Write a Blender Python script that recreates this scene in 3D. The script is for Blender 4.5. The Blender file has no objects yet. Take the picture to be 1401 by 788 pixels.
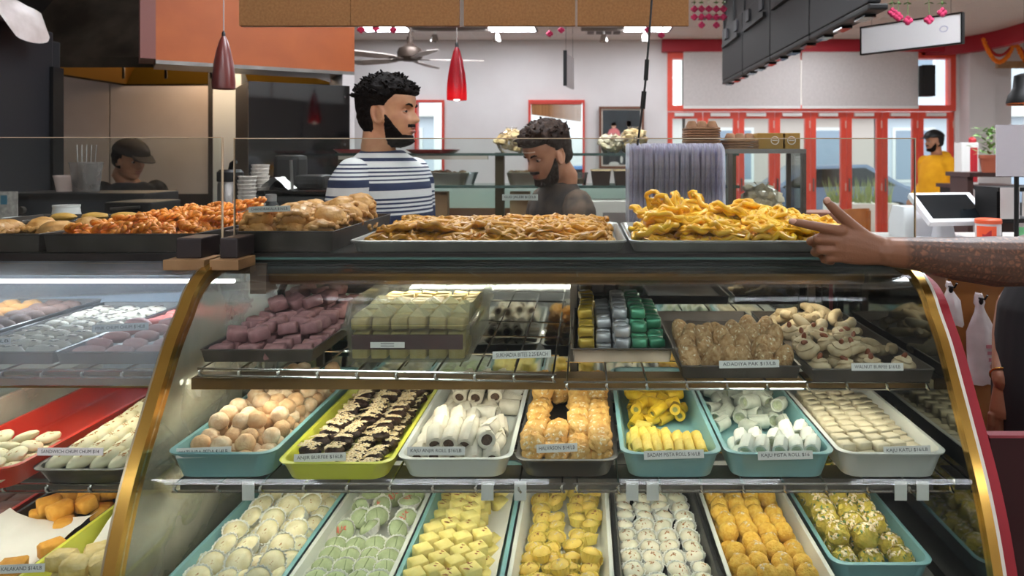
import bpy, bmesh, math, random
from mathutils import Vector, Matrix, noise
import numpy as np
random.seed(7)
S = bpy.context.scene
COL = S.collection
# ------------------------------------------------------------------ camera
# level camera (the photograph's verticals are parallel), picture shifted down
cam_d = bpy.data.cameras.new('camera'); CAM = bpy.data.objects.new('camera', cam_d); COL.objects.link(CAM)
CAM.location = (0, 0, 1.5); CAM.rotation_euler = (math.pi/2, 0, 0)
cam_d.sensor_width = 36; cam_d.lens = 36*1000/1401
cam_d.shift_x = -(800-700.5)/1401; cam_d.shift_y = -(394-212)/1401
cam_d.clip_start = 0.05; cam_d.clip_end = 300
cam_d.dof.use_dof = True; cam_d.dof.focus_distance = 1.55; cam_d.dof.aperture_fstop = 5.6
S.camera = CAM
# ------------------------------------------------------------------ sky, sun, exposure
W = bpy.data.worlds.new('sky'); S.world = W; W.use_nodes = True
bg = W.node_tree.nodes['Background']
bg.inputs[0].default_value = (0.86, 0.93, 1.0, 1); bg.inputs[1].default_value = 1.7
sl = bpy.data.lights.new('sun', 'SUN'); sun = bpy.data.objects.new('sun', sl); COL.objects.link(sun)
sl.energy = 3.0; sl.angle = 0.02; sl.color = (1, .95, .86)
sun.rotation_euler = (math.radians(-46), math.radians(14), 0)
S.view_settings.view_transform = 'Standard'; S.view_settings.look = 'None'
S.view_settings.gamma = 1; S.view_settings.use_curve_mapping = False
S.view_settings.exposure = 0.8
cy = S.cycles
cy.use_denoising = True
cy.max_bounces = 10; cy.diffuse_bounces = 4; cy.glossy_bounces = 4; cy.transmission_bounces = 6
cy.transparent_max_bounces = 32; cy.caustics_reflective = False; cy.caustics_refractive = False
cy.sample_clamp_indirect = 4
CEIL = 3.07
# ceiling troffers: (x, y, strength); the panel itself is built below and gives the light
TROFFERS = [(-.92, .85, 40), (.98, .85, 40), (-2.47, 9.0, 14), (-.9, 9.0, 14), (.77, 9.0, 14), (2.9, 9.0, 14),
            (-.95, 5.4, 22), (1.6, 5.4, 22), (3.9, 5.4, 20), (-.6, 2.75, 18), (1.9, 2.75, 18), (3.8, 2.4, 16), (-2.2, 4.6, 9),  # panels out of view, placed and enlarged for room light
            (-2.4, -2.3, 36), (-.8, -2.3, 36), (.8, -2.3, 36), (2.4, -2.3, 36)]  # fill tubes added behind the viewer to light the case front
# display case tubes
CASE_TUBE = 15.0
KITCHEN_LAMP = 26.0

# ------------------------------------------------------------------ helpers
def P(px, py, d): return Vector(((px-800)*d/1000, d, 1.5-(py-212)*d/1000))
def hexc(h):
    h = h.lstrip('#'); r = []
    for i in (0, 2, 4):
        v = int(h[i:i+2], 16)/255
        r.append(v/12.92 if v <= .04045 else ((v+.055)/1.055)**2.4)
    return (r[0], r[1], r[2], 1)
MATS = {}
def mat(name, col, rough=.5, metal=0., col2=None, nscale=20., amt=.5, bump=0., bscale=None, rnd=0., coat=0., emit=None, estr=0., sss=0., trans=0., spec=.5, detail=3.):
    if name in MATS: return MATS[name]
    m = bpy.data.materials.new(name); m.use_nodes = True
    nt = m.node_tree; b = nt.nodes['Principled BSDF']
    c1 = hexc(col) if isinstance(col, str) else col
    b.inputs['Roughness'].default_value = rough; b.inputs['Metallic'].default_value = metal
    b.inputs['Base Color'].default_value = c1
    b.inputs['Specular IOR Level'].default_value = spec
    if coat: b.inputs['Coat Weight'].default_value = coat; b.inputs['Coat Roughness'].default_value = .08
    if sss:
        b.inputs['Subsurface Weight'].default_value = sss; b.inputs['Subsurface Radius'].default_value = (.012, .006, .004); b.inputs['Subsurface Scale'].default_value = .5
    if trans: b.inputs['Transmission Weight'].default_value = trans
    if emit: b.inputs['Emission Color'].default_value = hexc(emit) if isinstance(emit, str) else emit; b.inputs['Emission Strength'].default_value = estr
    L = nt.links.new
    tc = nt.nodes.new('ShaderNodeTexCoord')
    out = None
    if col2:
        n = nt.nodes.new('ShaderNodeTexNoise'); n.inputs['Scale'].default_value = nscale; n.inputs['Detail'].default_value = detail
        L(tc.outputs['Object'], n.inputs['Vector'])
        r = nt.nodes.new('ShaderNodeValToRGB'); r.color_ramp.elements[0].position = .5-.5*amt*.6; r.color_ramp.elements[1].position = .5+.5*amt*.6
        r.color_ramp.elements[0].color = c1; r.color_ramp.elements[1].color = hexc(col2) if isinstance(col2, str) else col2
        L(n.outputs['Fac'], r.inputs['Fac']); out = r.outputs['Color']
        L(out, b.inputs['Base Color'])
    if rnd:
        oi = nt.nodes.new('ShaderNodeObjectInfo'); hs = nt.nodes.new('ShaderNodeHueSaturation')
        mr = nt.nodes.new('ShaderNodeMapRange'); mr.inputs['To Min'].default_value = 1-rnd; mr.inputs['To Max'].default_value = 1+rnd
        L(oi.outputs['Random'], mr.inputs['Value']); L(mr.outputs['Result'], hs.inputs['Value'])
        if out: L(out, hs.inputs['Color'])
        else: hs.inputs['Color'].default_value = c1
        L(hs.outputs['Color'], b.inputs['Base Color'])
    if bump:
        n2 = nt.nodes.new('ShaderNodeTexNoise'); n2.inputs['Scale'].default_value = bscale or nscale; n2.inputs['Detail'].default_value = 4
        L(tc.outputs['Object'], n2.inputs['Vector'])
        bp = nt.nodes.new('ShaderNodeBump'); bp.inputs['Strength'].default_value = bump; bp.inputs['Distance'].default_value = .004
        L(n2.outputs['Fac'], bp.inputs['Height']); L(bp.outputs['Normal'], b.inputs['Normal'])
    MATS[name] = m; return m
def glass(name, tint='#f4f8f6', refl=1.0, rough=.0, haze=0., hazecol='#dfe8ee', hscale=6., trans=1.):
    """thin pane: clear, mirrored by Fresnel, with a patchy film of mist or dirt (haze)"""
    if name in MATS: return MATS[name]
    m = bpy.data.materials.new(name); m.use_nodes = True; nt = m.node_tree; nt.nodes.clear(); L = nt.links.new
    o = nt.nodes.new('ShaderNodeOutputMaterial'); t = nt.nodes.new('ShaderNodeBsdfTransparent'); t.inputs[0].default_value = hexc(tint)
    g = nt.nodes.new('ShaderNodeBsdfGlossy'); g.inputs['Roughness'].default_value = rough
    f = nt.nodes.new('ShaderNodeFresnel'); f.inputs[0].default_value = 1.35
    mu = nt.nodes.new('ShaderNodeMath'); mu.operation = 'MULTIPLY'; mu.inputs[1].default_value = refl; mu.use_clamp = True
    L(f.outputs[0], mu.inputs[0])
    mx = nt.nodes.new('ShaderNodeMixShader'); L(mu.outputs[0], mx.inputs[0]); L(t.outputs[0], mx.inputs[1]); L(g.outputs[0], mx.inputs[2])
    last = mx.outputs[0]
    if haze:
        d = nt.nodes.new('ShaderNodeBsdfDiffuse'); d.inputs[0].default_value = hexc(hazecol)
        tl = nt.nodes.new('ShaderNodeBsdfTranslucent'); tl.inputs[0].default_value = hexc(hazecol)
        ms = nt.nodes.new('ShaderNodeMixShader'); L(d.outputs[0], ms.inputs[1]); L(tl.outputs[0], ms.inputs[2])
        tc = nt.nodes.new('ShaderNodeTexCoord'); n = nt.nodes.new('ShaderNodeTexNoise'); n.inputs['Scale'].default_value = hscale; n.inputs['Detail'].default_value = 6
        n.inputs['Distortion'].default_value = .6
        L(tc.outputs['Object'], n.inputs['Vector'])
        mr = nt.nodes.new('ShaderNodeMapRange'); mr.inputs['From Min'].default_value = .3; mr.inputs['From Max'].default_value = .75
        mr.inputs['To Min'].default_value = haze*.35; mr.inputs['To Max'].default_value = haze
        L(n.outputs['Fac'], mr.inputs['Value'])
        m2 = nt.nodes.new('ShaderNodeMixShader'); L(mr.outputs[0], m2.inputs[0]); L(last, m2.inputs[1]); L(ms.outputs[0], m2.inputs[2]); last = m2.outputs[0]
    L(last, o.inputs[0]); MATS[name] = m; return m
def emis(name, col, s):
    if name in MATS: return MATS[name]
    m = bpy.data.materials.new(name); m.use_nodes = True; nt = m.node_tree; nt.nodes.clear()
    o = nt.nodes.new('ShaderNodeOutputMaterial'); e = nt.nodes.new('ShaderNodeEmission'); e.inputs[0].default_value = hexc(col); e.inputs[1].default_value = s
    nt.links.new(e.outputs[0], o.inputs[0]); MATS[name] = m; return m

class MB:
    """collects shapes for ONE mesh object"""
    def __init__(s): s.v = []; s.f = []; s.m = []; s.k = 0
    def add(s, vs, fs, mi=None):
        o = len(s.v); s.v += [tuple(v) for v in vs]; s.f += [tuple(i+o for i in f) for f in fs]
        s.m += [s.k if mi is None else mi]*len(fs); return s
    def box(s, a, b, mi=None, M=None, bev=0.):
        x0, y0, z0 = a; x1, y1, z1 = b
        if bev:
            e = bev; vs = []; fs = []
            bm = bmesh.new(); bmesh.ops.create_cube(bm, size=1)
            for v in bm.verts: v.co = Vector(((x0+x1)/2+v.co.x*(x1-x0), (y0+y1)/2+v.co.y*(y1-y0), (z0+z1)/2+v.co.z*(z1-z0)))
            bmesh.ops.bevel(bm, geom=bm.edges[:], offset=e, segments=2, affect='EDGES', profile=.6)
            bm.verts.index_update()
            vs = [v.co.copy() for v in bm.verts]; fs = [[v.index for v in f.verts] for f in bm.faces]; bm.free()
        else:
            vs = [Vector(p) for p in ((x0,y0,z0),(x1,y0,z0),(x1,y1,z0),(x0,y1,z0),(x0,y0,z1),(x1,y0,z1),(x1,y1,z1),(x0,y1,z1))]
            fs = [(0,3,2,1),(4,5,6,7),(0,1,5,4),(1,2,6,5),(2,3,7,6),(3,0,4,7)]
        if M: vs = [M @ v for v in vs]
        return s.add(vs, fs, mi)
    def loft(s, rings, cap=True, mi=None, closed=True):
        n = len(rings[0]); vs = [p for r in rings for p in r]; fs = []
        for i in range(len(rings)-1):
            for j in range(n if closed else n-1):
                k = (j+1) % n
                fs.append((i*n+j, i*n+k, (i+1)*n+k, (i+1)*n+j))
        if cap:
            fs.append(tuple(range(n-1, -1, -1))); fs.append(tuple(range((len(rings)-1)*n, len(rings)*n)))
        return s.add(vs, fs, mi)
    def tube(s, pts, r, n=8, cap=True, mi=None, closed=False, sq=1.):
        """sweep along pts; r a number or a list; sq flattens one way"""
        pts = [Vector(p) for p in pts]; N = len(pts); rr = r if isinstance(r, (list, tuple)) else [r]*N
        T = []
        for i in range(N):
            a = pts[(i-1) % N] if closed or i > 0 else pts[0]; b = pts[(i+1) % N] if closed or i < N-1 else pts[-1]
            t = (b-a); T.append(t.normalized() if t.length > 1e-9 else Vector((0,0,1)))
        u = T[0].orthogonal().normalized(); rings = []
        for i in range(N):
            u = u - T[i]*u.dot(T[i]); u = u.normalized() if u.length > 1e-6 else T[i].orthogonal().normalized(); w = T[i].cross(u)
            rings.append([pts[i] + (u*math.cos(2*math.pi*j/n)*rr[i]*sq + w*math.sin(2*math.pi*j/n)*rr[i]) for j in range(n)])
        if closed:
            vs = [p for q in rings for p in q]; fs = []
            for i in range(N):
                i2 = (i+1) % N
                for j in range(n): fs.append((i*n+j, i*n+(j+1) % n, i2*n+(j+1) % n, i2*n+j))
            return s.add(vs, fs, mi)
        return s.loft(rings, cap, mi)
    def lathe(s, prof, n=24, c=(0,0,0), cap=False, mi=None, M=None, flute=0., fl_n=12):
        c = Vector(c); rings = []
        for (r, z, *q) in prof:
            a = q[0] if q else flute
            rings.append([c + Vector((r*(1+a*math.cos(fl_n*2*math.pi*j/n))*math.cos(2*math.pi*j/n), r*(1+a*math.cos(fl_n*2*math.pi*j/n))*math.sin(2*math.pi*j/n), z)) for j in range(n)])
        if M: rings = [[M @ p for p in r] for r in rings]
        return s.loft(rings, cap, mi)
    def ball(s, c, r, sub=2, mi=None, sc=(1,1,1), nz=0., seed=0., fr=3., M=None):
        bm = bmesh.new(); bmesh.ops.create_icosphere(bm, subdivisions=sub, radius=1); bm.verts.index_update()
        vs = []
        for v in bm.verts:
            k = 1+nz*noise.noise(v.co*fr+Vector((seed, seed*1.7, 3.1))) if nz else 1
            p = Vector((v.co.x*sc[0], v.co.y*sc[1], v.co.z*sc[2]))*r*k
            vs.append((M @ p if M else p)+Vector(c))
        fs = [[v.index for v in f.verts] for f in bm.faces]; bm.free()
        return s.add(vs, fs, mi)
    def prism(s, poly, h0, h1, axis='x', mi=None):
        """poly: 2-d points; extruded along axis from h0 to h1"""
        def q(p, h):
            return {'x': (h, p[0], p[1]), 'y': (p[0], h, p[1]), 'z': (p[0], p[1], h)}[axis]
        return s.loft([[q(p, h0) for p in poly], [q(p, h1) for p in poly]], True, mi)
    def mesh(s, name, mats, smooth=True, ang=40):
        me = bpy.data.meshes.new(name); me.from_pydata(s.v, [], s.f)
        if not isinstance(mats, (list, tuple)): mats = [mats]
        for m in mats: me.materials.append(m)
        if len(mats) > 1: me.polygons.foreach_set('material_index', s.m)
        bm = bmesh.new(); bm.from_mesh(me); bmesh.ops.recalc_face_normals(bm, faces=bm.faces[:]); bm.to_mesh(me); bm.free()
        if smooth:
            me.polygons.foreach_set('use_smooth', [True]*len(me.polygons))
            me.set_sharp_from_angle(angle=math.radians(ang))
        me.update(); return me
    def build(s, name, mats, parent=None, smooth=True, ang=40, link=True, loc=None):
        o = bpy.data.objects.new(name, s.mesh(name, mats, smooth, ang))
        if link: COL.objects.link(o)
        if parent: o.parent = parent
        if loc is not None: o.location = loc
        return o
def tag(o, label=None, cat=None, group=None, kind=None):
    if label: o['label'] = label
    if cat: o['category'] = cat
    if group: o['group'] = group
    if kind: o['kind'] = kind
    return o
def empty(name, loc=(0,0,0), label=None, cat=None, group=None, rz=0., kind=None, link=True):
    o = bpy.data.objects.new(name, None); o.empty_display_size = .02
    if link: COL.objects.link(o)
    o.location = loc; o.rotation_euler = (0, 0, rz); return tag(o, label, cat, group, kind)
def struct(o): o['kind'] = 'structure'; return o
class Proto:
    """an unlinked thing with parts (and sub-parts) to be copied object by object"""
    def __init__(s, root, kids=()): s.root = root; s.kids = list(kids)
    def put(s, loc, rot=(0,0,0), label=None, group=None, cat=None, scale=1.):
        r = s.root.copy(); COL.objects.link(r); r.location = loc; r.rotation_euler = rot
        if scale != 1.: r.scale = (scale,)*3 if not isinstance(scale, (tuple, list)) else scale
        tag(r, label, cat, group)
        for k in s.kids:
            c = k.copy(); COL.objects.link(c); c.parent = r
        return r
def smoothstep(a, b, x):
    t = max(0., min(1., (x-a)/(b-a))); return t*t*(3-2*t)
ORD = ['first','second','third','fourth','fifth','sixth','seventh','eighth','ninth','tenth','eleventh','twelfth','thirteenth','fourteenth','fifteenth']
def rrect(x0, x1, y0, y1, r, z, n=5):
    out = []; r = min(r, (x1-x0)/2-1e-4, (y1-y0)/2-1e-4)
    for cx, cyy, a in ((x1-r, y1-r, 0), (x0+r, y1-r, 90), (x0+r, y0+r, 180), (x1-r, y0+r, 270)):
        for i in range(n+1):
            t = math.radians(a+90*i/n); out.append(Vector((cx+r*math.cos(t), cyy+r*math.sin(t), z)))
    return out
def tri_card(mb, p, s, rot): pass

# ------------------------------------------------------------------ shared materials
M_steel = mat('brushed_steel', '#8f8d8a', .32, 1., '#74716e', 9, .8)
M_steel_dk = mat('worn_dark_steel', '#6b635e', .4, .6, '#4f4945', 14, .8, bump=.1, bscale=60)
M_chrome = mat('chrome_wire', '#b8b4ae', .18, 1.)
M_gold = mat('gold_anodised_metal', '#d3aa58', .24, .9, '#bb9244', 5, .6)
M_bronze = mat('bronze_anodised_metal', '#a38254', .3, .7, '#836540', 4, .6)
M_black = mat('black_plastic', '#0e0e0e', .5, spec=.35)
M_black_gl = mat('black_gloss', '#08090b', .12)
M_white_p = mat('white_plastic', '#e6e6e2', .35)
M_paper = mat('white_paper', '#eceae6', .7)
M_ink = mat('black_ink', '#1a1a1c', .6)
M_red_p = mat('red_paint', '#b3202a', .45, col2='#a01a24', nscale=4)
M_redfr = mat('red_orange_frame_paint', '#ee5640', .4, col2='#e04a34', nscale=3)
M_teal = mat('teal_plastic', '#83b3b7', .38, col2='#7aa8ad', nscale=6)
M_yel = mat('lime_yellow_plastic', '#d9dc52', .35, col2='#d2d448', nscale=6)
M_whtray = mat('white_tray_plastic', '#dfe0da', .35, col2='#d4d5d0', nscale=5)
M_clrtray = mat('milky_tray_plastic', '#d9dcd8', .3, col2='#cfd3d0', nscale=5)
M_blktray = mat('black_tray_plastic', '#1f2023', .35, col2='#2a2a2d', nscale=8)
M_redtray = mat('red_tray_plastic', '#d8402f', .32, col2='#cd3526', nscale=6)
M_wood = mat('pale_wood', '#a8835a', .55, col2='#8c6a45', nscale=12)
G_clear = glass('clear_glass', refl=1.0)
G_clear_thin = glass('clear_thin_glass', tint='#fafcfb', refl=.8)
# ================================================================== the room
M_wall = mat('white_wall_paint', '#e2dedd', .75, col2='#dcd7d6', nscale=2, bump=.06, bscale=120)
M_ceil = mat('ceiling_tile_board', '#e3dcd6', .85, col2='#d8d0ca', nscale=60, bump=.15, bscale=90)
M_floor = mat('floor_tile', '#8a7f74', .4, col2='#7a6f64', nscale=3)
M_orange = mat('orange_soffit_paint', '#b0581e', .55, col2='#a5501a', nscale=5, bump=.1, bscale=40)
M_redband = mat('red_band_paint', '#a8182a', .5)
M_shade = mat('roller_shade_cloth', '#cfc9c6', .85, col2='#c8c2bf', nscale=30)
M_kit = mat('stainless_splashback', '#cdbfb5', .42, .3, '#bdaea3', 3, .8)
M_dark = mat('dark_kitchen_paint', '#1d1713', .6)
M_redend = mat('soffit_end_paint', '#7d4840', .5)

struct(MB().box((-6, -3, -.08), (7.5, 10.2, 0)).build('floor', M_floor, smooth=False))
ceil = struct(MB().box((-6, -3, CEIL+.02), (7.5, 10.2, CEIL+.12)).build('ceiling', M_ceil, smooth=False))
tile_me = MB().box((-.298, -.298, 0), (.298, .298, .016)).mesh('ceiling_tile', M_ceil, False)
for i in range(16):
    for j in range(9):
        o = bpy.data.objects.new('ceiling_tile', tile_me); COL.objects.link(o); o.parent = ceil
        o.location = (-3.0+.61*i, 5.0+.61*j, CEIL+.002)
gm = MB()
for i in range(17): gm.box((-3.317+.61*i, 4.6, CEIL), (-3.293+.61*i, 10, CEIL+.02))
for j in range(10): gm.box((-3.3, 4.683+.61*j, CEIL), (6.5, 4.707+.61*j, CEIL+.02))
gm.build('ceiling_grid_runner', mat('grid_white', '#d9d3ce', .5), ceil, smooth=False)

# back wall with its openings
def wall_with_holes(name, x0, x1, y0, y1, z1, holes, m):
    mb = MB(); xs = sorted({x0, x1, *[h[0] for h in holes], *[h[1] for h in holes]})
    for a, b in zip(xs, xs[1:]):
        zz = 0.
        for h in sorted([h for h in holes if h[0] <= a+1e-6 and h[1] >= b-1e-6], key=lambda h: h[2]):
            if h[2] > zz+1e-6: mb.box((a, y0, zz), (b, y1, h[2]))
            zz = h[3]
        if zz < z1-1e-6: mb.box((a, y0, zz), (b, y1, z1))
    return struct(mb.build(name, m, smooth=False))
HOLES = [(-2.32, -1.92, .95, 2.25), (-.77, .0, .95, 2.25), (1.13, 5.07, 0., 2.9), (5.78, 6.9, .6, 2.75)]
wall_with_holes('wall_back', -6, 7.5, 10.0, 10.2, CEIL+.02, HOLES, M_wall)
struct(MB().box((7.4, -3, 0), (7.5, 10, CEIL+.02)).build('wall_right', M_wall, smooth=False))
struct(MB().box((-6, -3, 0), (-5.9, 10, CEIL+.02)).build('wall_left', M_wall, smooth=False))
struct(MB().box((-6, -3.1, 0), (7.5, -3, CEIL+.02)).build('wall_front', mat('shop_wall', '#d3ccc6', .7), smooth=False))
struct(MB().box((1.05, 9.9, 2.9), (5.0, 10.0, CEIL)).build('trim_1', M_redband, smooth=False))
# white pier beside the doors and a curved red soffit over the bay
struct(MB().box((5.12, 9.72, 0), (5.46, 10, CEIL), 0).build('trim_2', M_wall, smooth=False))
struct(MB().box((5.5, 9.8, 0), (5.72, 10, CEIL), 0).build('trim_3', M_wall, smooth=False))
sp = []
for k in range(13):
    t = math.radians(90*k/12); sp.append((5.2-.75+.55*math.sin(t)+.2, 9.98-.9+.9*math.cos(t)))
pts = [(4.6, 9.98)]+sp+[(5.22, 8.2), (5.3, 7.0), (5.35, 6.2)]
mb = MB(); mb.loft([[Vector((x, y, 2.86)), Vector((x+.12, y+.02, 2.86)), Vector((x+.12, y+.02, CEIL)), Vector((x, y, CEIL))] for x, y in pts]); struct(mb.build('trim_4', M_redband, ang=30))

# small windows in the back wall
def small_window(n, h, blind):
    w = MB(); x0, x1, z0, z1 = h; e = .03
    for a, b in (((x0, z0), (x0+e, z1)), ((x1-e, z0), (x1, z1)), ((x0+e, z1-e), (x1-e, z1)), ((x0+e, z0), (x1-e, z0+e))): w.box((a[0], 9.96, a[1]), (b[0], 10.1, b[1]))
    wo = struct(w.build('window_%d' % n, mat('window_red_paint', '#d5402f', .45), smooth=False))
    MB().box((x0+e, 10.03, z0+e), (x1-e, 10.036, z1-e)).build('pane', G_clear_thin, wo, smooth=False)
small_window(1, HOLES[0], 0); small_window(2, HOLES[1], 1); small_window(3, HOLES[3], 0)
b = MB()
for i in range(14):
    z = 2.2-.016*i; b.box((-.725, 9.93, z-.007-.004*i*0), (-.045, 9.945, z+.007))
M_bamboo = mat('bamboo_slats', '#a5713f', .6, col2='#835527', nscale=25)
bb = empty('bamboo_blind', (-.385, 9.93, 2.2), 'brown bamboo slat blind pulled up unevenly at the wider wall window', 'blind')
slat = MB().box((-.34, 0, -.007), (.34, .012, .007)).mesh('slat', M_bamboo, False)
for i in range(13):
    o = bpy.data.objects.new('slat', slat); COL.objects.link(o); o.parent = bb
    o.location = (0, .0, -.016*i); o.rotation_euler = (0, .012*i, 0)
MB().box((-.35, -.01, -.01), (.35, .025, .03)).build('headrail', mat('red_headrail', '#c13a2c', .5), bb, smooth=False)

# eight red folding doors with glass, transom over them
LW = 3.94/8
pane_me = MB().box((.075, -.003, .28), (LW-.075, .003, 2.0)).mesh('pane', G_clear_thin, False)
dm = MB(); dm.box((.006, -.03, .02), (.075, .03, 2.09)); dm.box((LW-.075, -.03, .02), (LW-.006, .03, 2.09)); dm.box((.075, -.03, 2.0), (LW-.075, .03, 2.09)); dm.box((.075, -.03, .02), (LW-.075, .03, .28))
door_me = dm.mesh('door', M_redfr, False)
hnd = MB(); hnd.tube([(.035, -.05, 1.0), (.035, -.05, 1.18)], .011, 8); hnd.box((.03, -.05, 1.0), (.04, -.03, 1.02)); hnd.box((.03, -.05, 1.16), (.04, -.03, 1.18))
hnd_me = hnd.mesh('handle', M_steel); cls_me = MB().box((.1, -.075, 2.03), (LW-.13, -.03, 2.075)).mesh('closer', M_white_p, False)
hg = MB(); 
for z in (.35, 1.06, 1.92): hg.tube([(LW-.012, -.035, z-.05), (LW-.012, -.035, z+.05)], .009, 6)
hg_me = hg.mesh('hinge', mat('pale_hinge', '#e5b4a6', .4))
for i in range(8):
    d = bpy.data.objects.new('door_%d' % (i+1), door_me); COL.objects.link(d); d.location = (1.13+i*LW, 10.06, 0); struct(d)
    for nme, me in (('pane', pane_me), ('handle', hnd_me), ('closer', cls_me), ('hinge', hg_me)):
        o = bpy.data.objects.new(nme, me); COL.objects.link(o); o.parent = d
        if nme == 'hinge': o['kind'] = 'stuff'
tr = MB(); tr.box((1.13, 9.98, 2.1), (5.07, 10.14, 2.18)); tr.box((1.13, 9.98, 2.82), (5.07, 10.14, 2.9)); tr.box((1.13, 9.98, 2.18), (1.2, 10.14, 2.82)); tr.box((5.0, 9.98, 2.18), (5.07, 10.14, 2.82)); tr.box((3.05, 9.98, 2.18), (3.1, 10.14, 2.82))
tro = struct(tr.build('window_4', M_redfr, smooth=False))
for a, c in ((1.2, 3.05), (3.1, 5.0)): MB().box((a, 10.05, 2.18), (c, 10.056, 2.82)).build('pane', G_clear_thin, tro, smooth=False)
for k, (a, c, w) in enumerate(((1.34, 2.93, 'door end'), (2.95, 4.53, 'speaker end'))):
    r = empty('roller_shade', ((a+c)/2, 9.93, 2.15), 'pale grey roller shade over the red doors, at the '+('white wall end' if k == 0 else 'black speaker end'), 'shade')
    MB().box((-(c-a)/2, -.002, 0), ((c-a)/2, .002, .76)).build('shade_cloth', M_shade, r, smooth=False)
    MB().tube([(-(c-a)/2, 0, .77), ((c-a)/2, 0, .77)], .025, 10).build('roller', M_white_p, r)
    MB().box((-(c-a)/2, -.012, -.02), ((c-a)/2, .012, .015)).build('bottom_bar', M_white_p, r, smooth=False)
sp = empty('wall_speaker', (4.62, 9.88, 2.5), 'black box loudspeaker hung beside the roller shade over the doors', 'speaker')
MB().box((-.085, -.08, -.21), (.085, .08, .21), bev=.008).build('speaker_box', M_black, sp); MB().box((-.07, -.086, -.19), (.07, -.08, .19)).build('grille', mat('grille_cloth', '#242424', .9), sp, smooth=False)
MB().box((-.02, .07, -.02), (.02, .13, .02)).build('bracket', M_black, sp, smooth=False)

# kitchen side
kw = struct(MB().box((-5.9, 5.3, 0), (-2.42, 5.42, CEIL+.02)).build('wall_kitchen', M_dark, smooth=False))
for x0, x1 in ((-4.6, -3.79), (-3.78, -3.44), (-3.43, -2.68)):
    MB().box((x0, 5.285, 1.22), (x1, 5.3, 2.2)).build('steel_panel', M_kit, kw, smooth=False)
MB().box((-4.6, 5.27, .9), (-2.68, 5.3, 1.22)).build('lower_panel', mat('dark_steel_splashback', '#3a312c', .4, .5, '#2c2521', 6), kw, smooth=False)  # darker steel band along the bottom of the splashback
struct(MB().box((-2.62, 5.15, 0), (-2.42, 5.3, CEIL)).build('trim_5', mat('pale_column', '#c8cac8', .5), smooth=False))
struct(MB().box((-2.68, 5.2, 0), (-2.62, 5.3, CEIL)).build('trim_6', M_dark, smooth=False))
# orange soffit running back at an angle over the pass
A = Vector((-2.23, 3.8, 0)); B = Vector((-1.37, 4.35, 0)); u = (B-A).normalized(); nrm = Vector((-u.y, u.x, 0))
def quadbox(mb, p, q, th, z0a, z0b, z1):
    a = [p, q, q+nrm*th, p+nrm*th]
    return mb.loft([[a[0]+Vector((0,0,z0a)), a[1]+Vector((0,0,z0b)), a[2]+Vector((0,0,z0b)), a[3]+Vector((0,0,z0a))], [v+Vector((0,0,z1)) for v in a]])
struct(quadbox(MB(), A, B, .3, 1.995, 1.995, CEIL+.02).build('trim_7', M_orange, smooth=False))
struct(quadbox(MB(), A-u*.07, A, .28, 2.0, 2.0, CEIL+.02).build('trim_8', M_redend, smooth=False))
struct(quadbox(MB(), A, B, .3, 1.975, 1.975, 1.995).build('trim_9', M_steel, smooth=False))
struct(quadbox(MB(), B-u*.07, B, .3, 0, 0, 1.975).build('trim_10', M_wall, smooth=False))
# range hood
hd = empty('range_hood', (-2.7, 4.8, 2.0), 'dark stainless range hood with a glowing brassy underside above the kitchen splashback', 'hood')
M_hood = mat('hood_steel', '#5c564c', .28, .85, '#3b362f', 4)
h = MB(); h.loft([[Vector(p) for p in ((-.62, -.62, .0), (.95, -.62, .0), (.95, .48, .0), (-.62, .48, .0))], [Vector(p) for p in ((-.62, -.62, .06), (.95, -.62, .06), (.95, .48, .06), (-.62, .48, .06))],
   [Vector(p) for p in ((-.5, -.1, .75), (.95, -.1, .75), (.95, .48, .75), (-.5, .48, .75))], [Vector(p) for p in ((-.5, -.1, 1.05), (.95, -.1, 1.05), (.95, .48, 1.05), (-.5, .48, 1.05))]], cap=False)
h.build('hood_shell', M_hood, hd, smooth=False)
mb = MB(); mb.loft([[Vector((-.6, -.6, .01)), Vector((.93, -.6, .01)), Vector((.93, .46, .01)), Vector((-.6, .46, .01))], [Vector((-.45, -.35, .16)), Vector((.93, -.35, .16)), Vector((.93, .35, .16)), Vector((-.45, .35, .16))]], cap=False)
mb.add([(-.45, -.35, .16), (.93, -.35, .16), (.93, .35, .16), (-.45, .35, .16)], [(0, 1, 2, 3)])
mb.build('hood_liner', mat('brassy_liner', '#b3852e', .3, .9), hd, smooth=False)
lmp = MB().tube([(-.3, .0, .12), (.5, .0, .12)], .02, 8).build('hood_lamp', emis('hood_lamp_glow', '#ffe2bf', KITCHEN_LAMP), hd)
for x in (-.14, .12, .4):
    MB().tube([(x, -.3, .15), (x, -.3, -.03)], .008, 6).build('sprinkler_pipe', M_black, hd)
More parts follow.
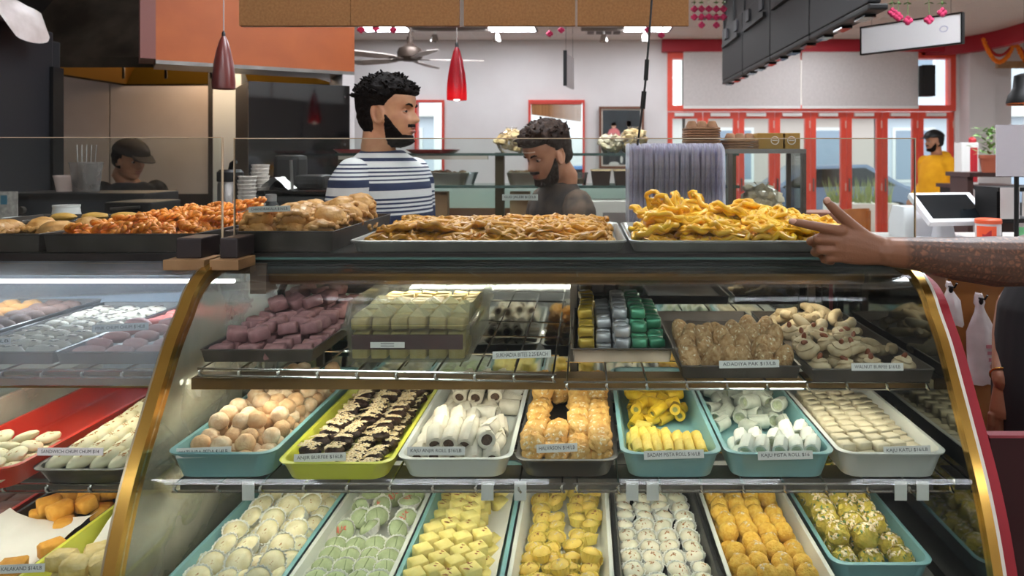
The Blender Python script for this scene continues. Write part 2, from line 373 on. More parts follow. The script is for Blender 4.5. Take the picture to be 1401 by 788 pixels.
# ceiling troffers
for i, (x, y, st) in enumerate(TROFFERS):
    wh = {0: 'over the customers on the side of the old case', 1: 'over the customers near the till', 2: 'beyond the ceiling fan', 3: 'near the hanging edge-on sign', 4: 'above the framed picture', 5: 'over the red doors', 6: 'out of view above the middle of the shop', 7: 'out of view above the till side of the shop', 8: 'out of view in front of the red soffit', 9: 'out of view over the men behind the counter', 10: 'out of view above the row of black menu screens', 11: 'out of view over the till', 12: 'out of view over the kitchen', 13: 'added as fill behind the viewer, old case side', 14: 'added as fill behind the viewer, middle', 15: 'added as fill behind the viewer, till side', 16: 'added as fill behind the viewer, far till side'}[i]
    t = empty('ceiling_light', (x, y, CEIL), 'flat white fluorescent ceiling panel '+wh, 'light', 'fluorescent ceiling panels')
    hx, hy = (.28, .23) if 2 <= i <= 5 else (.58, .28)
    f = MB(); tl_ = .3 if i < 2 else .55
    if i < 2 or i > 12:      # open batten fitting with three thin tubes
        for yy in (-.1, 0., .1): MB().tube([(-tl_, yy, -.03), (tl_, yy, -.03)], .012, 8).build('fluorescent_tube', emis('troffer_%g' % st, '#f4f8ff', st), t)
        f.box((-tl_-.05, -.14, -.012), (tl_+.05, .14, 0))
    else:
        MB().box((-hx, -hy, -.012), (hx, hy, -.008)).build('diffuser', emis('troffer_%g' % st, '#f4f8ff', st), t, smooth=False)
        f.box((-hx-.03, -hy-.025, -.014), (-hx, hy+.025, 0)); f.box((hx, -hy-.025, -.014), (hx+.03, hy+.025, 0)); f.box((-hx, -hy-.025, -.014), (hx, -hy, 0)); f.box((-hx, hy, -.014), (hx, hy+.025, 0))
    f.build('frame', mat('troffer_frame', '#77757a', .5), t, smooth=False)

# ================================================================== the street
struct(MB().box((-30, 10.2, -.2), (40, 14, -.02)).build('sidewalk', mat('pavement', '#b9b6b2', .8, col2='#a9a6a2', nscale=2), smooth=False))
struct(MB().box((-30, 14, -.3), (40, 40, -.12)).build('road', mat('asphalt', '#7d7f84', .8, col2='#6c6e73', nscale=3), smooth=False))
M_fac = [mat('facade_cream', '#dcd7d0', .8), mat('facade_brick', '#c9bab0', .8), mat('facade_grey', '#c9cfd6', .8)]
M_win = mat('facade_window', '#8d9bab', .15)
def building(x0, x1, k, h, lab):
    b = empty('street_building', ((x0+x1)/2, 24, 0), lab, 'building'); w = (x1-x0)/2
    MB().box((-w, 0, -.12), (w, 6, h)).build('wall', M_fac[k], b, smooth=False)
    n = int((x1-x0)/2.2); me = MB().box((-.6, -.06, -.8), (.6, .05, .8)).mesh('window', M_win, False); fr = MB().box((-.7, -.04, -.9), (.7, .04, .9)).mesh('window_frame', M_white_p, False)
    for r in range(int(h/3)):
        for i in range(n):
            for nm, m_ in (('window', me), ('window_frame', fr)):
                o = bpy.data.objects.new(nm, m_); COL.objects.link(o); o.parent = b; o.location = (-w+(i+.5)*2*w/n, 0, 1.5+3.0*r)
    MB().box((-w, -.3, 2.75), (w, 0, 3.1)).build('cornice', M_fac[0], b, smooth=False)
building(-14, -2.6, 2, 9, 'grey street building seen through the narrow window by the striped shirt man')
building(-2.4, 3.2, 0, 7, 'cream street building seen through the bamboo blind window')
building(3.3, 9.5, 1, 10, 'dull brick building across the street behind the red doors')
building(9.6, 24, 2, 8, 'grey building across the street seen past the yellow hooded man')
def car(x, y, col, lab, rz=0.):
    c = empty('parked_car', (x, y, -.12), lab, 'car', rz=rz)
    body = [(-2.15, .3), (-2.2, .62), (-2.0, .85), (-1.2, .92), (-.55, 1.38), (.75, 1.42), (1.55, .98), (2.1, .86), (2.2, .55), (2.1, .3)]
    rings = []
    for yy, s_ in ((-.85, .9), (-.8, 1.), (.8, 1.), (.85, .9)): rings.append([Vector((px, yy, .3+(pz-.3)*s_)) for px, pz in body])
    MB().loft(rings).build('car_body', mat('car_'+col, col, .2, coat=.5), c, ang=30)
    for yy in (-.855, .835): MB().prism([(-1.05, .93), (-.5, 1.32), (.7, 1.35), (1.35, .97)], yy, yy+.02, 'y').build('side_window', M_black_gl, c, smooth=False)
    for sx in (-1.35, 1.35):
        for sy in (-.86, .7): MB().tube([(sx, sy, .32), (sx, sy+.16, .32)], .32, 20).build('wheel', M_black, c)
car(5.2, 16.2, '#55627a', 'blue grey car parked across from the doors beside the yellow hooded man')
car(10.4, 16.0, '#6f7f93', 'pale blue car at the kerb past the yellow hooded man')
car(-.2, 15.5, '#2c5f96', 'bright blue car seen low in the bamboo blind window')
tk = empty('delivery_truck', (-1.2, 19, -.12), 'white box truck seen through the bamboo blind window', 'truck')
MB().box((-2.5, -1.1, .6), (1.6, 1.1, 3.1), bev=.05).build('cargo_box', M_white_p, tk); MB().box((1.7, -1.0, .4), (3.2, 1.0, 2.2), bev=.15).build('cab', M_white_p, tk)
for sx in (-1.6, 2.4): 
    for sy in (-1.1, .8): MB().tube([(sx, sy, .45), (sx, sy+.3, .45)], .45, 20).build('wheel', M_black, tk)
pl = empty('street_planter', (4.75, 12.6, -.02), 'pale street planter box with weeds seen through the middle doors', 'planter')
MB().box((-.55, -.3, 0), (.55, .3, .7), bev=.02).build('planter_box', mat('planter_grey', '#b2aca4', .8), pl)
lf = MB(); random.seed(3)
for i in range(150):
    p = Vector((random.uniform(-.5, .5), random.uniform(-.25, .25), .7)); q = p+Vector((random.uniform(-.15, .15), random.uniform(-.1, .1), random.uniform(.2, .5))); s_ = Vector((.015, 0, 0))
    lf.add([p-s_, p+s_, q], [(0, 1, 2)])
lf.build('foliage', mat('weeds', '#7d8a55', .7), pl, smooth=False)['kind'] = 'stuff'
# ================================================================== the display cases
XL, XR = -.784, .678          # inner ends of the main case
XLL = -2.1                    # far end of the older case beside it
ZC = 1.283                    # counter top
Z_TL, Z_TR, Z_M, Z_B = 1.092, 1.068, .911, .708   # shelf levels: upper (two racks), middle, deck
PROF0 = [(1.60,1.262),(1.56,1.2585),(1.505,1.246),(1.463,1.219),(1.436,1.1855),(1.395,1.137),(1.354,1.072),(1.313,1.005),(1.272,.935),(1.239,.862),(1.212,.78),(1.197,.70),(1.19,.64),(1.19,.60)]
def crom(P_, n=3):
    out = []; P_ = [Vector(p) for p in P_]
    for i in range(len(P_)-1):
        p0 = P_[max(i-1, 0)]; p1 = P_[i]; p2 = P_[i+1]; p3 = P_[min(i+2, len(P_)-1)]
        for k in range(n):
            t = k/n; out.append(.5*((2*p1)+(p2-p0)*t+(2*p0-5*p1+4*p2-p3)*t*t+(3*p1-p0-3*p2+p3)*t**3))
    out.append(P_[-1]); return out
PROF = crom(PROF0)
def off(prof, e):
    out = []
    for i, p in enumerate(prof):
        a = prof[max(i-1, 0)]; b = prof[min(i+1, len(prof)-1)]; t = (b-a).normalized(); out.append(p+Vector((-t.y, t.x))*-e)
    return out
def strip(mb, x0, x1, e0, e1, prof=PROF, mi=None):
    """a band that follows the curved glass, between offsets e0 and e1 from it"""
    A_ = off(prof, e0); B_ = off(prof, e1)
    return mb.loft([[Vector((x0, a.x, a.y)), Vector((x1, a.x, a.y)), Vector((x1, b.x, b.y)), Vector((x0, b.x, b.y))] for a, b in zip(A_, B_)], mi=mi)
def sidepoly(prof, yb, zb): return [(p.x, p.y) for p in prof]+[(yb, zb), (yb, 1.262)]
G_front = glass('curved_case_glass', tint='#f6faf8', refl=.32, haze=.012, hazecol='#e8eef0', hscale=5)
G_fog = glass('misted_case_glass', tint='#eef4f6', refl=.8, haze=.24, hazecol='#e6eef4', hscale=7)
G_end = glass('misted_end_glass', tint='#eef1ec', refl=.7, haze=.38, hazecol='#efeadc', hscale=5)
M_mirror = mat('case_mirror', (.42, .43, .43, 1), .05, 1.)
M_cdark = mat('case_dark_inner', '#17181a', .4)
M_counter = mat('counter_dark_slab', '#2b2724', .3, col2='#201d1b', nscale=8)
M_deck = mat('case_deck', '#aaa79f', .4, .3)
M_tube = emis('case_tube_light', '#fff6e2', CASE_TUBE); M_tube2 = emis('old_case_tube_light', '#f1f7ff', CASE_TUBE*2.2); M_tube3 = emis('canopy_tube_light', '#fff3dd', CASE_TUBE*1.3)
M_redend2 = mat('case_red_end', '#a31d2c', .6, col2='#931926', nscale=5)
M_maroon = mat('maroon_laminate', '#30080e', .5)
def tubelamp(name, x0, x1, y, z, r, m, par, n=8): return MB().tube([(x0, y, z), (x1, y, z)], r, n).build(name, m, par)

case = empty('display_case', (0, 0, 0), 'long curved glass sweets case with gold edge and mirrored back, full of sweet trays', 'display case')
b = MB(); b.box((XL, 1.20, 0), (XR, 2.2, .60)); b.build('base_cabinet', M_maroon, case, smooth=False)
MB().box((XL+.01, 1.205, .60), (XR-.01, 2.0, Z_B-.012)).build('deck', M_deck, case, smooth=False)
g = MB(); strip(g, XL+.012, XR, 0, .006); g.build('curved_glass', G_front, case, ang=60)
MB().box((XL, 1.607, ZC-.02), (.735, 2.22, ZC)).build('counter_top', M_counter, case, smooth=False)
MB().box((XL, 1.6, ZC-.0125), (.735, 1.607, ZC-.0075)).build('counter_edge', mat('green_glass_edge', '#46655e', .2), case, smooth=False)
MB().box((XL, 1.612, ZC-.045), (.735, 1.66, ZC-.021)).build('dark_gap_strip', mat('gap_black', '#0c0a09', .3), case, smooth=False)  # black strip standing in for the dark gap below the counter edge
t = MB(); t.prism([(1.628, 1.212), (1.62, 1.222), (1.62, 1.245), (1.632, 1.258), (1.70, 1.258), (1.70, 1.212)], -.70, .62, 'x'); t.build('top_bar', M_bronze, case, smooth=False)
MB().box((-.735, 1.605, 1.195), (-.70, 1.66, 1.262)).build('bar_bracket', mat('taupe_bracket', '#7d6a5e', .5), case, smooth=False)
tubelamp('canopy_lamp', -.5, -.25, 1.72, 1.207, .007, M_tube3, case); tubelamp('canopy_lamp', .3, .58, 1.72, 1.207, .007, M_tube3, case)
# the upper shelf's brass lamp channel, tube beneath
c_ = MB(); c_.box((XL+.012, 1.437, 1.057), (XR-.006, 1.478, 1.062)); c_.box((XL+.012, 1.434, 1.040), (XR-.006, 1.437, 1.062)); c_.build('lamp_channel', M_bronze, case, smooth=False)
tubelamp('shelf_lamp', XL+.02, XR-.03, 1.458, 1.048, .007, M_tube, case)
c_ = MB(); c_.box((XL+.02, 1.383, Z_M-.025), (XR-.02, 1.440, Z_M-.022)); c_.box((XL+.02, 1.380, Z_M-.043), (XR-.02, 1.383, Z_M-.022)); c_.build('lamp_channel', M_steel, case, smooth=False)  # added shield: hides the deck tube and blocks its upward light
tubelamp('added_deck_lamp', XL+.03, XR-.03, 1.400, Z_M-.034, .006, M_tube, case)  # tube added under the middle shelf to brighten the deck trays
# mirrored sliding doors at the back
for k, (a, c) in enumerate(((XL+.01, -.02), (-.035, XR-.01))):
    dd = MB().box((a, 1.99+.014*k, .70), (c, 1.996+.014*k, 1.255)).build('sliding_door', M_mirror, case, smooth=False)
    f = MB(); y = 1.985+.014*k
    for q in (((a, .70), (a+.018, 1.255)), ((c-.018, .70), (c, 1.255)), ((a, 1.235), (c, 1.255)), ((a, .70), (c, .715))): f.box((q[0][0], y, q[0][1]), (q[1][0], y+.02, q[1][1]))
    f.build('door_frame', M_black, dd, smooth=False)
# shelf posts with slots
for x in (XL+.075, -.03, XR-.07):
    pm = MB().box((x-.009, 1.955, .7), (x+.009, 1.97, 1.25)).build('shelf_post', M_steel_dk, case, smooth=False)
# ends
e = MB(); e.prism(sidepoly(off(PROF, .004), 2.0, .60), XL, XL+.006, 'x'); e.build('end_glass', G_end, case, smooth=False)
g = MB(); strip(g, XL-.009, XL+.011, -.012, .018); g.build('gold_end_strip', M_gold, case, ang=60)
g = MB(); strip(g, XL-.014, XL-.009, -.011, .016); g.build('pale_end_strip', mat('champagne_metal', '#b6a98c', .3, 1.), case, ang=60)
g = MB(); strip(g, XR-.004, XR+.012, -.008, .014); g.build('gold_end_strip', M_gold, case, ang=60)
g = MB(); strip(g, XR+.012, XR+.018, -.010, .014); g.build('white_end_strip', mat('cream_edge', '#e3ddd0', .4), case, ang=60)
e = MB(); e.prism(sidepoly(off(PROF, -.013), 2.2, .0), XR+.018, XR+.05, 'x'); e.build('red_end_panel', M_redend2, case, smooth=False)
e = MB(); e.prism(sidepoly(off(PROF, .012), 2.0, .60), XR+.001, XR+.008, 'x'); e.build('end_mirror', mat('dark_end_mirror', (.16, .17, .17, 1), .06, 1.), case, smooth=False)
MB().tube([(-.62, 1.63, 1.24), (-.668, 1.64, 1.222), (-.69, 1.66, 1.19), (-.70, 1.70, 1.13), (-.705, 1.8, 1.0), (-.705, 1.9, .72)], .008, 8).build('lamp_cable', M_black, case)

# the older, misted case beside it
old = empty('old_display_case', (0, 0, 0), 'older display case with misted curved glass past the gold strip, red tray inside', 'display case')
MB().box((XLL, 1.20, 0), (XL-.02, 2.2, .60)).build('base_cabinet', M_maroon, old, smooth=False)
MB().box((XLL, 1.205, .60), (XL-.02, 2.0, Z_B-.012)).build('deck', M_deck, old, smooth=False)
g = MB(); strip(g, XLL, XL-.016, 0, .006, crom(PROF0[:7])); g.build('curved_glass', G_fog, old, ang=60)
g = MB(); strip(g, XLL, XL-.016, 0, .006, crom(PROF0[6:])); g.build('lower_glass', G_front, old, ang=60)
MB().box((XLL, 1.607, ZC-.02), (XL-.004, 2.22, ZC)).build('counter_top', M_counter, old, smooth=False)
MB().box((XLL, 1.612, 1.235), (XL-.06, 1.66, ZC-.02)).build('front_bar', M_bronze, old, smooth=False)
MB().box((XLL, 1.99, .7), (XL-.02, 2.0, 1.262)).build('back_panel', mat('pale_case_back', '#b9c6d2', .35, .3), old, smooth=False)
MB().box((XLL, 1.67, 1.245), (XL-.02, 1.99, 1.262)).build('case_roof', mat('pale_case_roof', '#b4c4d4', .4), old, smooth=False)
tubelamp('case_lamp', XLL+.02, XL-.05, 1.74, 1.2, .005, M_tube2, old)
c_ = MB(); c_.box((XLL, 1.437, 1.062), (XL-.03, 1.478, 1.068)); c_.box((XLL, 1.434, 1.043), (XL-.03, 1.437, 1.068)); c_.build('lamp_channel', M_bronze, old, smooth=False)
tubelamp('shelf_lamp', XLL+.02, XL-.06, 1.458, 1.052, .007, M_tube, old)
c_ = MB(); c_.box((XLL, 1.383, Z_M-.025), (XL-.03, 1.440, Z_M-.022)); c_.box((XLL, 1.380, Z_M-.043), (XL-.03, 1.383, Z_M-.022)); c_.build('lamp_channel', M_steel, old, smooth=False)
tubelamp('added_deck_lamp', XLL+.03, XL-.06, 1.400, Z_M-.034, .006, M_tube, old)  # same added tube and shield for the older case

def wire_rack(x0, x1, y0, y1, z, lab, tilt=0.):
    r = empty('wire_rack', ((x0+x1)/2, y0, z), lab, 'rack', 'chrome wire shelves in the cases'); r.rotation_euler = (0, tilt, 0); w = (x1-x0)/2; R = .0024
    m = MB()
    for zz in (-.003, -.0165):
        m.tube([(-w, 0, zz), (w, 0, zz)], R, 6)
    m.build('front_rail', M_chrome, r)
    n = max(2, round((x1-x0)/.078)); m = MB(); k = MB()
    for i in range(n+1):
        x = -w+.006+(2*w-.012)*i/n
        m.tube([(x, 0, -.0165), (x, -.003, -.010), (x, .0, -.0035), (x, .006, -.003), (x, y1-y0, -.003)], R*.9, 5)
        k.tube([(x+.004, -.004, -.016), (x, -.006, -.011), (x-.001, -.004, -.006)], R*1.2, 5)
    m.build('cross_wire', M_chrome, r)['kind'] = 'stuff'; k.build('rail_clip', M_chrome, r)['kind'] = 'stuff'
    m = MB()
    for yy in (.15, .3, .45): m.tube([(-w, yy, -.0065), (w, yy, -.0065)], R, 6)
    m.build('long_wire', M_chrome, r)['kind'] = 'stuff'
    return r
wire_rack(-.745, -.055, 1.407, 1.96, Z_TL-.006, 'chrome wire shelf holding the pink burfee and plastic box, upper level', .018)
wire_rack(-.04, .66, 1.40, 1.96, Z_TR, 'chrome wire shelf holding the wrapped bites and walnut burfee, upper level')
wire_rack(-.742, -.035, 1.315, 1.93, Z_M, 'chrome wire shelf holding the peda, anjir, kaju anjir and halvason trays')
wire_rack(-.02, .663, 1.315, 1.93, Z_M, 'chrome wire shelf holding the two pista roll trays and the kaju katli')
wire_rack(-2.05, -.805, 1.407, 1.96, Z_TL-.004, 'chrome wire shelf of the misted case, upper, holding pink chum chum')
wire_rack(-2.05, -.805, 1.315, 1.93, Z_M, 'chrome wire shelf of the misted case, middle, holding the red tray')
# white tape flags hanging from the middle rail
tp = MB().box((-.011, -.0006, -.034), (.011, .0006, .0)).mesh('tape_flag', mat('frosted_tape', '#dcdcd6', .4), False)
for px, w_ in ((340, 'above the white cupped sweets'), (667, 'above the yellow burfi cubes'), (712, 'above the gap by the yellow burfi'), (865, 'over the white cup sweets, first of two'), (893, 'over the white cup sweets, second of two'), (1232, 'over the green laddoo tray, first of two'), (1262, 'over the green laddoo tray, second of two')):
    o = bpy.data.objects.new('tape_flag', tp); COL.objects.link(o); o.location = ((px-800)*1.311/1000, 1.310, Z_M+.004)
    tag(o, 'frosted white tape flag on the middle rail '+w_, 'tape', 'tape flags on the middle rail')

# sneeze guards standing on the counter, with their blocks
sg = empty('sneeze_guard', (-.022, 1.618, ZC), 'upright clear glass guard above the jalebi pans on the counter', 'glass guard')
MB().box((-.752, -.003, 0), (.752, .003, .2525)).build('glass_pane', G_clear, sg, smooth=False)
ge = MB(); ge.box((-.752, -.0032, .2525), (.752, .0032, .2545)); ge.box((-.754, -.0032, 0), (-.752, .0032, .2545)); ge.box((.752, -.0032, 0), (.754, .0032, .2545)); ge.build('polished_edge', mat('glass_edge_tan', '#b9a58a', .2), sg, smooth=False)  # edge strips in one plain tan colour
sg = empty('sneeze_guard', (-1.4, 1.618, ZC), 'upright clear glass guard above the orange jangiri on the misted case', 'glass guard')
MB().box((-.6, -.003, 0), (.597, .003, .2545)).build('glass_pane', G_clear, sg, smooth=False)
ge = MB(); ge.box((-.6, -.0032, .2545), (.597, .0032, .2565)); ge.box((.597, -.0032, 0), (.599, .0032, .2565)); ge.build('polished_edge', mat('glass_edge_tan', '#b9a58a', .2), sg, smooth=False)
for x, w_, lab in ((-.832, .043, 'dark clamp block on a pale wood offcut above the gold strip'), (-.748, .03, 'dark clamp block on a wood offcut beside the chandrakala tray')):
    o = empty('guard_block', (x, 1.565, 1.2605), lab, 'clamp block')
    MB().box((-w_, -.05, 0), (w_, .03, .022), bev=.002).build('wood_offcut', M_wood, o, smooth=False)
    MB().box((-w_*.62, -.03, .022), (w_*.62, .05, .065), bev=.003).build('clamp', mat('dark_clamp', '#2a2323', .45), o, smooth=False)
# ================================================================== trays
def market_tray(name, x0, x1, y0, y1, z, h, m, lab, taper=.016, rad=.028, th=.003, cat='tray', group=None):
    t = MB(); T = taper; n = 5; z0 = z+.0005
    rings = [rrect(x0+T, x1-T, y0+T, y1-T, rad, z0, n), rrect(x0+.005, x1-.005, y0+.005, y1-.005, rad, z0+h*.86, n), rrect(x0+.001, x1-.001, y0+.001, y1-.001, rad, z0+h*.9, n),
             rrect(x0, x1, y0, y1, rad, z0+h*.97, n), rrect(x0+.003, x1-.003, y0+.003, y1-.003, rad, z0+h, n), rrect(x0+.008, x1-.008, y0+.008, y1-.008, rad, z0+h*.98, n),
             rrect(x0+.010, x1-.010, y0+.010, y1-.010, rad*.9, z0+h*.88, n), rrect(x0+T+th, x1-T-th, y0+T+th, y1-T-th, rad*.8, z0+th+.003, n), rrect(x0+T+th+.004, x1-T-th-.004, y0+T+th+.004, y1-T-th-.004, rad*.7, z0+th, n)]
    t.loft(rings, True); o = t.build(name, m, ang=50); return tag(o, lab, cat, group)
def steel_tray(x0, x1, y0, y1, z, h, lab, m=None, name='steel_tray', flare=.004):
    t = MB(); z0 = z+.0005; e = .0025; f = flare
    rings = [rrect(x0+f, x1-f, y0+f, y1-f, .004, z0, 2), rrect(x0, x1, y0, y1, .004, z0+h-.004, 2), rrect(x0-.002, x1+.002, y0-.002, y1+.002, .005, z0+h-.002, 2), rrect(x0-.001, x1+.001, y0-.001, y1+.001, .005, z0+h, 2),
             rrect(x0+e, x1-e, y0+e, y1-e, .003, z0+h-.001, 2), rrect(x0+f+e, x1-f-e, y0+f+e, y1-f-e, .003, z0+e, 2)]
    t.loft(rings, True); o = t.build(name, m or M_steel, ang=30); return tag(o, lab, 'tray')
ZM = Z_M; ZB = Z_B; H = .05
YM0, YM1 = 1.32, 1.86
TR = {}
def tr(key, *a, **k): TR[key] = market_tray('serving_tray', *a, **k)
TL = 'deep serving tray'
tr('peda', -.762, -.563, YM0, YM1, ZM, H, M_teal, 'deep teal serving tray full of round tan peda')
tr('anjir', -.557, -.347, YM0-.01, YM1, ZM, H*.72, M_yel, 'lime yellow serving tray of dark nutty anjir burfee')
tr('kanjir', -.343, -.132, YM0, YM1, ZM, H*.8, M_clrtray, 'milky white serving tray of kaju anjir rolls')
tr('halv', -.128, .062, YM0+.002, YM1, ZM, H*.72, M_blktray, 'black serving tray of golden nut topped halvason')
tr('badam', .065, .251, YM0, YM1, ZM, H, M_teal, 'teal serving tray of yellow badam pista rolls')
tr('kpista', .255, .457, YM0, YM1, ZM, H, M_teal, 'teal serving tray of white kaju pista rolls')
tr('katli', .461, .662, YM0, YM1, ZM, H, M_whtray, 'off white serving tray of pale kaju katli squares')
YB0, YB1 = 1.235, 1.78
tr('cupw', -.735, -.527, YB0, YB1, ZB, H, M_teal, 'teal serving tray of cream sweets tipped in paper cups, lowest level')
tr('green', -.522, -.338, YB0, YB1, ZB, H, M_clrtray, 'white serving tray lined with paper under pale green sweets, lowest level')
tr('cube', -.334, -.142, YB0, YB1, ZB, H, M_teal, 'teal serving tray of pale yellow burfi cubes, lowest level')
tr('cupy', -.137, .052, YB0, YB1, ZB, H, M_whtray, 'white serving tray of yellow sweets in yellow cups, lowest level')
tr('cupb', .056, .247, YB0, YB1, ZB, H*.8, M_blktray, 'black serving tray of white sweets in white cups, lowest level')
tr('ladd', .251, .442, YB0, YB1, ZB, H, M_whtray, 'white serving tray of orange yellow laddoo balls, lowest level')
tr('gladd', .450, .640, 1.325, YM1, ZB, H, M_teal, 'teal serving tray of greenish nut topped laddoo, lowest level by the red end')
# upper level
steel_tray(-.744, -.526, 1.415, 1.86, Z_TL+.006, .026, 'dark steel tray heaped with dusty pink burfee', M_steel_dk)
steel_tray(-.026, .182, 1.52, 1.92, Z_TR, .03, 'dark steel tray of foil wrapped bites in gold, white and green', M_steel_dk)
steel_tray(.186, .417, 1.41, 1.90, Z_TR, .026, 'dark steel tray of knobbly adadiya pak', M_steel_dk)
steel_tray(.432, .664, 1.388, 1.90, Z_TR, .026, 'dark steel tray of swirled walnut burfee topped with almonds', M_steel_dk)
# misted case
steel_tray(-1.028, -.812, 1.42, 1.90, Z_TL, .026, 'grey steel tray of pink chum chum in the misted case')
steel_tray(-1.25, -1.034, 1.42, 1.90, Z_TL, .026, 'grey steel tray of white chum chum with dark bits in the misted case')
steel_tray(-1.475, -1.256, 1.42, 1.90, Z_TL, .034, 'grey steel tray of orange and brown sweets in the misted case')
tr('sand', -.992, -.806, 1.296, 1.85, ZM, .03, M_blktray, 'black serving tray of ivory sandwich chum chum behind the gold strip')
tr('red', -1.185, -.998, 1.272, 1.86, ZM, .042, M_redtray, 'bright red serving tray half full of ivory discs')
tr('yel', -1.0, -.81, YB0, YB1, ZB, H, M_yel, 'lime yellow serving tray of crumbly kalakand blocks and paper behind gold strip')
tr('blk', -1.2, -1.006, YB0, YB1, ZB, H*.8, M_blktray, 'black serving tray lined with white paper under orange kalakand')
tr('redlow', -1.41, -1.206, YB0, YB1, ZB, H*.9, M_redtray, 'red serving tray of brown burfee bars, lowest level')
# counter top
steel_tray(-.803, -.563, 1.632, 2.12, ZC, .047, 'deep dark steel tray of crinkled chandrakala on the counter', M_steel_dk)
def sheet_pan(x0, x1, y0, y1, z, lab):
    t = MB(); T = .012; h = .026; z0 = z+.0005
    rings = [rrect(x0+T, x1-T, y0+T, y1-T, .02, z0, 4), rrect(x0+.005, x1-.005, y0+.005, y1-.005, .025, z0+h*.72, 4), rrect(x0, x1, y0, y1, .026, z0+h*.8, 4), rrect(x0, x1, y0, y1, .026, z0+h*.95, 4), rrect(x0+.003, x1-.003, y0+.003, y1-.003, .026, z0+h, 4), rrect(x0+.007, x1-.007, y0+.007, y1-.007, .024, z0+h*.9, 4),
             rrect(x0+T+.003, x1-T-.003, y0+T+.003, y1-T-.003, .018, z0+.003, 4)]
    t.loft(rings, True); return tag(t.build('sheet_pan', mat('sheet_pan_alu', '#b5b2ac', .36, .6, '#8b8883', 7), ang=40), lab, 'tray')
sheet_pan(-.528, .094, 1.625, 2.08, ZC, 'wide aluminium sheet pan heaped with brown gud jalebi')
sheet_pan(.10, .70, 1.625, 2.08, ZC, 'wide aluminium sheet pan heaped with bright yellow jalebi')
steel_tray(-1.205, -.868, 1.625, 2.08, ZC, .042, 'dark steel tray heaped with bright orange jangiri', M_steel_dk)
steel_tray(-1.56, -1.213, 1.625, 1.9, ZC, .042, 'dark steel tray at the end of the misted case counter', M_steel_dk)
steel_tray(-1.6, -1.24, 1.93, 2.16, ZC, .042, 'low steel tray of foil and yellow sweets behind the other counter trays', M_steel_dk)

# ================================================================== sweets
def nutflakes(seed, n, fn, size=.004, m=None, name='nut_flakes', grow=1.4):
    """small nut slivers lying on a surface given by fn(random) -> point, normal"""
    r = random.Random(seed); mb = MB()
    for i in range(n):
        p, nn = fn(r); nn = Vector(nn).normalized(); size_ = size*grow; a = nn.orthogonal().normalized(); a.rotate(Matrix.Rotation(r.uniform(0, 6.28), 3, nn)); b_ = nn.cross(a); s1 = size_*r.uniform(.6, 1.3); s2 = size_*r.uniform(.35, .7)
        p = Vector(p); up = nn*size*.25
        mb.add([p-a*s1-b_*s2*.4, p-a*s1*.2-b_*s2, p+a*s1, p+b_*s2, p+up+a*s1*.1], [(0, 1, 4), (1, 2, 4), (2, 3, 4), (3, 0, 4)])
    o = mb.build(name, m or M_nut, link=False, smooth=False); o['kind'] = 'stuff'; return o
M_nut = mat('nut_sliver', '#ece0c4', .6, col2='#c9a66a', nscale=300, rnd=0.)
M_brnut = mat('brown_nut_sliver', '#8a5226', .5, col2='#b97f45', nscale=300)
M_cupw = mat('white_paper_cup', '#ecebe4', .7)
M_cupy = mat('yellow_paper_cup', '#e8d067', .7)
def ballproto(name, r, m, nz, sub=2, n=3, sc=(1, 1, .94), fr=3., kids=None):
    out = []
    for k in range(n):
        o = MB().ball((0, 0, 0), r, sub, sc=sc, nz=nz, seed=k*7.3, fr=fr).build(name, m, link=False)
        out.append(Proto(o, kids(k) if kids else []))
    return out
def blockproto(name, sx, sy, sz, m, nz=.0012, n=3, bev=.003, kids=None, seed=0):
    out = []
    for k in range(n):
        bm = bmesh.new(); bmesh.ops.create_cube(bm, size=1)
        for v in bm.verts: v.co = Vector((v.co.x*sx, v.co.y*sy, (v.co.z+.5)*sz))
        bmesh.ops.bevel(bm, geom=bm.edges[:], offset=bev, segments=1, affect='EDGES')
        bmesh.ops.subdivide_edges(bm, edges=[e for e in bm.edges if e.calc_length() > min(sx, sy)*.5], cuts=1, use_grid_fill=True)
        for v in bm.verts: v.co += noise.noise_vector(v.co*90+Vector((k*5.1+seed, 0, 0)))*nz
        bm.verts.index_update()
        mb = MB().add([v.co.copy() for v in bm.verts], [[v.index for v in f.verts] for f in bm.faces]); bm.free()
        out.append(Proto(mb.build(name, m, link=False, ang=50), kids(k) if kids else []))
    return out
def J(a): return random.uniform(-a, a)
def where(i, n, r, side='left'):
    return f'{ORD[i]} from left in {ORD[r]} row'
def grid(protos, xs, ys, z, desc, tail, group, cat, jit=.003, rot=lambda i, j: (0, 0, random.uniform(0, 6.28)), skip=None, layer='', dz=0., rowjit=0., scale=1., xoff=None, zf=None):
    """rows of sweets, front to back; every piece is named by its place in the rows"""
    for j, y in enumerate(ys):
        cols = [i for i in range(len(xs)) if not (skip and skip(i, j))]
        for c, i in enumerate(cols):
            x = xs[i]+(xoff(j) if xoff else 0); zz = z+(zf(i, j) if zf else 0)
            random.choice(protos).put((x+J(jit), y+J(jit)+rowjit*(i % 2), zz+J(dz)), rot(i, j), f'{desc}, {layer}{where(c, len(cols), j)}{tail}', group, cat, scale*random.uniform(.95, 1.05) if not isinstance(scale, tuple) else scale)
def lin(a, b, n): return [a+(b-a)*i/(n-1) for i in range(n)] if n > 1 else [(a+b)/2]
def step(a, b, s): 
    n = int((b-a)/s)+1; return [a+s*i for i in range(n)]
random.seed(11)
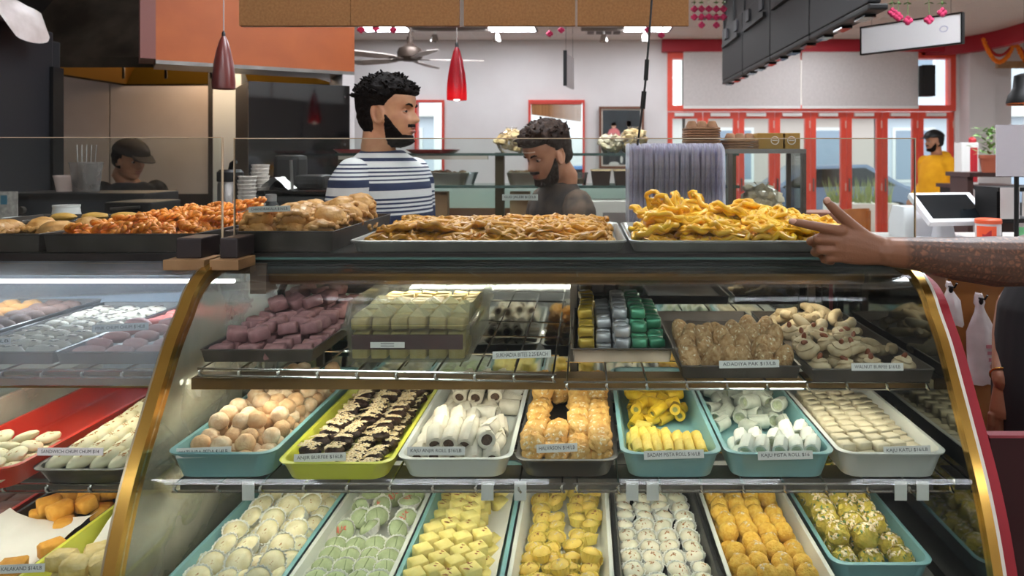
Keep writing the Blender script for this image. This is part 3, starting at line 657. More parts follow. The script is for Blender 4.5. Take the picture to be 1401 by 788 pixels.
# --- mathura peda: round tan balls, three heaped layers
M_peda = mat('peda_fudge', '#cfab84', .75, col2='#bb926a', nscale=60, bump=.35, bscale=260, rnd=.12, sss=.05)
M_peda2 = mat('peda_sugared', '#dfc8ab', .8, col2='#cba985', nscale=60, bump=.35, bscale=260, rnd=.08, sss=.05)
pp = ballproto('peda_ball', .0178, M_peda, .13, 3)+ballproto('peda_ball', .0178, M_peda2, .13, 3)
PED = lambda i, j: (J(.6), J(.6), random.uniform(0, 6.28))
grid(pp, lin(-.728, -.600, 5), step(1.362, 1.80, .0335), ZM+.023, 'tan peda ball, bottom layer', ', teal tray', 'peda balls in the teal tray', 'sweet', .004, PED)
grid(pp, lin(-.722, -.604, 4), step(1.372, 1.79, .035), ZM+.046, 'tan peda ball, second layer', ', teal tray', 'peda balls in the teal tray', 'sweet', .006, PED, skip=lambda i, j: (j < 1 and i > 2))
grid(pp, lin(-.712, -.610, 4), step(1.43, 1.80, .038), ZM+.068, 'tan peda ball, top layer', ', teal tray', 'peda balls in the teal tray', 'sweet', .008, PED, skip=lambda i, j: (i+j) % 4 == 3)
# --- anjir burfee: dark fruity lumps under nut slivers
M_anj = mat('anjir_paste', '#3a2119', .5, col2='#241310', nscale=90, bump=.5, bscale=200, rnd=.2)
def anjk(k): return [nutflakes(k+30, 62, lambda r: ((lambda x, y: ((x, y, .0232-abs(x)*.12), (x*20, y*20, 1)))(r.uniform(-.016, .016), r.uniform(-.0125, .0125))), .0034)]
pp = blockproto('anjir_burfee', .034, .029, .021, M_anj, .0042, 4, .008, anjk)
AR = lambda i, j: (J(.2), J(.2), J(.6))
grid(pp, lin(-.523, -.392, 4), step(1.342, 1.80, .034), ZM+.005, 'dark nutty anjir burfee piece, bottom layer', ', lime tray', 'anjir burfee pieces', 'sweet', .005, AR)
grid(pp, lin(-.515, -.412, 3), step(1.372, 1.80, .036), ZM+.026, 'dark nutty anjir burfee piece, upper layer', ', lime tray', 'anjir burfee pieces', 'sweet', .006, AR, skip=lambda i, j: (j < 2 and i == 2), xoff=lambda j: .002*j)
# --- rolls
def rollproto(name, r, L, m, m_in, hollow=.55, n=2, depth=.004, sq=1.):
    out = []
    for k in range(n):
        mb = MB(); ns = 12; r0 = random.Random(k)
        prof = [(r*hollow, -L/2+depth), (r*hollow, -L/2+.0005), (r*.93, -L/2), (r, -L/2+.0015), (r*(1+.04*r0.uniform(-1, 1)), 0), (r, L/2-.0015), (r*.93, L/2), (r*hollow, L/2-.0005), (r*hollow, L/2-depth)]
        rings = [[Vector((a*(1+.03*math.cos(2*t+k))*math.cos(t), y, a*math.sin(t)*sq)) for t in [2*math.pi*q/ns for q in range(ns)]] for a, y in prof]
        mb.loft(rings, False, 0)
        mb.add(rings[0], [tuple(range(ns))], 1); mb.add(rings[-1], [tuple(range(ns))], 1)
        # lapped seam
        mb.box((-.0012, -L/2, r*sq*.96), (r*.5, L/2, r*sq*1.04), 0)
        out.append(Proto(mb.build(name, [m, m_in], link=False, ang=60)))
    return out
M_kroll = mat('kaju_roll_paste', '#dbd5c8', .65, col2='#cdc5b4', nscale=50, bump=.1, rnd=.05, sss=.05)
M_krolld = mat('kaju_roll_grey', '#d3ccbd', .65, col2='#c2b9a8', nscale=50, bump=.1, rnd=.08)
M_figin = mat('fig_filling', '#3b2a22', .7, col2='#5a4436', nscale=200, bump=.4)
pr = rollproto('kaju_anjir_roll', .0165, .046, M_kroll, M_figin, .62); prd = rollproto('kaju_anjir_roll', .0165, .046, M_krolld, M_figin, .62)
g_ = 'kaju anjir rolls in the white tray'
grid(pr, lin(-.310, -.174, 5), step(1.370, 1.56, .044), ZM+.028, 'white kaju anjir roll', ', milky tray', g_, 'sweet', .003, lambda i, j: (.12+J(.25), 0, J(.2)), skip=lambda i, j: j > 3 and i > 2)
grid(pr, lin(-.285, -.19, 4), step(1.39, 1.50, .046), ZM+.052, 'white kaju anjir roll, upper layer', ', milky tray', g_, 'sweet', .005, lambda i, j: (.1+J(.3), 0, J(.3)), skip=lambda i, j: j == 2 and i > 1)
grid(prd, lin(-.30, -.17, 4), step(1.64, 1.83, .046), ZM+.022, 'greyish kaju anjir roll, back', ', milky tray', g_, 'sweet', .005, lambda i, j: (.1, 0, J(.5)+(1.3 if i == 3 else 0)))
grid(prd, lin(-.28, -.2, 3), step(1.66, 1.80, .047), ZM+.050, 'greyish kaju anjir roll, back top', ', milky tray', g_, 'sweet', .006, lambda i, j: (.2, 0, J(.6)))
for k, (x, y, a) in enumerate(((-.215, 1.6, 1.4), (-.26, 1.60, .3))): pr[0].put((x, y, ZM+.022), (.3 if k else 0, 0, a), 'white kaju anjir roll showing its dark fig end, '+('apart in the bare patch' if k == 0 else 'beside the bare patch'), g_, 'sweet')
# --- halvason: golden knobbly cookies with almond slivers
M_halv = mat('halvason_gold', '#d6ac62', .65, col2='#bd883f', nscale=70, bump=.6, bscale=150, rnd=.12)
def hk(k): return [nutflakes(k+50, 20, lambda r: ((lambda a, q: ((q*math.cos(a), q*math.sin(a), .0105-q*q*14), (math.cos(a)*q*40, math.sin(a)*q*40, 1)))(r.uniform(0, 6.28), r.uniform(.0, .017))), .0042)]
pp = ballproto('halvason', .0225, M_halv, .34, 3, 3, (1, 1, .5), 4.5, hk)
hx = lin(-.098, .032, 4)
grid(pp, hx, step(1.368, 1.80, .033), ZM+.028, 'golden halvason', ', black tray', 'halvason in the black tray', 'sweet', .004, lambda i, j: (.55+J(.15), J(.15), J(.3)), skip=lambda i, j: (i == 1 and 5 <= j <= 9))
grid(pp, hx, step(1.378, 1.80, .036), ZM+.046, 'golden halvason, upper layer', ', black tray', 'halvason in the black tray', 'sweet', .004, lambda i, j: (.6+J(.15), J(.15), J(.3)), skip=lambda i, j: (i == 1 and (j < 1 or 2 < j < 9)) or (i == 2 and j < 2) or (i in (0, 3) and j in (6, 7)))
# --- badam pista rolls
M_bad = mat('badam_yellow', '#ead06a', .6, col2='#dcbd4b', nscale=60, bump=.15, bscale=200, rnd=.06, sss=.05)
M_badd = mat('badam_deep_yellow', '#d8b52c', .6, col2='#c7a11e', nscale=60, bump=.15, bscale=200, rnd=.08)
M_pin = mat('pista_filling', '#6f7a48', .7, col2='#8b8a52', nscale=200, bump=.3)
pr = rollproto('badam_pista_roll', .0102, .034, M_bad, M_pin, .5); prd = rollproto('badam_pista_roll', .0118, .042, M_badd, M_pin, .5)
g_ = 'badam pista rolls in the teal tray'
grid(pr, lin(.094, .223, 8), step(1.366, 1.48, .030), ZM+.021, 'yellow badam pista roll', ' from the front, teal tray', g_, 'sweet', .002, lambda i, j: (.22+J(.08), 0, J(.1)))
grid(pr, lin(.098, .218, 7), step(1.372, 1.45, .031), ZM+.039, 'yellow badam pista roll, upper layer', ', teal tray', g_, 'sweet', .003, lambda i, j: (.22+J(.1), 0, J(.14)), skip=lambda i, j: j == 2 and i > 3)
def heap(protos, x0, x1, y0, y1, z0, n, desc, tail, group, layers=2, dz=.02, flat=True, cat='sweet', rx=.25):
    """a loose jumble; pieces keep apart from each other within a layer and are named layer by layer"""
    r = random.Random(len(desc)+n); per = n//layers; names = ['bottom', 'second', 'third', 'top']
    for l in range(layers):
        pts = []; tries = 0; md = ((x1-x0)*(y1-y0)/max(per, 1))**.5*.72
        while len(pts) < per and tries < 4000:
            tries += 1; e = .012*l; p = (r.uniform(x0+e, x1-e), r.uniform(y0+e, y1-e))
            if all((p[0]-q[0])**2+(p[1]-q[1])**2 > md*md for q in pts): pts.append(p)
        pts.sort(key=lambda p: p[1]); rows = []; 
        for p in pts:
            if rows and p[1]-rows[-1][0][1] < md*1.1: rows[-1].append(p)
            else: rows.append([p])
        for a, row in enumerate(rows):
            for b_, p in enumerate(sorted(row)):
                ln = (names[l]+' layer, ') if layers > 1 else ''
                r.choice(protos).put((p[0], p[1], z0+dz*l), (r.uniform(-rx, rx), r.uniform(-rx, rx), r.uniform(0, 6.28)), f'{desc}, {ln}{ORD[min(b_, 14)]} from left in {ORD[min(a, 14)]} row{tail}', group, cat)
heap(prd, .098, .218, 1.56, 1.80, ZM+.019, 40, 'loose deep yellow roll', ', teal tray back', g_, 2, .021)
for k, (x, y, a) in enumerate(((.125, 1.535, 1.1), (.138, 1.50, .9))): pr[0].put((x, y, ZM+.018), (0, 0, a), 'stray yellow badam roll lying askew in the gap, '+('farther' if k == 0 else 'nearer')+' of the two', g_, 'sweet')
# --- kaju pista rolls
M_kp = mat('kaju_pista_white', '#e9eae2', .6, col2='#dcddd2', nscale=60, bump=.1, rnd=.04, sss=.05)
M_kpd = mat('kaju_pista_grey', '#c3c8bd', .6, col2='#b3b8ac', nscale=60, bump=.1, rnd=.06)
M_kpin = mat('pale_pista_filling', '#a9b495', .7, col2='#c2c7ac', nscale=200, bump=.3)
pr = rollproto('kaju_pista_roll', .0135, .036, M_kp, M_kpin, .68); prd = rollproto('kaju_pista_roll', .0145, .042, M_kpd, M_kpin, .74, depth=.012)
g_ = 'kaju pista rolls in the teal tray'
grid(pr, lin(.288, .424, 6), step(1.368, 1.435, .036), ZM+.025, 'white kaju pista roll', ', teal tray', g_, 'sweet', .003, lambda i, j: (.25+J(.1), 0, -.25+J(.2)))
grid(pr, lin(.300, .426, 5), [1.366, 1.402, 1.44], ZM+.045, 'white kaju pista roll, upper layer', ', teal tray', g_, 'sweet', .004, lambda i, j: (.25+J(.1), 0, -.3+J(.2)), skip=lambda i, j: j == 2 and i < 3)
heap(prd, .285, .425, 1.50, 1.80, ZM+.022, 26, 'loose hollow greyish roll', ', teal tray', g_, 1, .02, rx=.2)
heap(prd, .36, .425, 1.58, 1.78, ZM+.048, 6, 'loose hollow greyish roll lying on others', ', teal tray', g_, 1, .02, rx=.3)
# --- kaju katli
M_kat = mat('katli_paste', '#d3c8ae', .6, col2='#c5b99c', nscale=40, bump=.08, rnd=.06)
pp = blockproto('katli_square', .0272, .0252, .0145, M_kat, .0004, 2, .0012)
g_ = 'kaju katli squares in the white tray'
KR = lambda i, j: (-.03+J(.03), J(.03), .26+J(.05))
for l, (z, xs, ys) in enumerate(((ZM+.006, lin(.492, .627, 5), step(1.362, 1.72, .0325)), (ZM+.021, lin(.491, .624, 5), step(1.366, 1.70, .0325)), (ZM+.036, lin(.490, .588, 4), step(1.372, 1.69, .0325)))):
    grid(pp, xs, ys, z, 'pale katli square, '+['bottom', 'middle', 'top'][l]+' layer', ', white tray', g_, 'sweet', .0015, KR, xoff=lambda j: .0012*j, rowjit=.006)
pb = blockproto('katli_square', .04, .034, .026, M_kat, .0004, 1, .0012)
for k, (x, y, a) in enumerate(((.50, 1.70, .5), (.545, 1.715, .1), (.585, 1.70, .3))): pb[0].put((x, y, ZM+.046), (0, 0, a), 'thick double katli block at the back of the white tray, '+ORD[k]+' from left', g_, 'sweet')

# --- lowest level ---------------------------------------------------------
def fluted_cup(r, h, m, tilt=0.):
    mb = MB(); n = 40
    def ring(rad, z, a): return [Vector((rad*(1+a*(1 if q % 2 else -1))*math.cos(2*math.pi*q/n), rad*(1+a*(1 if q % 2 else -1))*math.sin(2*math.pi*q/n), z)) for q in range(n)]
    mb.loft([ring(r*.72, 0, .01), ring(r*.86, h*.5, .03), ring(r*1.04, h, .05), ring(r*1.0, h, .05), ring(r*.8, h*.5, .03), ring(r*.68, .001, .01)], True)
    o = mb.build('paper_cup', m, link=False, ang=20); return o
M_crm = mat('cream_sweet', '#e6dcba', .7, col2='#d6c89c', nscale=60, bump=.3, bscale=120, rnd=.06, sss=.05)
def k1(k): return [fluted_cup(.024, .017, M_cupw), nutflakes(k, 7, lambda r: ((lambda a, q: ((q*math.cos(a), q*math.sin(a), .0225-q*q*16), (0, 0, 1)))(r.uniform(0, 6.28), r.uniform(0, .01))), .0019, M_brnut)]
def cupped(name, r, zc, sc, m, kids, n=3, nz=.08, fr=2.5):
    out = []
    for k in range(n):
        o = MB().ball((0, 0, zc), r, 2, sc=sc, nz=nz, seed=k*3.3, fr=fr).build(name, m, link=False); out.append(Proto(o, kids(k)))
    return out
pp = cupped('cream_cup_sweet', .023, .013, (1, 1, .44), M_crm, k1)
grid(pp, lin(-.700, -.560, 4), step(1.280, 1.70, .043), ZB+.016, 'cream sweet in paper cup', ', lowest teal tray', 'cream sweets in paper cups', 'sweet', .005, lambda i, j: (.55+J(.35), J(.45), J(.6)), rowjit=.012, skip=lambda i, j: False)
grid(pp, lin(-.69, -.58, 3), step(1.29, 1.68, .055), ZB+.034, 'cream sweet in paper cup, upper layer', ', lowest tray', 'cream sweets in paper cups', 'sweet', .008, lambda i, j: (.6+J(.3), J(.5), J(.6)))
M_grn = mat('green_sweet', '#b4bf97', .75, col2='#9ba981', nscale=50, bump=.4, bscale=150, rnd=.07)
M_pinkfl = mat('pink_fleck', '#d6745f', .6)
def k2(k):
    out = [fluted_cup(.0235, .016, M_cupw)]
    c = MB(); c.box((-.0008, -.011, .0228), (.0008, .011, .0238)); out.append(c.build('crease', mat('green_crease', '#7c8a63', .8), link=False))
    if k == 2: out.append(nutflakes(9, 7, lambda r: ((r.uniform(-.012, .012), r.uniform(-.01, .01), .0235), (0, 0, 1)), .0035, M_pinkfl, 'pink_flecks'))
    return out
pp = cupped('green_cup_sweet', .0225, .0135, (1, .92, .45), M_grn, k2, 3, .05)
grid(pp[:2], lin(-.490, -.372, 4), step(1.280, 1.47, .040), ZB+.012, 'pale green sweet in white paper cup', ', white tray', 'pale green sweets', 'sweet', .004, lambda i, j: (.3+J(.2), J(.2), J(.3)))
grid(pp, lin(-.480, -.380, 3), step(1.50, 1.70, .047), ZB+.018, 'green sweet tipped in cup, farther part', ', white tray', 'pale green sweets', 'sweet', .010, lambda i, j: (.5+J(.6), J(.7), J(.6)))
tag(MB().loft([[Vector((-.510+.002*math.sin(i*1.7)+.0, 1.25+.053*i, ZB+.034-.03*min(1, 0))) , Vector((-.498, 1.25+.053*i, ZB+.008+.001*math.sin(i*2.))), Vector((-.42, 1.25+.053*i, ZB+.006)), Vector((-.362, 1.25+.053*i, ZB+.008+.001*math.cos(i*2.))), Vector((-.351, 1.25+.053*i, ZB+.034))] for i in range(10)], False, closed=False).build('tray_paper', M_paper), 'white paper lining the tray under pale green sweets', 'paper')
M_cub = mat('burfi_yellow', '#ecdc8c', .65, col2='#e2cf74', nscale=60, bump=.2, bscale=150, rnd=.05, sss=.05)
def k3(k): return [nutflakes(k+9, 2 if k else 5, lambda r: ((r.uniform(-.012, .012), r.uniform(-.012, .012), .0285), (0, 0, 1)), .0035, M_brnut)] if k < 2 else []
pp = blockproto('burfi_cube', .0305, .0305, .027, M_cub, .0008, 4, .0018, k3)
CR = lambda i, j: (J(.06), J(.06), .62+J(.1))
grid(pp, lin(-.305, -.185, 4), step(1.276, 1.69, .040), ZB+.006, 'pale yellow burfi cube, bottom layer', ', teal tray', 'yellow burfi cubes', 'sweet', .002, CR, rowjit=.014, skip=lambda i, j: (i == 3 and j in (0, 5, 6, 7)))
grid(pp, lin(-.300, -.200, 4), step(1.280, 1.69, .041), ZB+.035, 'pale yellow burfi cube, upper layer', ', teal tray', 'yellow burfi cubes', 'sweet', .003, CR, rowjit=.014, skip=lambda i, j: (i == 0 and j > 4) or (i == 3 and 3 < j < 9))
M_lab_or = mat('orange_tint_cube', '#e6b24a', .6)
tag(MB().loft([[Vector((x, y, ZB+.008+.045*((x+.2)/.06 if x > -.2 else 0)+.002*math.sin(20*y))) for x in lin(-.31, -.158, 8)] for y in lin(1.26, 1.7, 12)], False, closed=False).build('tray_paper', M_paper), 'white paper lining the tray beneath yellow burfi cubes', 'paper')
M_ycup = mat('yellow_cup_sweet', '#eacb6a', .65, col2='#dfba52', nscale=60, bump=.25, bscale=120, rnd=.05, sss=.05)
def k4(k): return [fluted_cup(.0200, .018, M_cupy), nutflakes(k+70, 12, lambda r: ((lambda a, q: ((q*math.cos(a), q*math.sin(a), .0252-q*q*32), (math.cos(a)*q*60, math.sin(a)*q*60, 1)))(r.uniform(0, 6.28), r.uniform(.0, .013))), .0022, M_brnut if k % 2 else M_nut)]
pp = cupped('yellow_cup_sweet', .0178, .0130, (1, 1, .68), M_ycup, k4)
grid(pp, lin(-.103, .012, 4), step(1.280, 1.41, .038), ZB+.008, 'yellow sweet in yellow cup', ', front part, white tray', 'yellow sweets in yellow cups', 'sweet', .003, lambda i, j: (.2+J(.15), J(.15), J(3)), skip=lambda i, j: False)
grid(pp, lin(-.085, .005, 3), step(1.296, 1.40, .042), ZB+.026, 'yellow sweet in yellow cup, upper layer', ', white tray', 'yellow sweets in yellow cups', 'sweet', .004, lambda i, j: (.2+J(.15), J(.15), J(3)), skip=lambda i, j: (i+j) % 2)
grid(pp, lin(-.09, .015, 4), step(1.430, 1.70, .040), ZB+.010, 'yellow sweet in yellow cup, farther part', ', white tray', 'yellow sweets in yellow cups', 'sweet', .008, lambda i, j: (.25+J(.2), J(.2), J(3)), skip=lambda i, j: (i*3+j*5) % 7 == 2)
M_wcup = mat('white_cup_sweet', '#e9e2cd', .7, col2='#dfd6bd', nscale=60, bump=.2, bscale=120, rnd=.03, sss=.05)
def k5(k): return [fluted_cup(.0222, .0175, M_cupw), nutflakes(k+90, 9, lambda r: ((lambda a, q: ((q*math.cos(a), q*math.sin(a), .0258-q*q*26), (math.cos(a)*q*50, math.sin(a)*q*50, 1)))(r.uniform(0, 6.28), r.uniform(.0, .014))), .0019, M_brnut)]
pp = cupped('white_cup_sweet', .0195, .0135, (1, 1, .62), M_wcup, k5)
grid(pp, lin(.090, .214, 4), step(1.277, 1.71, .0395), ZB+.009, 'white sweet in white cup', ', black tray', 'white sweets in white cups', 'sweet', .003, lambda i, j: (.25+J(.12), J(.12), J(3)), xoff=lambda j: -.001*j)
M_lad = mat('laddoo_orange', '#e6bc52', .7, col2='#d4a134', nscale=130, bump=.8, bscale=260, rnd=.06, sss=.05)
def k6(k): return [nutflakes(k+110, 6 if k else 0, lambda r: ((lambda a, q: ((q*math.cos(a), q*math.sin(a), .0205*math.sqrt(max(0., 1-(q/.0205)**2))*.95), (math.cos(a)*q*60, math.sin(a)*q*60, 1)))(r.uniform(0, 6.28), r.uniform(.0, .012))), .0032)] if k else []
pp = ballproto('laddoo', .0195, M_lad, .07, 3, 3, (1, 1, .95), 6., k6)
grid(pp, lin(.284, .404, 4), step(1.278, 1.70, .0365), ZB+.022, 'orange yellow laddoo, bottom layer', ', white tray', 'orange laddoo in the white tray', 'sweet', .003, lambda i, j: (J(.3), J(.3), J(3)))
grid(pp, lin(.284, .392, 4), step(1.292, 1.70, .0375), ZB+.048, 'orange yellow laddoo, upper layer', ', white tray', 'orange laddoo in the white tray', 'sweet', .004, lambda i, j: (J(.3), J(.3), J(3)), skip=lambda i, j: (i == 3 and j in (3, 7)) or (i == 0 and j == 3))
M_gl = mat('green_laddoo', '#b3a545', .7, col2='#c9ae45', nscale=160, bump=1., bscale=160, rnd=.1)
M_glbit = mat('pista_bit', '#5e7a4c', .6)
def k7(k):
    f = lambda r: ((lambda a, e: ((.0265*math.cos(a)*math.cos(e), .0265*math.sin(a)*math.cos(e), .0255*math.sin(e)), (math.cos(a)*math.cos(e), math.sin(a)*math.cos(e), math.sin(e))))(r.uniform(0, 6.28), r.uniform(.3, 1.5)))
    return [nutflakes(k+130, 22, f, .0045), nutflakes(k+150, 16, f, .003, M_glbit, 'pistachio_bits')]
pp = ballproto('green_laddoo', .0235, M_gl, .26, 3, 3, (1, 1, .95), 4., k7)
grid(pp, lin(.490, .592, 3), step(1.374, 1.76, .046), ZB+.030, 'greenish nutty laddoo, bottom layer', ', teal tray', 'greenish laddoo in the teal tray', 'sweet', .004, lambda i, j: (J(.3), J(.3), J(3)))
grid(pp, lin(.486, .574, 3), step(1.398, 1.76, .047), ZB+.064, 'greenish nutty laddoo, upper layer', ', teal tray', 'greenish laddoo in the teal tray', 'sweet', .006, lambda i, j: (J(.3), J(.3), J(3)), skip=lambda i, j: j == 0 and i == 2)

# --- upper level ----------------------------------------------------------
ZTL = Z_TL+.0095; ZT = Z_TR+.0035
M_pink = mat('pink_burfee', '#ad7d7f', .7, col2='#966a6c', nscale=60, bump=.35, bscale=150, rnd=.1)
pp = blockproto('pink_burfee', .038, .034, .024, M_pink, .0016, 3, .003)
grid(pp, lin(-.714, -.556, 4), step(1.44, 1.83, .042), ZTL, 'pink burfee block, bottom layer', ', steel tray', 'pink burfee blocks', 'sweet', .004, lambda i, j: (J(.08), J(.08), .15+J(.2)))
grid(pp, lin(-.70, -.572, 4), step(1.475, 1.82, .048), ZTL+.026, 'pink burfee block, upper layer', ', steel tray', 'pink burfee blocks', 'sweet', .007, lambda i, j: (J(.25), J(.25), J(.7)), skip=lambda i, j: (j == 0 and i > 1))
heap(pp, -.70, -.58, 1.62, 1.82, ZTL+.056, 9, 'pink burfee block tumbled on top', ', steel tray', 'pink burfee blocks', 1, .02, rx=.5)
# translucent box of stacked yellow squares
bx = empty('plastic_box', (-.345, 1.415, ZTL-.003), 'clear plastic storage box of yellow sweets on the upper shelf, white sticker on front', 'box')
G_box = glass('cloudy_plastic', tint='#eef0ee', refl=.5, rough=.1, haze=.10, hazecol='#f4f6f2', hscale=10)
w = .118; dpt = .33
mb = MB(); mb.loft([rrect(-w, w, 0, dpt, .02, 0, 4), rrect(-w-.004, w+.004, -.004, dpt+.004, .022, .062, 4), rrect(-w-.012, w+.012, -.012, dpt+.012, .024, .064, 4), rrect(-w-.012, w+.012, -.012, dpt+.012, .024, .071, 4), rrect(-w-.003, w+.003, -.003, dpt+.003, .022, .071, 4), rrect(-w+.003, w-.003, .003, dpt-.003, .018, .003, 4)], True)
mb.build('box_body', G_box, bx, ang=40)
mb = MB(); mb.loft([rrect(-w-.008, w+.008, -.008, dpt+.008, .024, .073, 4), rrect(-w-.004, w+.010, .004, dpt+.018, .024, .112, 4), rrect(-w-.001, w+.007, .007, dpt+.015, .022, .112, 4), rrect(-w-.005, w+.005, -.005, dpt+.005, .022, .073, 4)], False)
mb.build('box_collar', G_box, bx, ang=40)
MB().box((-.068, -.0075, .030), (-.002, -.0065, .041)).build('sticker', M_paper, bx, smooth=False)
tx = MB()
for k in range(2): tx.box((-.048, -.0080, .0375-.0045*k), (-.022, -.0076, .0390-.0045*k))
tx.build('printed_lines', mat('grey_print', '#77777a', .6), bx, smooth=False)['kind'] = 'stuff'
M_boxy = mat('box_sweet_yellow', '#ead596', .7, col2='#dcc27a', nscale=60, bump=.2, rnd=.08)
MB().box((-w+.01, .004, .024), (w-.01, .008, .052)).build('maroon_card', mat('maroon_card', '#6d4146', .7), bx, smooth=False)
pp = blockproto('boxed_sweet', .0315, .034, .022, M_boxy, .0006, 3, .002)
bxx = [-.345+x for x in lin(-.094, .094, 6)]
grid(pp, bxx, [1.442, 1.478, 1.514], ZTL+.001, 'yellow square sweet, bottom layer', ' of the plastic box', 'yellow squares in the plastic box', 'sweet', .001, lambda i, j: (0, 0, 0))
grid(pp, bxx, step(1.442, 1.70, .036), ZTL+.058, 'yellow square sweet, upper layer', ' of the plastic box', 'yellow squares in the plastic box', 'sweet', .002, lambda i, j: (J(.1), J(.15), J(.2)))
M_ruff = mat('ruffled_liner', '#e5d9a6', .7)
# a filler layer under the top one, seen through the side
grid(pp, bxx, [1.45, 1.486], ZTL+.029, 'yellow square sweet, middle layer', ' of the plastic box', 'yellow squares in the plastic box', 'sweet', .001, lambda i, j: (0, 0, 0))
pk = []
for k in range(2):
    mb = MB(); mb.add([(-.017, -.014, .0), (.017, -.014, .0), (.017, .016, .0), (-.017, .016, 0), (0, -.012, .013+.004*k), (0, .015, .012)], [(0, 1, 4), (1, 2, 5, 4), (2, 3, 5), (3, 0, 4, 5)]); pk.append(Proto(mb.build('folded_wrapper', M_ruff, link=False, smooth=False)))
for j, y in enumerate((1.447, 1.487, 1.527, 1.575)):
    for i, x in enumerate(bxx):
        if (i*2+j) % 3 != 1: pk[(i+j) % 2].put((x, y, ZTL+.081), (0, 0, J(.3)), f'folded pale wrapper peak, {where(i, 6, j)}, in the plastic box', 'folded wrappers in the plastic box', 'wrapper')
# foil wrapped bites: columns of gold, white, green
FO = [('gold', '#b99a35'), ('white', '#c9c8cc'), ('white', '#bfbfc4'), ('green', '#4f9a76'), ('green', '#3f8a68')]
for i, (cn, cc) in enumerate(FO):
    m_ = mat('foil_'+cc, cc, .28, .35, coat=.4)
    pp = blockproto('wrapped_bite', .032, .03, .021, m_, .0022, 3, .003, seed=i)
    for j, y in enumerate(lin(1.548, 1.84, 8)):
        for l in range([3, 2, 3, 3, 2][i]+(1 if j > 1 else 0)-(1 if j == 0 and i in (1, 3) else 0)):
            random.choice(pp).put((.004+.0375*i+J(.002), y+J(.003), ZT+.022*l), (J(.08), J(.08), J(.25)), f'{cn} foil wrapped bite, stack {ORD[j]} from the front in {ORD[i]} column, {ORD[l]} up', 'foil wrapped bites', 'sweet')
# adadiya pak: knobbly tan cones
M_ada = mat('adadiya_tan', '#c9a67a', .75, col2='#a47a4c', nscale=120, bump=.9, bscale=220, rnd=.1)
ap = []
for k in range(3):
    mb = MB(); rings = []
    for q in range(9):
        z = .046*q/8; rr = .0195*math.sqrt(max(.0, 1-(q/8.2)**2.6))+.0005
        rings.append([Vector((rr*math.cos(t)*(1+.14*noise.noise(Vector((math.cos(t)*2, math.sin(t)*2, z*70+k*9)))), rr*math.sin(t)*(1+.14*noise.noise(Vector((math.cos(t)*2, math.sin(t)*2, z*70+k*9)))), z)) for t in [2*math.pi*a/14 for a in range(14)]])
    mb.loft(rings); o = mb.build('adadiya_pak', M_ada, link=False, ang=70)
    fl = nutflakes(k+170, 16, lambda r: ((lambda a, z: ((.0195*math.sqrt(max(0, 1-(z/.047)**2.6))*math.cos(a)*1.04, .0195*math.sqrt(max(0, 1-(z/.047)**2.6))*math.sin(a)*1.04, z), (math.cos(a), math.sin(a), .4)))(r.uniform(0, 6.28), r.uniform(.012, .044))), .003)
    ap.append(Proto(o, [fl]))
for i, n in enumerate((5, 4, 4, 5, 6, 6)):
    for j in range(n):
        random.choice(ap).put((.214+.0345*i+J(.002), 1.437+.034*j+J(.003), ZT+.011+(.012*j if j < 3 else .02)), (.35+J(.1), J(.1), J(3)), f'knobbly tan adadiya pak piece, {ORD[j]} from the front in {ORD[i]} column', 'adadiya pak pieces', 'sweet')
# walnut burfee: piped swirls with an almond; plain crescents behind
M_wal = mat('walnut_swirl', '#cbb795', .7, col2='#b7a07c', nscale=50, bump=.15, rnd=.08)
M_alm = mat('almond_skin', '#8a4a2c', .5, col2='#713a20', nscale=100)
wp = []
for k in range(3):
    mb = MB(); rings = []
    for q, (rr, z) in enumerate(((.001, 0), (.021, 0), (.0245, .006), (.0235, .012), (.017, .015), (.0165, .0155), (.0175, .019), (.012, .0225), (.004, .0232), (.0005, .0232))):
        rings.append([Vector((rr*(1+.07*math.cos(3*t+q*.7+k))*math.cos(t), rr*(1+.07*math.cos(3*t+q*.7+k))*math.sin(t)*.92, z+.0014*math.sin(2*t+k))) for t in [2*math.pi*a/18 for a in range(18)]])
    mb.loft(rings); o = mb.build('walnut_burfee', M_wal, link=False, ang=60)
    al = MB().ball((0, 0, .026), .007, 2, sc=(.72, .72, 1.25), M=Matrix.Rotation(.5*k, 3, 'X')).build('almond', M_alm, link=False); wp.append(Proto(o, [al]))
grid(wp, lin(.462, .562, 3), step(1.425, 1.55, .043), ZT+.008, 'walnut burfee swirl with almond, bottom layer', ', steel tray', 'walnut burfee swirls', 'sweet', .006, lambda i, j: (.15+J(.15), J(.15), J(3)))
grid(wp, lin(.455, .55, 3), step(1.46, 1.60, .045), ZT+.032, 'walnut burfee swirl with almond, upper layer', ', steel tray', 'walnut burfee swirls', 'sweet', .008, lambda i, j: (.35+J(.25), J(.25), J(3)))
wp[1].put((.628, 1.445, ZT+.008), (.2, 0, .4), 'walnut burfee swirl with almond, alone by the tray edge', 'walnut burfee swirls', 'sweet')
cp = []
for k in range(2):
    mb = MB(); n = 9; pts = [(.017*math.cos(math.radians(-70+140*q/(n-1))), .026*math.sin(math.radians(-70+140*q/(n-1))), .009) for q in range(n)]
    mb.tube(pts, [.004+.0075*math.sin(math.pi*(.12+.76*q/(n-1))) for q in range(n)], 10); cp.append(Proto(mb.build('cashew_burfee', M_wal, link=False, ang=60)))
heap(cp, .46, .625, 1.60, 1.86, ZT+.004, 40, 'plain beige crescent burfee', ', walnut tray', 'crescent burfee at the back', 3, .017, rx=.5)
heap(cp, .565, .64, 1.5, 1.58, ZT+.012, 5, 'plain beige crescent burfee near the tray wall', ', walnut tray', 'crescent burfee at the back', 1, .017, rx=.4)

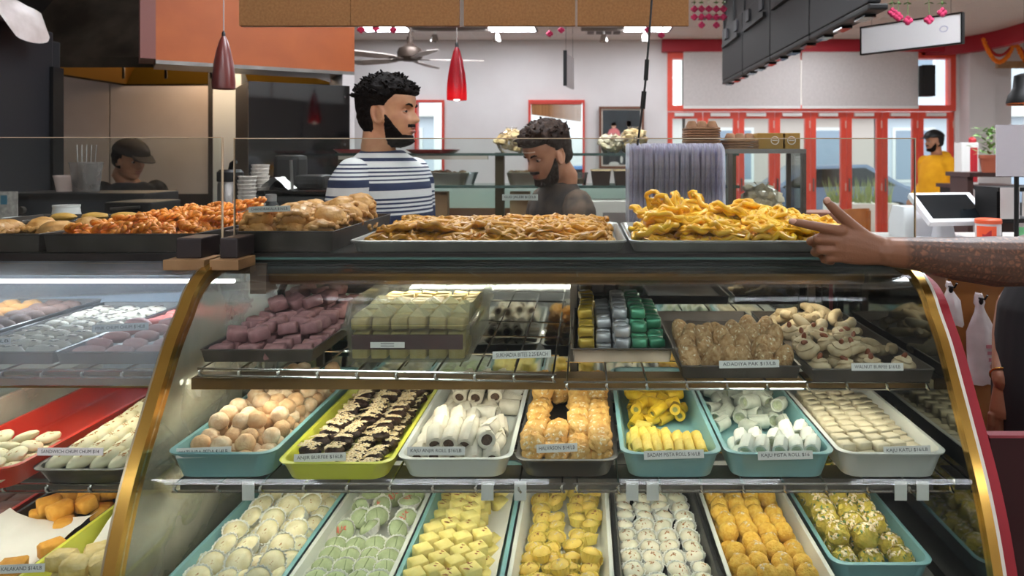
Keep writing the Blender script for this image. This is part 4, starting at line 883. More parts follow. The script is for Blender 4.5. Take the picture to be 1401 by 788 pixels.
# --- misted case ----------------------------------------------------------
M_pcc = mat('pink_chum_chum', '#e3b4ae', .7, col2='#d99a92', nscale=20, bump=.2, rnd=.08)
M_pccd = mat('coral_chum_chum', '#dd7468', .7, col2='#d0604f', nscale=20, bump=.2, rnd=.08)
lp = lambda m, nm, sc=(.032, .018, .013): [Proto(MB().ball((0, 0, sc[2]), 1, 2, sc=sc, nz=.12, seed=k*5., fr=2.5).build(nm, m, link=False)) for k in range(3)]
pk_ = lp(M_pcc, 'chum_chum'); pkd = lp(M_pccd, 'chum_chum')
grid(pk_, lin(-.985, -.855, 3), step(1.452, 1.66, .042), ZTL-.004, 'pale pink chum chum', ', misted case', 'pink chum chum', 'sweet', .005, lambda i, j: (0, 0, J(.3)), zf=lambda i, j: .004*j)
grid(pkd, lin(-.985, -.855, 3), step(1.68, 1.86, .042), ZTL-.002, 'coral pink chum chum at the back', ', misted case', 'pink chum chum', 'sweet', .005, lambda i, j: (0, 0, J(.3)))
M_wcc = mat('white_chum_chum', '#e5dccb', .7, col2='#d8cab3', nscale=20, bump=.2, rnd=.05)
M_drk = mat('dark_topping', '#3c2a24', .7)
wk = [Proto(p.root, [nutflakes(210+k, 12, lambda r: ((r.uniform(-.022, .022), r.uniform(-.008, .008), .024), (0, 0, 1)), .005, M_drk, 'dark_bits')]) for k, p in enumerate(lp(M_wcc, 'white_chum_chum'))]
grid(wk, lin(-1.205, -1.08, 3), step(1.452, 1.86, .042), ZTL-.004, 'white chum chum, dark bits', ', misted case', 'white chum chum', 'sweet', .004, lambda i, j: (0, 0, J(.3)))
M_orr = mat('orange_loaf', '#d99a4a', .7, col2='#c98638', nscale=20, bump=.2, rnd=.06); M_brr = mat('brown_loaf', '#7b5a4c', .7, col2='#684a3e', nscale=20, bump=.2, rnd=.06)
for nm, m_, cols in (('orange', M_orr, (-1.44, -1.385)), ('brown', M_brr, (-1.33, -1.285))):
    pq = lp(m_, 'milk_sweet', (.026, .02, .016)); grid(pq, list(cols), step(1.452, 1.86, .042), ZTL+.004, nm+' milk sweet', ', misted case', nm+' milk sweets', 'sweet', .004, lambda i, j: (0, 0, J(.3)))
M_ivo = mat('ivory_sweet', '#efe7cb', .65, col2='#e2d6ae', nscale=30, bump=.15, rnd=.04, sss=.05)
M_brsp = mat('brown_spot', '#a5702e', .6)
sk = []
for k in range(2):
    sk.append(Proto(MB().ball((0, 0, .012), 1, 2, sc=(.021, .034, .013), nz=.05, seed=k).build('sandwich_chum_chum', M_ivo, link=False), [nutflakes(230+k, 12, lambda r: ((r.uniform(-.008, .008), r.uniform(-.010, .010),   .0245), (0, 0, 1)), .0024, M_brsp, 'nut_topping')]))
grid(sk, lin(-.960, -.842, 4), step(1.354, 1.80, .043), ZM+.017, 'ivory sandwich chum chum', ', black tray', 'sandwich chum chum', 'sweet', .003, lambda i, j: (.3+J(.06), 0, -.5+J(.1)), zf=lambda i, j: .002*j)
ik = [Proto(MB().ball((0, 0, .008), .023, 2, sc=(1, .9, .42), nz=.1, seed=k*2.).build('ivory_disc', M_ivo, link=False), [nutflakes(250+k, 7, lambda r: ((r.uniform(-.01, .01), r.uniform(-.01, .01), .0168), (0, 0, 1)), .0022, M_brsp, 'nut_topping')]) for k in range(3)]
grid(ik, lin(-1.15, -1.04, 4), step(1.30, 1.46, .036), ZM+.008, 'ivory disc sweet, bottom layer', ', red tray', 'ivory discs in the red tray', 'sweet', .004, lambda i, j: (.2+J(.2), J(.2), J(3)))
grid(ik, lin(-1.145, -1.06, 3), step(1.32, 1.46, .04), ZM+.024, 'ivory disc sweet, upper layer', ', red tray', 'ivory discs in the red tray', 'sweet', .006, lambda i, j: (.2+J(.2), J(.2), J(3)))
# white tub at the frame edge
tb = market_tray('plastic_tub', -1.46, -1.20, 1.36, 1.86, ZM, .09, glass('milky_tub', tint='#f0f0ea', refl=.6, rough=.3, haze=.6, hazecol='#efece2', hscale=3), 'milky plastic tub beside the red tray in the misted case', .012, .03, cat='tub')
# lowest level of the misted case
M_kal = mat('kalakand_orange', '#e2a644', .75, col2='#cf8f2e', nscale=70, bump=.5, bscale=150, rnd=.08); M_kal2 = mat('kalakand_pale', '#e3cf9a', .8, col2='#d2b878', nscale=60, bump=.7, bscale=120, rnd=.06)
ko = blockproto('orange_kalakand', .042, .034, .03, M_kal, .0022, 3, .004); kp_ = blockproto('pale_kalakand', .046, .04, .032, M_kal2, .004, 3, .006)
for k, (x, y, a, l) in enumerate(((-1.145, 1.30, .5, 'nearest pair, outer'), (-1.105, 1.29, .7, 'nearest pair, inner'), (-1.045, 1.335, .3, 'alone mid paper'), (-1.02, 1.40, .9, 'beside the gold strip'))): ko[k % 3].put((x, y, ZB+.022), (0, 0, a), 'orange kalakand block on white paper, '+l, 'orange kalakand blocks', 'sweet')
heap(ko, -1.16, -1.03, 1.50, 1.72, ZB+.010, 22, 'orange kalakand block, paper edge', ', black tray', 'orange kalakand blocks', 2, .026, rx=.2)
pm = MB(); 
pm.loft([[Vector((x, y, ZB+.014+.010*noise.noise(Vector((x*25, y*25, 1)))+.02*smoothstep(1.36, 1.5, y)+(.03*abs((x+1.1)/.1)**3))) for x in lin(-1.195, -1.01, 14)] for y in lin(1.245, 1.52, 16)], False, closed=False)
tag(pm.build('tray_paper', M_paper), 'crumpled white paper in the black tray with orange kalakand', 'paper')
heap(kp_, -.965, -.85, 1.27, 1.36, ZB+.012, 8, 'crumbly pale kalakand block', ', lime tray front', 'pale kalakand blocks', 2, .028, rx=.2)
heap(kp_, -.965, -.85, 1.56, 1.74, ZB+.012, 22, 'crumbly pale kalakand block', ', lime tray back', 'pale kalakand blocks', 2, .028, rx=.2)
pm = MB(); pm.loft([[Vector((x, y, ZB+.012+.004*noise.noise(Vector((x*25, y*25, 5)))+.05*smoothstep(1.40, 1.56, y)+.03*smoothstep(-.85, -.82, x))) for x in lin(-.975, -.828, 12)] for y in lin(1.25, 1.58, 16)], False, closed=False)
tag(pm.build('tray_paper', M_paper), 'white paper over pale kalakand in the lime yellow tray', 'paper')
M_brb = mat('brown_burfee', '#6d4b44', .6, col2='#5a3b36', nscale=50, bump=.2, rnd=.08)
bb_ = blockproto('brown_burfee', .052, .04, .03, M_brb, .001, 2, .003)
grid(bb_, lin(-1.355, -1.24, 3), step(1.27, 1.70, .043), ZB+.008, 'brown burfee bar', ', low red tray', 'brown burfee bars', 'sweet', .002, lambda i, j: (0, 0, J(.06)))
# ================================================================== fried sweets on the counter
def jalebi(name, m, R, tr_, loops, amp, zamp, seed, n=84, k=5, disc=False):
    r = random.Random(seed); ph = r.uniform(0, 6.28); pts = []
    for i in range(n):
        t = i/(n-1)*loops*2*math.pi; f = i/(n-1)
        q = R*(.92-.62*f+amp*math.sin(3.37*t+ph))
        pts.append((q*math.cos(t), q*math.sin(t), zamp*math.sin(2.63*t+ph)+tr_*.9+tr_*.7*math.sin(7*t)))
    # a few crossing strands
    mb = MB(); mb.tube(pts, tr_, k)
    if disc: mb.lathe([(.0, .001), (R*.86, .001), (R*.92, .004), (R*.86, .0075), (0, .0085)], 22)
    for c in range(3):
        a = r.uniform(0, 6.28); b = a+r.uniform(2, 4); P0 = Vector((R*.8*math.cos(a), R*.8*math.sin(a), tr_*1.5)); P1 = Vector((R*.8*math.cos(b), R*.8*math.sin(b), tr_*1.5))
        mid = (P0+P1)/2+Vector((r.uniform(-.2, .2)*R, r.uniform(-.2, .2)*R, tr_)); mb.tube([P0*(1-s)*(1-s)+mid*2*s*(1-s)+P1*s*s for s in (0, .17, .33, .5, .67, .83, 1)], tr_*.9, k)
    return Proto(mb.build(name, m, link=False, ang=80))
M_gud = mat('gud_jalebi_syrup', '#d89a30', .36, col2='#b0761c', nscale=45, bump=.4, bscale=130, coat=0., spec=.35, rnd=.12, sss=.05)
M_yj = mat('yellow_jalebi_syrup', '#f9c62e', .28, col2='#efb01e', nscale=40, bump=.3, bscale=120, coat=0., rnd=.08, sss=.08)
M_jg = mat('jangiri_orange', '#ec9834', .32, col2='#e08224', nscale=50, bump=.4, bscale=150, coat=.1, rnd=.1)
random.seed(5)
gud = [jalebi('gud_jalebi', M_gud, .055, .0066, 3.1, .10, .002, s, disc=True) for s in range(4)]
def fried(protos, xs, ys, z, desc, tail, group, tilt, jit, skip=None, zf=None):
    for j, y in enumerate(ys):
        cols = [i for i in range(len(xs)) if not (skip and skip(i, j))]
        for c, i in enumerate(cols):
            random.choice(protos).put((xs[i]+J(jit)+(.4*(xs[1]-xs[0]) if j % 2 else 0)*(0 if i == len(xs)-1 else 1), y+J(jit), z+(zf(i, j) if zf else 0)), (J(tilt), J(tilt), J(3)), f'{desc}, {where(c, len(cols), j)}{tail}', group, 'sweet', random.uniform(.9, 1.08))
fried(gud, lin(-.462, .024, 7), lin(1.705, 2.0, 5), ZC+.008, 'brown syrupy jalebi, bottom layer', ', sheet pan', 'brown gud jalebi', .12, .006)
fried(gud, lin(-.455, .010, 7), lin(1.712, 2.0, 5), ZC+.020, 'brown syrupy jalebi, middle layer', ', sheet pan', 'brown gud jalebi', .16, .01)
fried(gud, lin(-.44, .0, 6), lin(1.735, 2.0, 5), ZC+.034, 'brown syrupy jalebi, top layer', ', sheet pan', 'brown gud jalebi', .2, .012, skip=lambda i, j: (j == 0 and i % 3 == 2))
yj = [jalebi('yellow_jalebi', M_yj, .056, .0066, 3.6, .15, .005, 20+s, 100, disc=s > 0) for s in range(4)]
fried(yj, lin(.172, .63, 6), lin(1.715, 2.0, 4), ZC+.012, 'bright yellow jalebi, bottom layer', ', sheet pan', 'yellow jalebi', .25, .01)
fried(yj, lin(.175, .60, 6), lin(1.735, 2.0, 4), ZC+.030, 'bright yellow jalebi, second layer', ', sheet pan', 'yellow jalebi', .3, .012, skip=lambda i, j: i == 5 and j == 0)
fried(yj, lin(.19, .52, 5), lin(1.78, 1.98, 3), ZC+.047, 'bright yellow jalebi, third layer', ', sheet pan', 'yellow jalebi', .35, .015)
fried(yj, lin(.20, .46, 4), lin(1.82, 1.96, 2), ZC+.063, 'bright yellow jalebi, top layer', ', sheet pan', 'yellow jalebi', .5, .015)
for k, (x, y, ry) in enumerate(((.19, 1.86, 1.2), (.235, 1.88, 1.35), (.30, 1.9, 1.0))): yj[k].put((x, y, ZC+.080), (J(.3), ry, J(1)), 'bright yellow jalebi standing on edge atop the heap, '+ORD[k]+' from left', 'yellow jalebi', 'sweet', .9)
def jangiri(seed):
    r = random.Random(seed); mb = MB(); R = .024
    mb.tube([(R*.55*math.cos(t), R*.55*math.sin(t), .006) for t in [2*math.pi*i/14 for i in range(14)]], .0048, 6, closed=True)
    n = 72; pts = []
    for i in range(n):
        t = 2*math.pi*i/n; a = 9*t
        q = R*.80+R*.26*math.cos(a); pts.append(((q)*math.cos(t+.10*math.sin(a)), q*math.sin(t+.10*math.sin(a)), .007+.004*math.sin(a)+.001*r.random()))
    mb.tube(pts, .0046, 5, closed=True); return Proto(mb.build('jangiri', M_jg, link=False, ang=80))
jg = [jangiri(s) for s in range(3)]
fried(jg, lin(-1.165, -.91, 6), lin(1.66, 2.03, 7), ZC+.026, 'orange jangiri coil, bottom layer', ', counter tray', 'orange jangiri', .3, .006)
fried(jg, lin(-1.155, -.905, 6), lin(1.67, 2.03, 7), ZC+.042, 'orange jangiri coil, middle layer', ', counter tray', 'orange jangiri', .45, .008)
fried(jg, lin(-1.10, -.90, 5), lin(1.75, 2.03, 5), ZC+.058, 'orange jangiri coil, top layer', ', counter tray', 'orange jangiri', .5, .01, zf=lambda i, j: .006*j*(i/4))
# chandrakala: crimped half dry pastry
M_ch = mat('chandrakala_crust', '#cf9c58', .55, col2='#b27a38', nscale=45, bump=.8, bscale=90, rnd=.1, coat=.2)
cps = []
for k in range(3):
    mb = MB(); mb.ball((0, 0, .026), .036, 3, sc=(1.05, .95, .68), nz=.16, seed=k*4., fr=3.2)
    n = 44; mb.tube([((.039+.003*math.sin(11*t))*math.cos(t), (.036+.003*math.sin(11*t))*math.sin(t), .022+.0035*math.sin(13*t)) for t in [2*math.pi*i/n for i in range(n)]], .0062, 6, closed=True)
    cps.append(Proto(mb.build('chandrakala', M_ch, link=False, ang=70)))
CRT = lambda i, j: (.5+J(.2), J(.3), J(3))
grid(cps, lin(-.765, -.605, 3), step(1.692, 2.05, .07), ZC+.016, 'golden crinkled chandrakala, bottom layer', ', steel tray', 'chandrakala pastries', 'sweet', .006, CRT)
grid(cps, lin(-.745, -.61, 3), step(1.70, 2.0, .072), ZC+.046, 'golden crinkled chandrakala, upper layer', ', steel tray', 'chandrakala pastries', 'sweet', .01, CRT, skip=lambda i, j: j == 0 and i == 2)
heap(cps, -.66, -.60, 1.86, 2.06, ZC+.062, 3, 'golden crinkled chandrakala on top', ', steel tray', 'chandrakala pastries', 1)
heap(cps, -1.52, -1.26, 1.66, 1.86, ZC+.010, 8, 'golden crinkled pastry', ', end counter tray', 'pastries in the end tray', 1)
M_yp = mat('yellow_pastry', '#cfa14c', .6, col2='#b98a35', nscale=50, bump=.4, bscale=100, rnd=.1)
yp = lp(M_yp, 'yellow_pastry', (.036, .022, .012))
for k, (x, y) in enumerate(((-1.44, 2.02), (-1.36, 2.03), (-1.29, 2.05))): yp[k].put((x, y, ZC+.034), (0, 0, .2*k), 'flat yellow pastry in the tray behind, '+ORD[k]+' from left', 'yellow pastries', 'sweet')
fo = MB(); fo.loft([[Vector((x, y, ZC+.028+.014*noise.noise(Vector((x*60, y*60, 2))))) for x in lin(-1.59, -1.25, 24)] for y in lin(1.94, 2.15, 14)], False, closed=False)
tag(fo.build('foil_sheet', mat('crinkled_foil', '#c9ccd0', .2, 1.), smooth=False), 'crinkled silver foil lining the tray behind the counter front', 'foil')

# ================================================================== price cards
def text_mesh(s, size=1.):
    c = bpy.data.curves.new('lettering', 'FONT'); c.body = s; c.size = size; c.align_x = 'CENTER'; c.align_y = 'CENTER'; c.resolution_u = 2
    o = bpy.data.objects.new('lettering', c); me = bpy.data.meshes.new_from_object(o); bpy.data.objects.remove(o); return me
def lettering(s, width, m, parent, loc, rot=(math.pi/2, 0, 0), height=None):
    me = text_mesh(s); xs = [v.co.x for v in me.vertices]; ys = [v.co.y for v in me.vertices]; cx = (min(xs)+max(xs))/2; cyy = (min(ys)+max(ys))/2
    k = width/(max(xs)-min(xs)); ky = height/(max(ys)-min(ys)) if height else k
    for v in me.vertices: v.co = Vector(((v.co.x-cx)*k, (v.co.y-cyy)*ky, 0))
    me.materials.clear(); me.materials.append(m)
    o = bpy.data.objects.new('lettering', me); COL.objects.link(o); o.parent = parent; o.location = loc; o.rotation_euler = rot; return o
def card(txt, px0, px1, py, d, hpx, lab, roll=0., tilt=.15, yaw=0., txt_w=.88):
    p = P((px0+px1)/2, py, d); w = (px1-px0)*d/1000; h = hpx*d/1000
    o = empty('price_card', p, lab, 'price card', 'printed price cards'); o.rotation_euler = (-tilt, roll, yaw)
    MB().box((-w/2, 0, -h/2), (w/2, .0012, h/2)).build('card', M_paper, o, smooth=False)
    lettering(txt, w*txt_w, M_ink, o, (0, -.0003, 0), height=h*.52)
    return o
card('MATHURA PEDA $14LB', 241, 316, 619, 1.327, 13, 'white price card reading MATHURA PEDA', -.04)
card('ANJIR BURFEE $16LB', 402, 473, 626, 1.318, 11, 'white price card reading ANJIR BURFEE', -.04)
card('KAJU ANJIR ROLL $16/LB', 557, 636, 617, 1.322, 11, 'white price card reading KAJU ANJIR ROLL')
card('HALVASON $14/LB', 734, 790, 613, 1.322, 11, 'white price card reading HALVASON', -.04)
card('BADAM PISTA ROLL $16/LB', 881, 963, 622, 1.317, 11, 'white price card reading BADAM PISTA ROLL, stuck on teal rim', -.03)
card('KAJU PISTA ROLL $16', 1037, 1112, 623, 1.317, 11, 'white price card reading KAJU PISTA ROLL, stuck on teal rim', -.02)
card('KAJU KATLI $16/LB', 1209, 1273, 616, 1.322, 11, 'white price card reading KAJU KATLI', -.03)
card('SUKHADIA BITES 2.25/EACH', 674, 754, 485, 1.40, 10, 'white price card reading SUKHADIA BITES on the wire shelf', -.03)
card('ADADIYA PAK $13/LB', 984, 1066, 498, 1.403, 10, 'white price card reading ADADIYA PAK', -.02)
card('WALNUT BURFEE $16/LB', 1165, 1236, 502, 1.382, 10, 'white price card reading WALNUT BURFEE')
card('PINK CHUM CHUM $14LB', 126, 203, 448, 1.45, 10, 'white price card reading PINK CHUM CHUM in misted case', -.05)
card('SANDWICH CHUM CHUM $14', 51, 141, 618, 1.287, 10, 'white price card reading SANDWICH CHUM CHUM, black tray', 0)
card('KALAKAND $14/LB', -2, 61, 778, 1.232, 11, 'white price card reading KALAKAND at the frame corner', -.04)
card('$14LB', -20, 14, 467, 1.44, 9, 'white price card ending 14LB at the frame edge of misted case', -.03)
card('CHANDRAKALA $16/LB', 340, 397, 286, 1.66, 8, 'white price card reading CHANDRAKALA on the pastries', -.03, tilt=0)
card('GUD JALEBI $12/LB', 687, 736, 270, 1.6225, 8.5, 'white price card reading GUD JALEBI taped to the glass guard', 0, tilt=0)
for o, dz in ():
    MB().box((-.004, .0013, -dz), (.004, .0028, .004)).build('card_stem', M_white_p, o, smooth=False)
# ================================================================== people
def fuse(mb, voxel, smooth=3, fac=.5):
    """one continuous skin from overlapping closed shapes"""
    o = mb.build('temp_body', M_paper, smooth=False)
    r = o.modifiers.new('r', 'REMESH'); r.mode = 'VOXEL'; r.voxel_size = voxel; r.use_smooth_shade = True
    s = o.modifiers.new('s', 'SMOOTH'); s.factor = fac; s.iterations = smooth
    dg = bpy.context.evaluated_depsgraph_get(); me = bpy.data.meshes.new_from_object(o.evaluated_get(dg)); bpy.data.objects.remove(o)
    return me
def mesh_obj(name, me, m, parent=None):
    me.name = name; me.materials.clear(); me.materials.append(m); me.polygons.foreach_set('use_smooth', [True]*len(me.polygons))
    o = bpy.data.objects.new(name, me); COL.objects.link(o)
    if parent: o.parent = parent
    return o
ZT_ = [-.120, -.112, -.100, -.088, -.078, -.066, -.058, -.050, -.040, -.028, -.012, .004, .016, .030, .048, .068, .086, .100, .111, .117, .119]
FT_ = [.040, .074, .086, .084, .081, .086, .086, .087, .086, .086, .084, .083, .086, .091, .091, .084, .070, .052, .033, .016, .004]
BT_ = [.010, .020, .036, .052, .062, .074, .081, .087, .092, .096, .100, .102, .104, .105, .103, .095, .080, .062, .040, .020, .004]
WT_ = [.016, .030, .043, .050, .054, .059, .062, .064, .067, .069, .071, .072, .073, .075, .076, .072, .062, .049, .031, .015, .004]
NZ_ = [-.046, -.040, -.033, -.026, -.018, -.006, .006, .016, .026]
NV_ = [0, .009, .024, .028, .024, .016, .009, .004, 0]
def head_pt(z, t, feat=True):
    f = np.interp(z, ZT_, FT_); b = np.interp(z, ZT_, BT_); w = np.interp(z, ZT_, WT_)
    c, s = math.cos(t), math.sin(t); x = (f if c > 0 else b)*math.copysign(abs(c)**.88, c); y = w*math.copysign(abs(s)**.82, s)
    if feat and c > 0:
        ns = .008+.007*smoothstep(.01, -.035, z); x += np.interp(z, NZ_, NV_)*math.exp(-(y/ns)**2)
        a = abs(y)
        x -= .011*math.exp(-((a-.032)/.015)**2-((z-.001)/.011)**2)
        x += .004*math.exp(-((a-.026)/.02)**2-((z-.021)/.007)**2)
        x += .0065*math.exp(-(y/.019)**2)*(math.exp(-((z+.053)/.0045)**2)+1.1*math.exp(-((z+.066)/.0055)**2))-.004*math.exp(-(y/.022)**2-((z+.0595)/.003)**2)
        x += .004*math.exp(-(y/.016)**2-((z+.098)/.01)**2)
        x += .004*math.exp(-((a-.046)/.014)**2-((z+.022)/.016)**2)
    return Vector((x, y, z))
def add_head(mb, M, nt=56):
    zs = sorted(set(list(np.linspace(-.120, .119, 66))))
    mb.loft([[M @ head_pt(z, 2*math.pi*j/nt) for j in range(nt)] for z in zs])
    for sd in (-1, 1):
        for (dz, rr) in ((0, 1),):
            E = Matrix.Translation((-.010, sd*.0755, -.010)) @ Matrix.Rotation(sd*.35, 4, 'Z') @ Matrix.Rotation(-.18, 4, 'Y')
            ring = [M @ E @ Vector((.019*math.cos(a), sd*.004*math.cos(a)*-1, .032*math.sin(a)-.004*math.cos(a))) for a in [2*math.pi*q/16 for q in range(16)]]
            mb.tube(ring, .0046, 6, closed=True)
            mb.ball(M @ E @ Vector((.004, -sd*.003, -.004)), 1, 2, sc=(.012, .005, .024), M=(M.to_3x3() @ E.to_3x3()))
def shell(mb, M, mask, th, nt=72, nz=60, namp=.3, nf=60, z0=-.1195, z1=.1188):
    """hair or beard: the head's own surface raised where mask is set, its rim sunk below the skin"""
    zs = np.linspace(z0, z1, nz); V = []; K = []
    for z in zs:
        for j in range(nt):
            t = 2*math.pi*j/nt; t2 = t if t <= math.pi else t-2*math.pi
            p = head_pt(z, t); k = mask(p, t2); n = Vector((p.x, p.y, max(0, p.z-.03)*1.2 if p.z > .03 else min(0, p.z+.09)*.8)).normalized()
            q = noise.noise(p*nf)+.5*noise.noise(p*nf*2.3)
            V.append(M @ (p+n*(-.005+(th(p)+.005)*k*(1+namp*q)))); K.append(k)
    fs = []
    for i in range(nz-1):
        for j in range(nt):
            a = [i*nt+j, i*nt+(j+1) % nt, (i+1)*nt+(j+1) % nt, (i+1)*nt+j]
            if max(K[q] for q in a) > .02: fs.append(a)
    if z1 > .11: fs.append([(nz-1)*nt+j for j in range(nt)])
    mb.add(V, fs); return mb
M_lip = mat('lips', '#8f5448', .5)
def eyes(M, par, iris='#2a1a12', lidm=None):
    lp_ = MB()
    for z, r in ((-.0535, .0038), (-.0660, .0046)): lp_.tube([M @ (head_pt(z, math.atan2(y, .083))+Vector((-.0012, 0, 0))) for y in lin(-.019, .019, 7)], [r*.4, r*.8, r, r*.9, r, r*.8, r*.4], 6)
    lp_.build('lips', M_lip, par)
    Mw = mat('eye_white', '#a39a92', .35); Mi = mat('iris_'+iris, iris, .2)
    for sd in (-1, 1):
        c = Vector((.0630, sd*.0315, .001)); e = MB().ball(M @ c, .0125, 2).build('eye', Mw, par)
        MB().ball(M @ (c+Vector((.0078, 0, 0))), .0074, 2).build('iris', Mi, e)
        if lidm:
            lm = MB()
            for up in (1, -1):
                rings = []
                for q in range(5):
                    a = math.radians((9 if up > 0 else 15)+q*19)*up
                    rings.append([M @ (c+Vector((.0137*math.cos(a)*math.cos(b), .0137*math.sin(b)*1.12, .0137*math.sin(a)*math.cos(b)))) for b in np.linspace(-1.45, 1.45, 9)])
                lm.loft(rings, False, closed=False)
            lm.build('eyelid', lidm, e)
def brows(M, par, m, th=.0042):
    for sd in (-1, 1):
        pts = [M @ (head_pt(z, math.atan2(y*1.0, .088)*1.25)+Vector((.0015, 0, 0))) for y, z in ((sd*.012, .019), (sd*.022, .0235), (sd*.034, .0255), (sd*.046, .0215))]
        MB().tube(pts, [th*.8, th, th*.9, th*.4], 6).build('eyebrow', m, par)
def frame(o, fwd, pitch=0., roll=0., s=1.):
    f = Vector(fwd).normalized(); l = Vector((0, 0, 1)).cross(f)
    R = Matrix((f, l, Vector((0, 0, 1)))).transposed().to_4x4()
    return Matrix.Translation(o) @ R @ Matrix.Rotation(pitch, 4, 'Y') @ Matrix.Rotation(roll, 4, 'X') @ Matrix.Scale(s, 4)
def oval(mb, B, secs, n=28):
    """B: body frame (x forward, y to its own left); secs: (z, half depth, half width, forward shift)"""
    mb.loft([[B @ Vector((sx+d*math.copysign(abs(math.cos(t))**.85, math.cos(t)), w*math.copysign(abs(math.sin(t))**.85, math.sin(t)), z)) for t in [2*math.pi*j/n for j in range(n)]] for z, d, w, sx in secs])
def limb(mb, pts, rr, n=14): 
    mb.tube(pts, rr, n); mb.ball(pts[0], rr[0]*.98, 2); mb.ball(pts[-1], rr[-1]*.98, 2)
def simple_hand(mb, w, d, up, s=1., thumb=1):
    """relaxed hand: wrist point w, direction d, back-of-hand normal up"""
    d = Vector(d).normalized(); up = (Vector(up)-d*Vector(up).dot(d)).normalized(); sd = up.cross(d)*thumb
    mb.tube([w, w+d*.03*s, w+d*.075*s, w+d*.092*s], [.024*s, .028*s, .034*s, .028*s], 12, sq=.55)
    for i, (o, L) in enumerate(((.026, .075), (.009, .083), (-.009, .077), (-.026, .062))):
        b = w+d*.082*s+sd*o*s; p = [b, b+d*L*.45*s-up*.006*s, b+d*L*.75*s-up*.022*s, b+d*L*.88*s-up*.040*s]; mb.tube(p, [.0095*s, .009*s, .008*s, .0068*s], 8); mb.ball(p[-1], .0068*s, 1)
    b = w+d*.022*s+sd*.022*s; p = [b, b+d*.03*s+sd*.022*s-up*.006*s, b+d*.062*s+sd*.03*s-up*.014*s, b+d*.082*s+sd*.03*s-up*.02*s]; mb.tube(p, [.014*s, .0115*s, .0095*s, .0075*s], 8); mb.ball(p[-1], .0075*s, 1)
M_skin1 = mat('skin_tan', '#c4946f', .5, col2='#b58262', nscale=25, bump=.06, bscale=300, sss=.12)
M_skin2 = mat('skin_brown', '#b0795a', .5, col2='#a0694b', nscale=25, bump=.06, bscale=300, sss=.12)
M_skin3 = mat('skin_warm', '#b07d5e', .5, col2='#a06c4e', nscale=25, sss=.1)
M_hair = mat('black_hair', '#0b0908', .65, col2='#171210', nscale=90, spec=.12, bump=.6, bscale=160)
M_hair2 = mat('dark_brown_hair', '#1a120e', .6, col2='#33241a', nscale=90, spec=.15, bump=.6, bscale=160)
M_jean = mat('dark_denim', '#242a38', .8, col2='#1c212c', nscale=60)
M_shoe = mat('dark_shoe', '#191716', .5)
def legs(par, B, hip=.95, m=None):
    """trousers and shoes, standing"""
    t = MB()
    oval(t, B, [(hip-.02, .115, .165, 0), (hip-.12, .12, .175, 0), (hip-.2, .10, .15, 0)])
    for sd in (-1, 1): limb(t, [B @ Vector((0, sd*.085, hip-.12)), B @ Vector((.015, sd*.095, .5)), B @ Vector((0, sd*.1, .09))], [.088, .068, .055])
    mesh_obj('trousers', fuse(t, .014, 3), m or M_jean, par)
    for sd in (-1, 1):
        s = MB(); s.loft([[B @ Vector((x, sd*.1+w*math.cos(a), max(.002, .045+hh*math.sin(a)))) for a in [2*math.pi*q/12 for q in range(12)]] for x, w, hh in ((-.085, .02, .03), (-.06, .036, .05), (.02, .04, .055), (.1, .042, .035), (.15, .036, .025), (.175, .015, .012))])
        s.build('shoe', M_shoe, par)
def tufts(mb, M, n, seed, reg, L=.028, r=.0042, up=.6):
    r_ = random.Random(seed)
    for i in range(n):
        for _ in range(40):
            z = r_.uniform(-.06, .117); t = r_.uniform(-math.pi, math.pi); p = head_pt(z, t)
            if reg(p, t) > .6: break
        nn = Vector((p.x, p.y, max(0, p.z-.02))).normalized(); tg = Vector((r_.uniform(-1, 1), r_.uniform(-1, 1), r_.uniform(-.3, up))).normalized()
        p0 = p+nn*.008; pts = [p0, p0+nn*L*.5+tg*L*.2, p0+nn*L*.75+tg*L*.55, p0+nn*L*.7+tg*L*.95]
        mb.tube([M @ q for q in pts], [r, r*1.05, r*.8, r*.2], 5)

# ---------------------------------------------------------------- the man in the striped shirt
m1 = empty('person', (-.655, 2.46, 0), 'man in navy and white striped T-shirt standing behind the counter, in profile', 'person', 'people')
I1 = Matrix.Translation((.655, -2.46, 0))
Hd = I1 @ frame((-.657, 2.445, 1.644), (1, -.10, 0), .02, 0, .98)
B = I1 @ frame((-.665, 2.47, .035), (.92, -.38, 0))
mb = MB(); add_head(mb, Hd)
limb(mb, [Hd @ Vector((-.022, 0, -.05)), Hd @ Vector((-.034, 0, -.12)), B @ Vector((-.03, 0, 1.44))], [.058, .056, .066], 20)
oval(mb, B, [(.93, .09, .13, 0), (1.1, .09, .13, 0), (1.28, .10, .145, 0), (1.40, .085, .14, -.01), (1.45, .05, .09, -.02)])
AR1 = [[B @ Vector(p) for p in ((-.01, -.165, 1.405), (-.03, -.215, 1.14), (.16, -.20, 1.02))], [B @ Vector(p) for p in ((-.01, .165, 1.405), (-.03, .215, 1.14), (.16, .20, 1.02))]]
for sd, A_ in zip((-1, 1), AR1):
    limb(mb, A_, [.048, .043, .028]); simple_hand(mb, A_[2], A_[2]-A_[1], (0, 0, 1), 1., -sd)
mesh_obj('body', fuse(mb, .0042, 2, .4), M_skin1, m1)
hm = lambda p, t: smoothstep(-.085, -.07, p.z)*smoothstep(-.022, -.034, p.x) if p.z < .016 else max(smoothstep(.052, .062, p.z), smoothstep(.022, .010, p.x-.028*smoothstep(.02, .06, p.z)))
hb = MB(); shell(hb, Hd, hm, lambda p: .006+.010*smoothstep(.02, .09, p.z), namp=.35, nf=75); tufts(hb, Hd, 260, 3, lambda p, t: hm(p, t)*(1 if p.z > .045 else .3), .014, .0042, .7); hb.build('hair', M_hair, m1, ang=80)
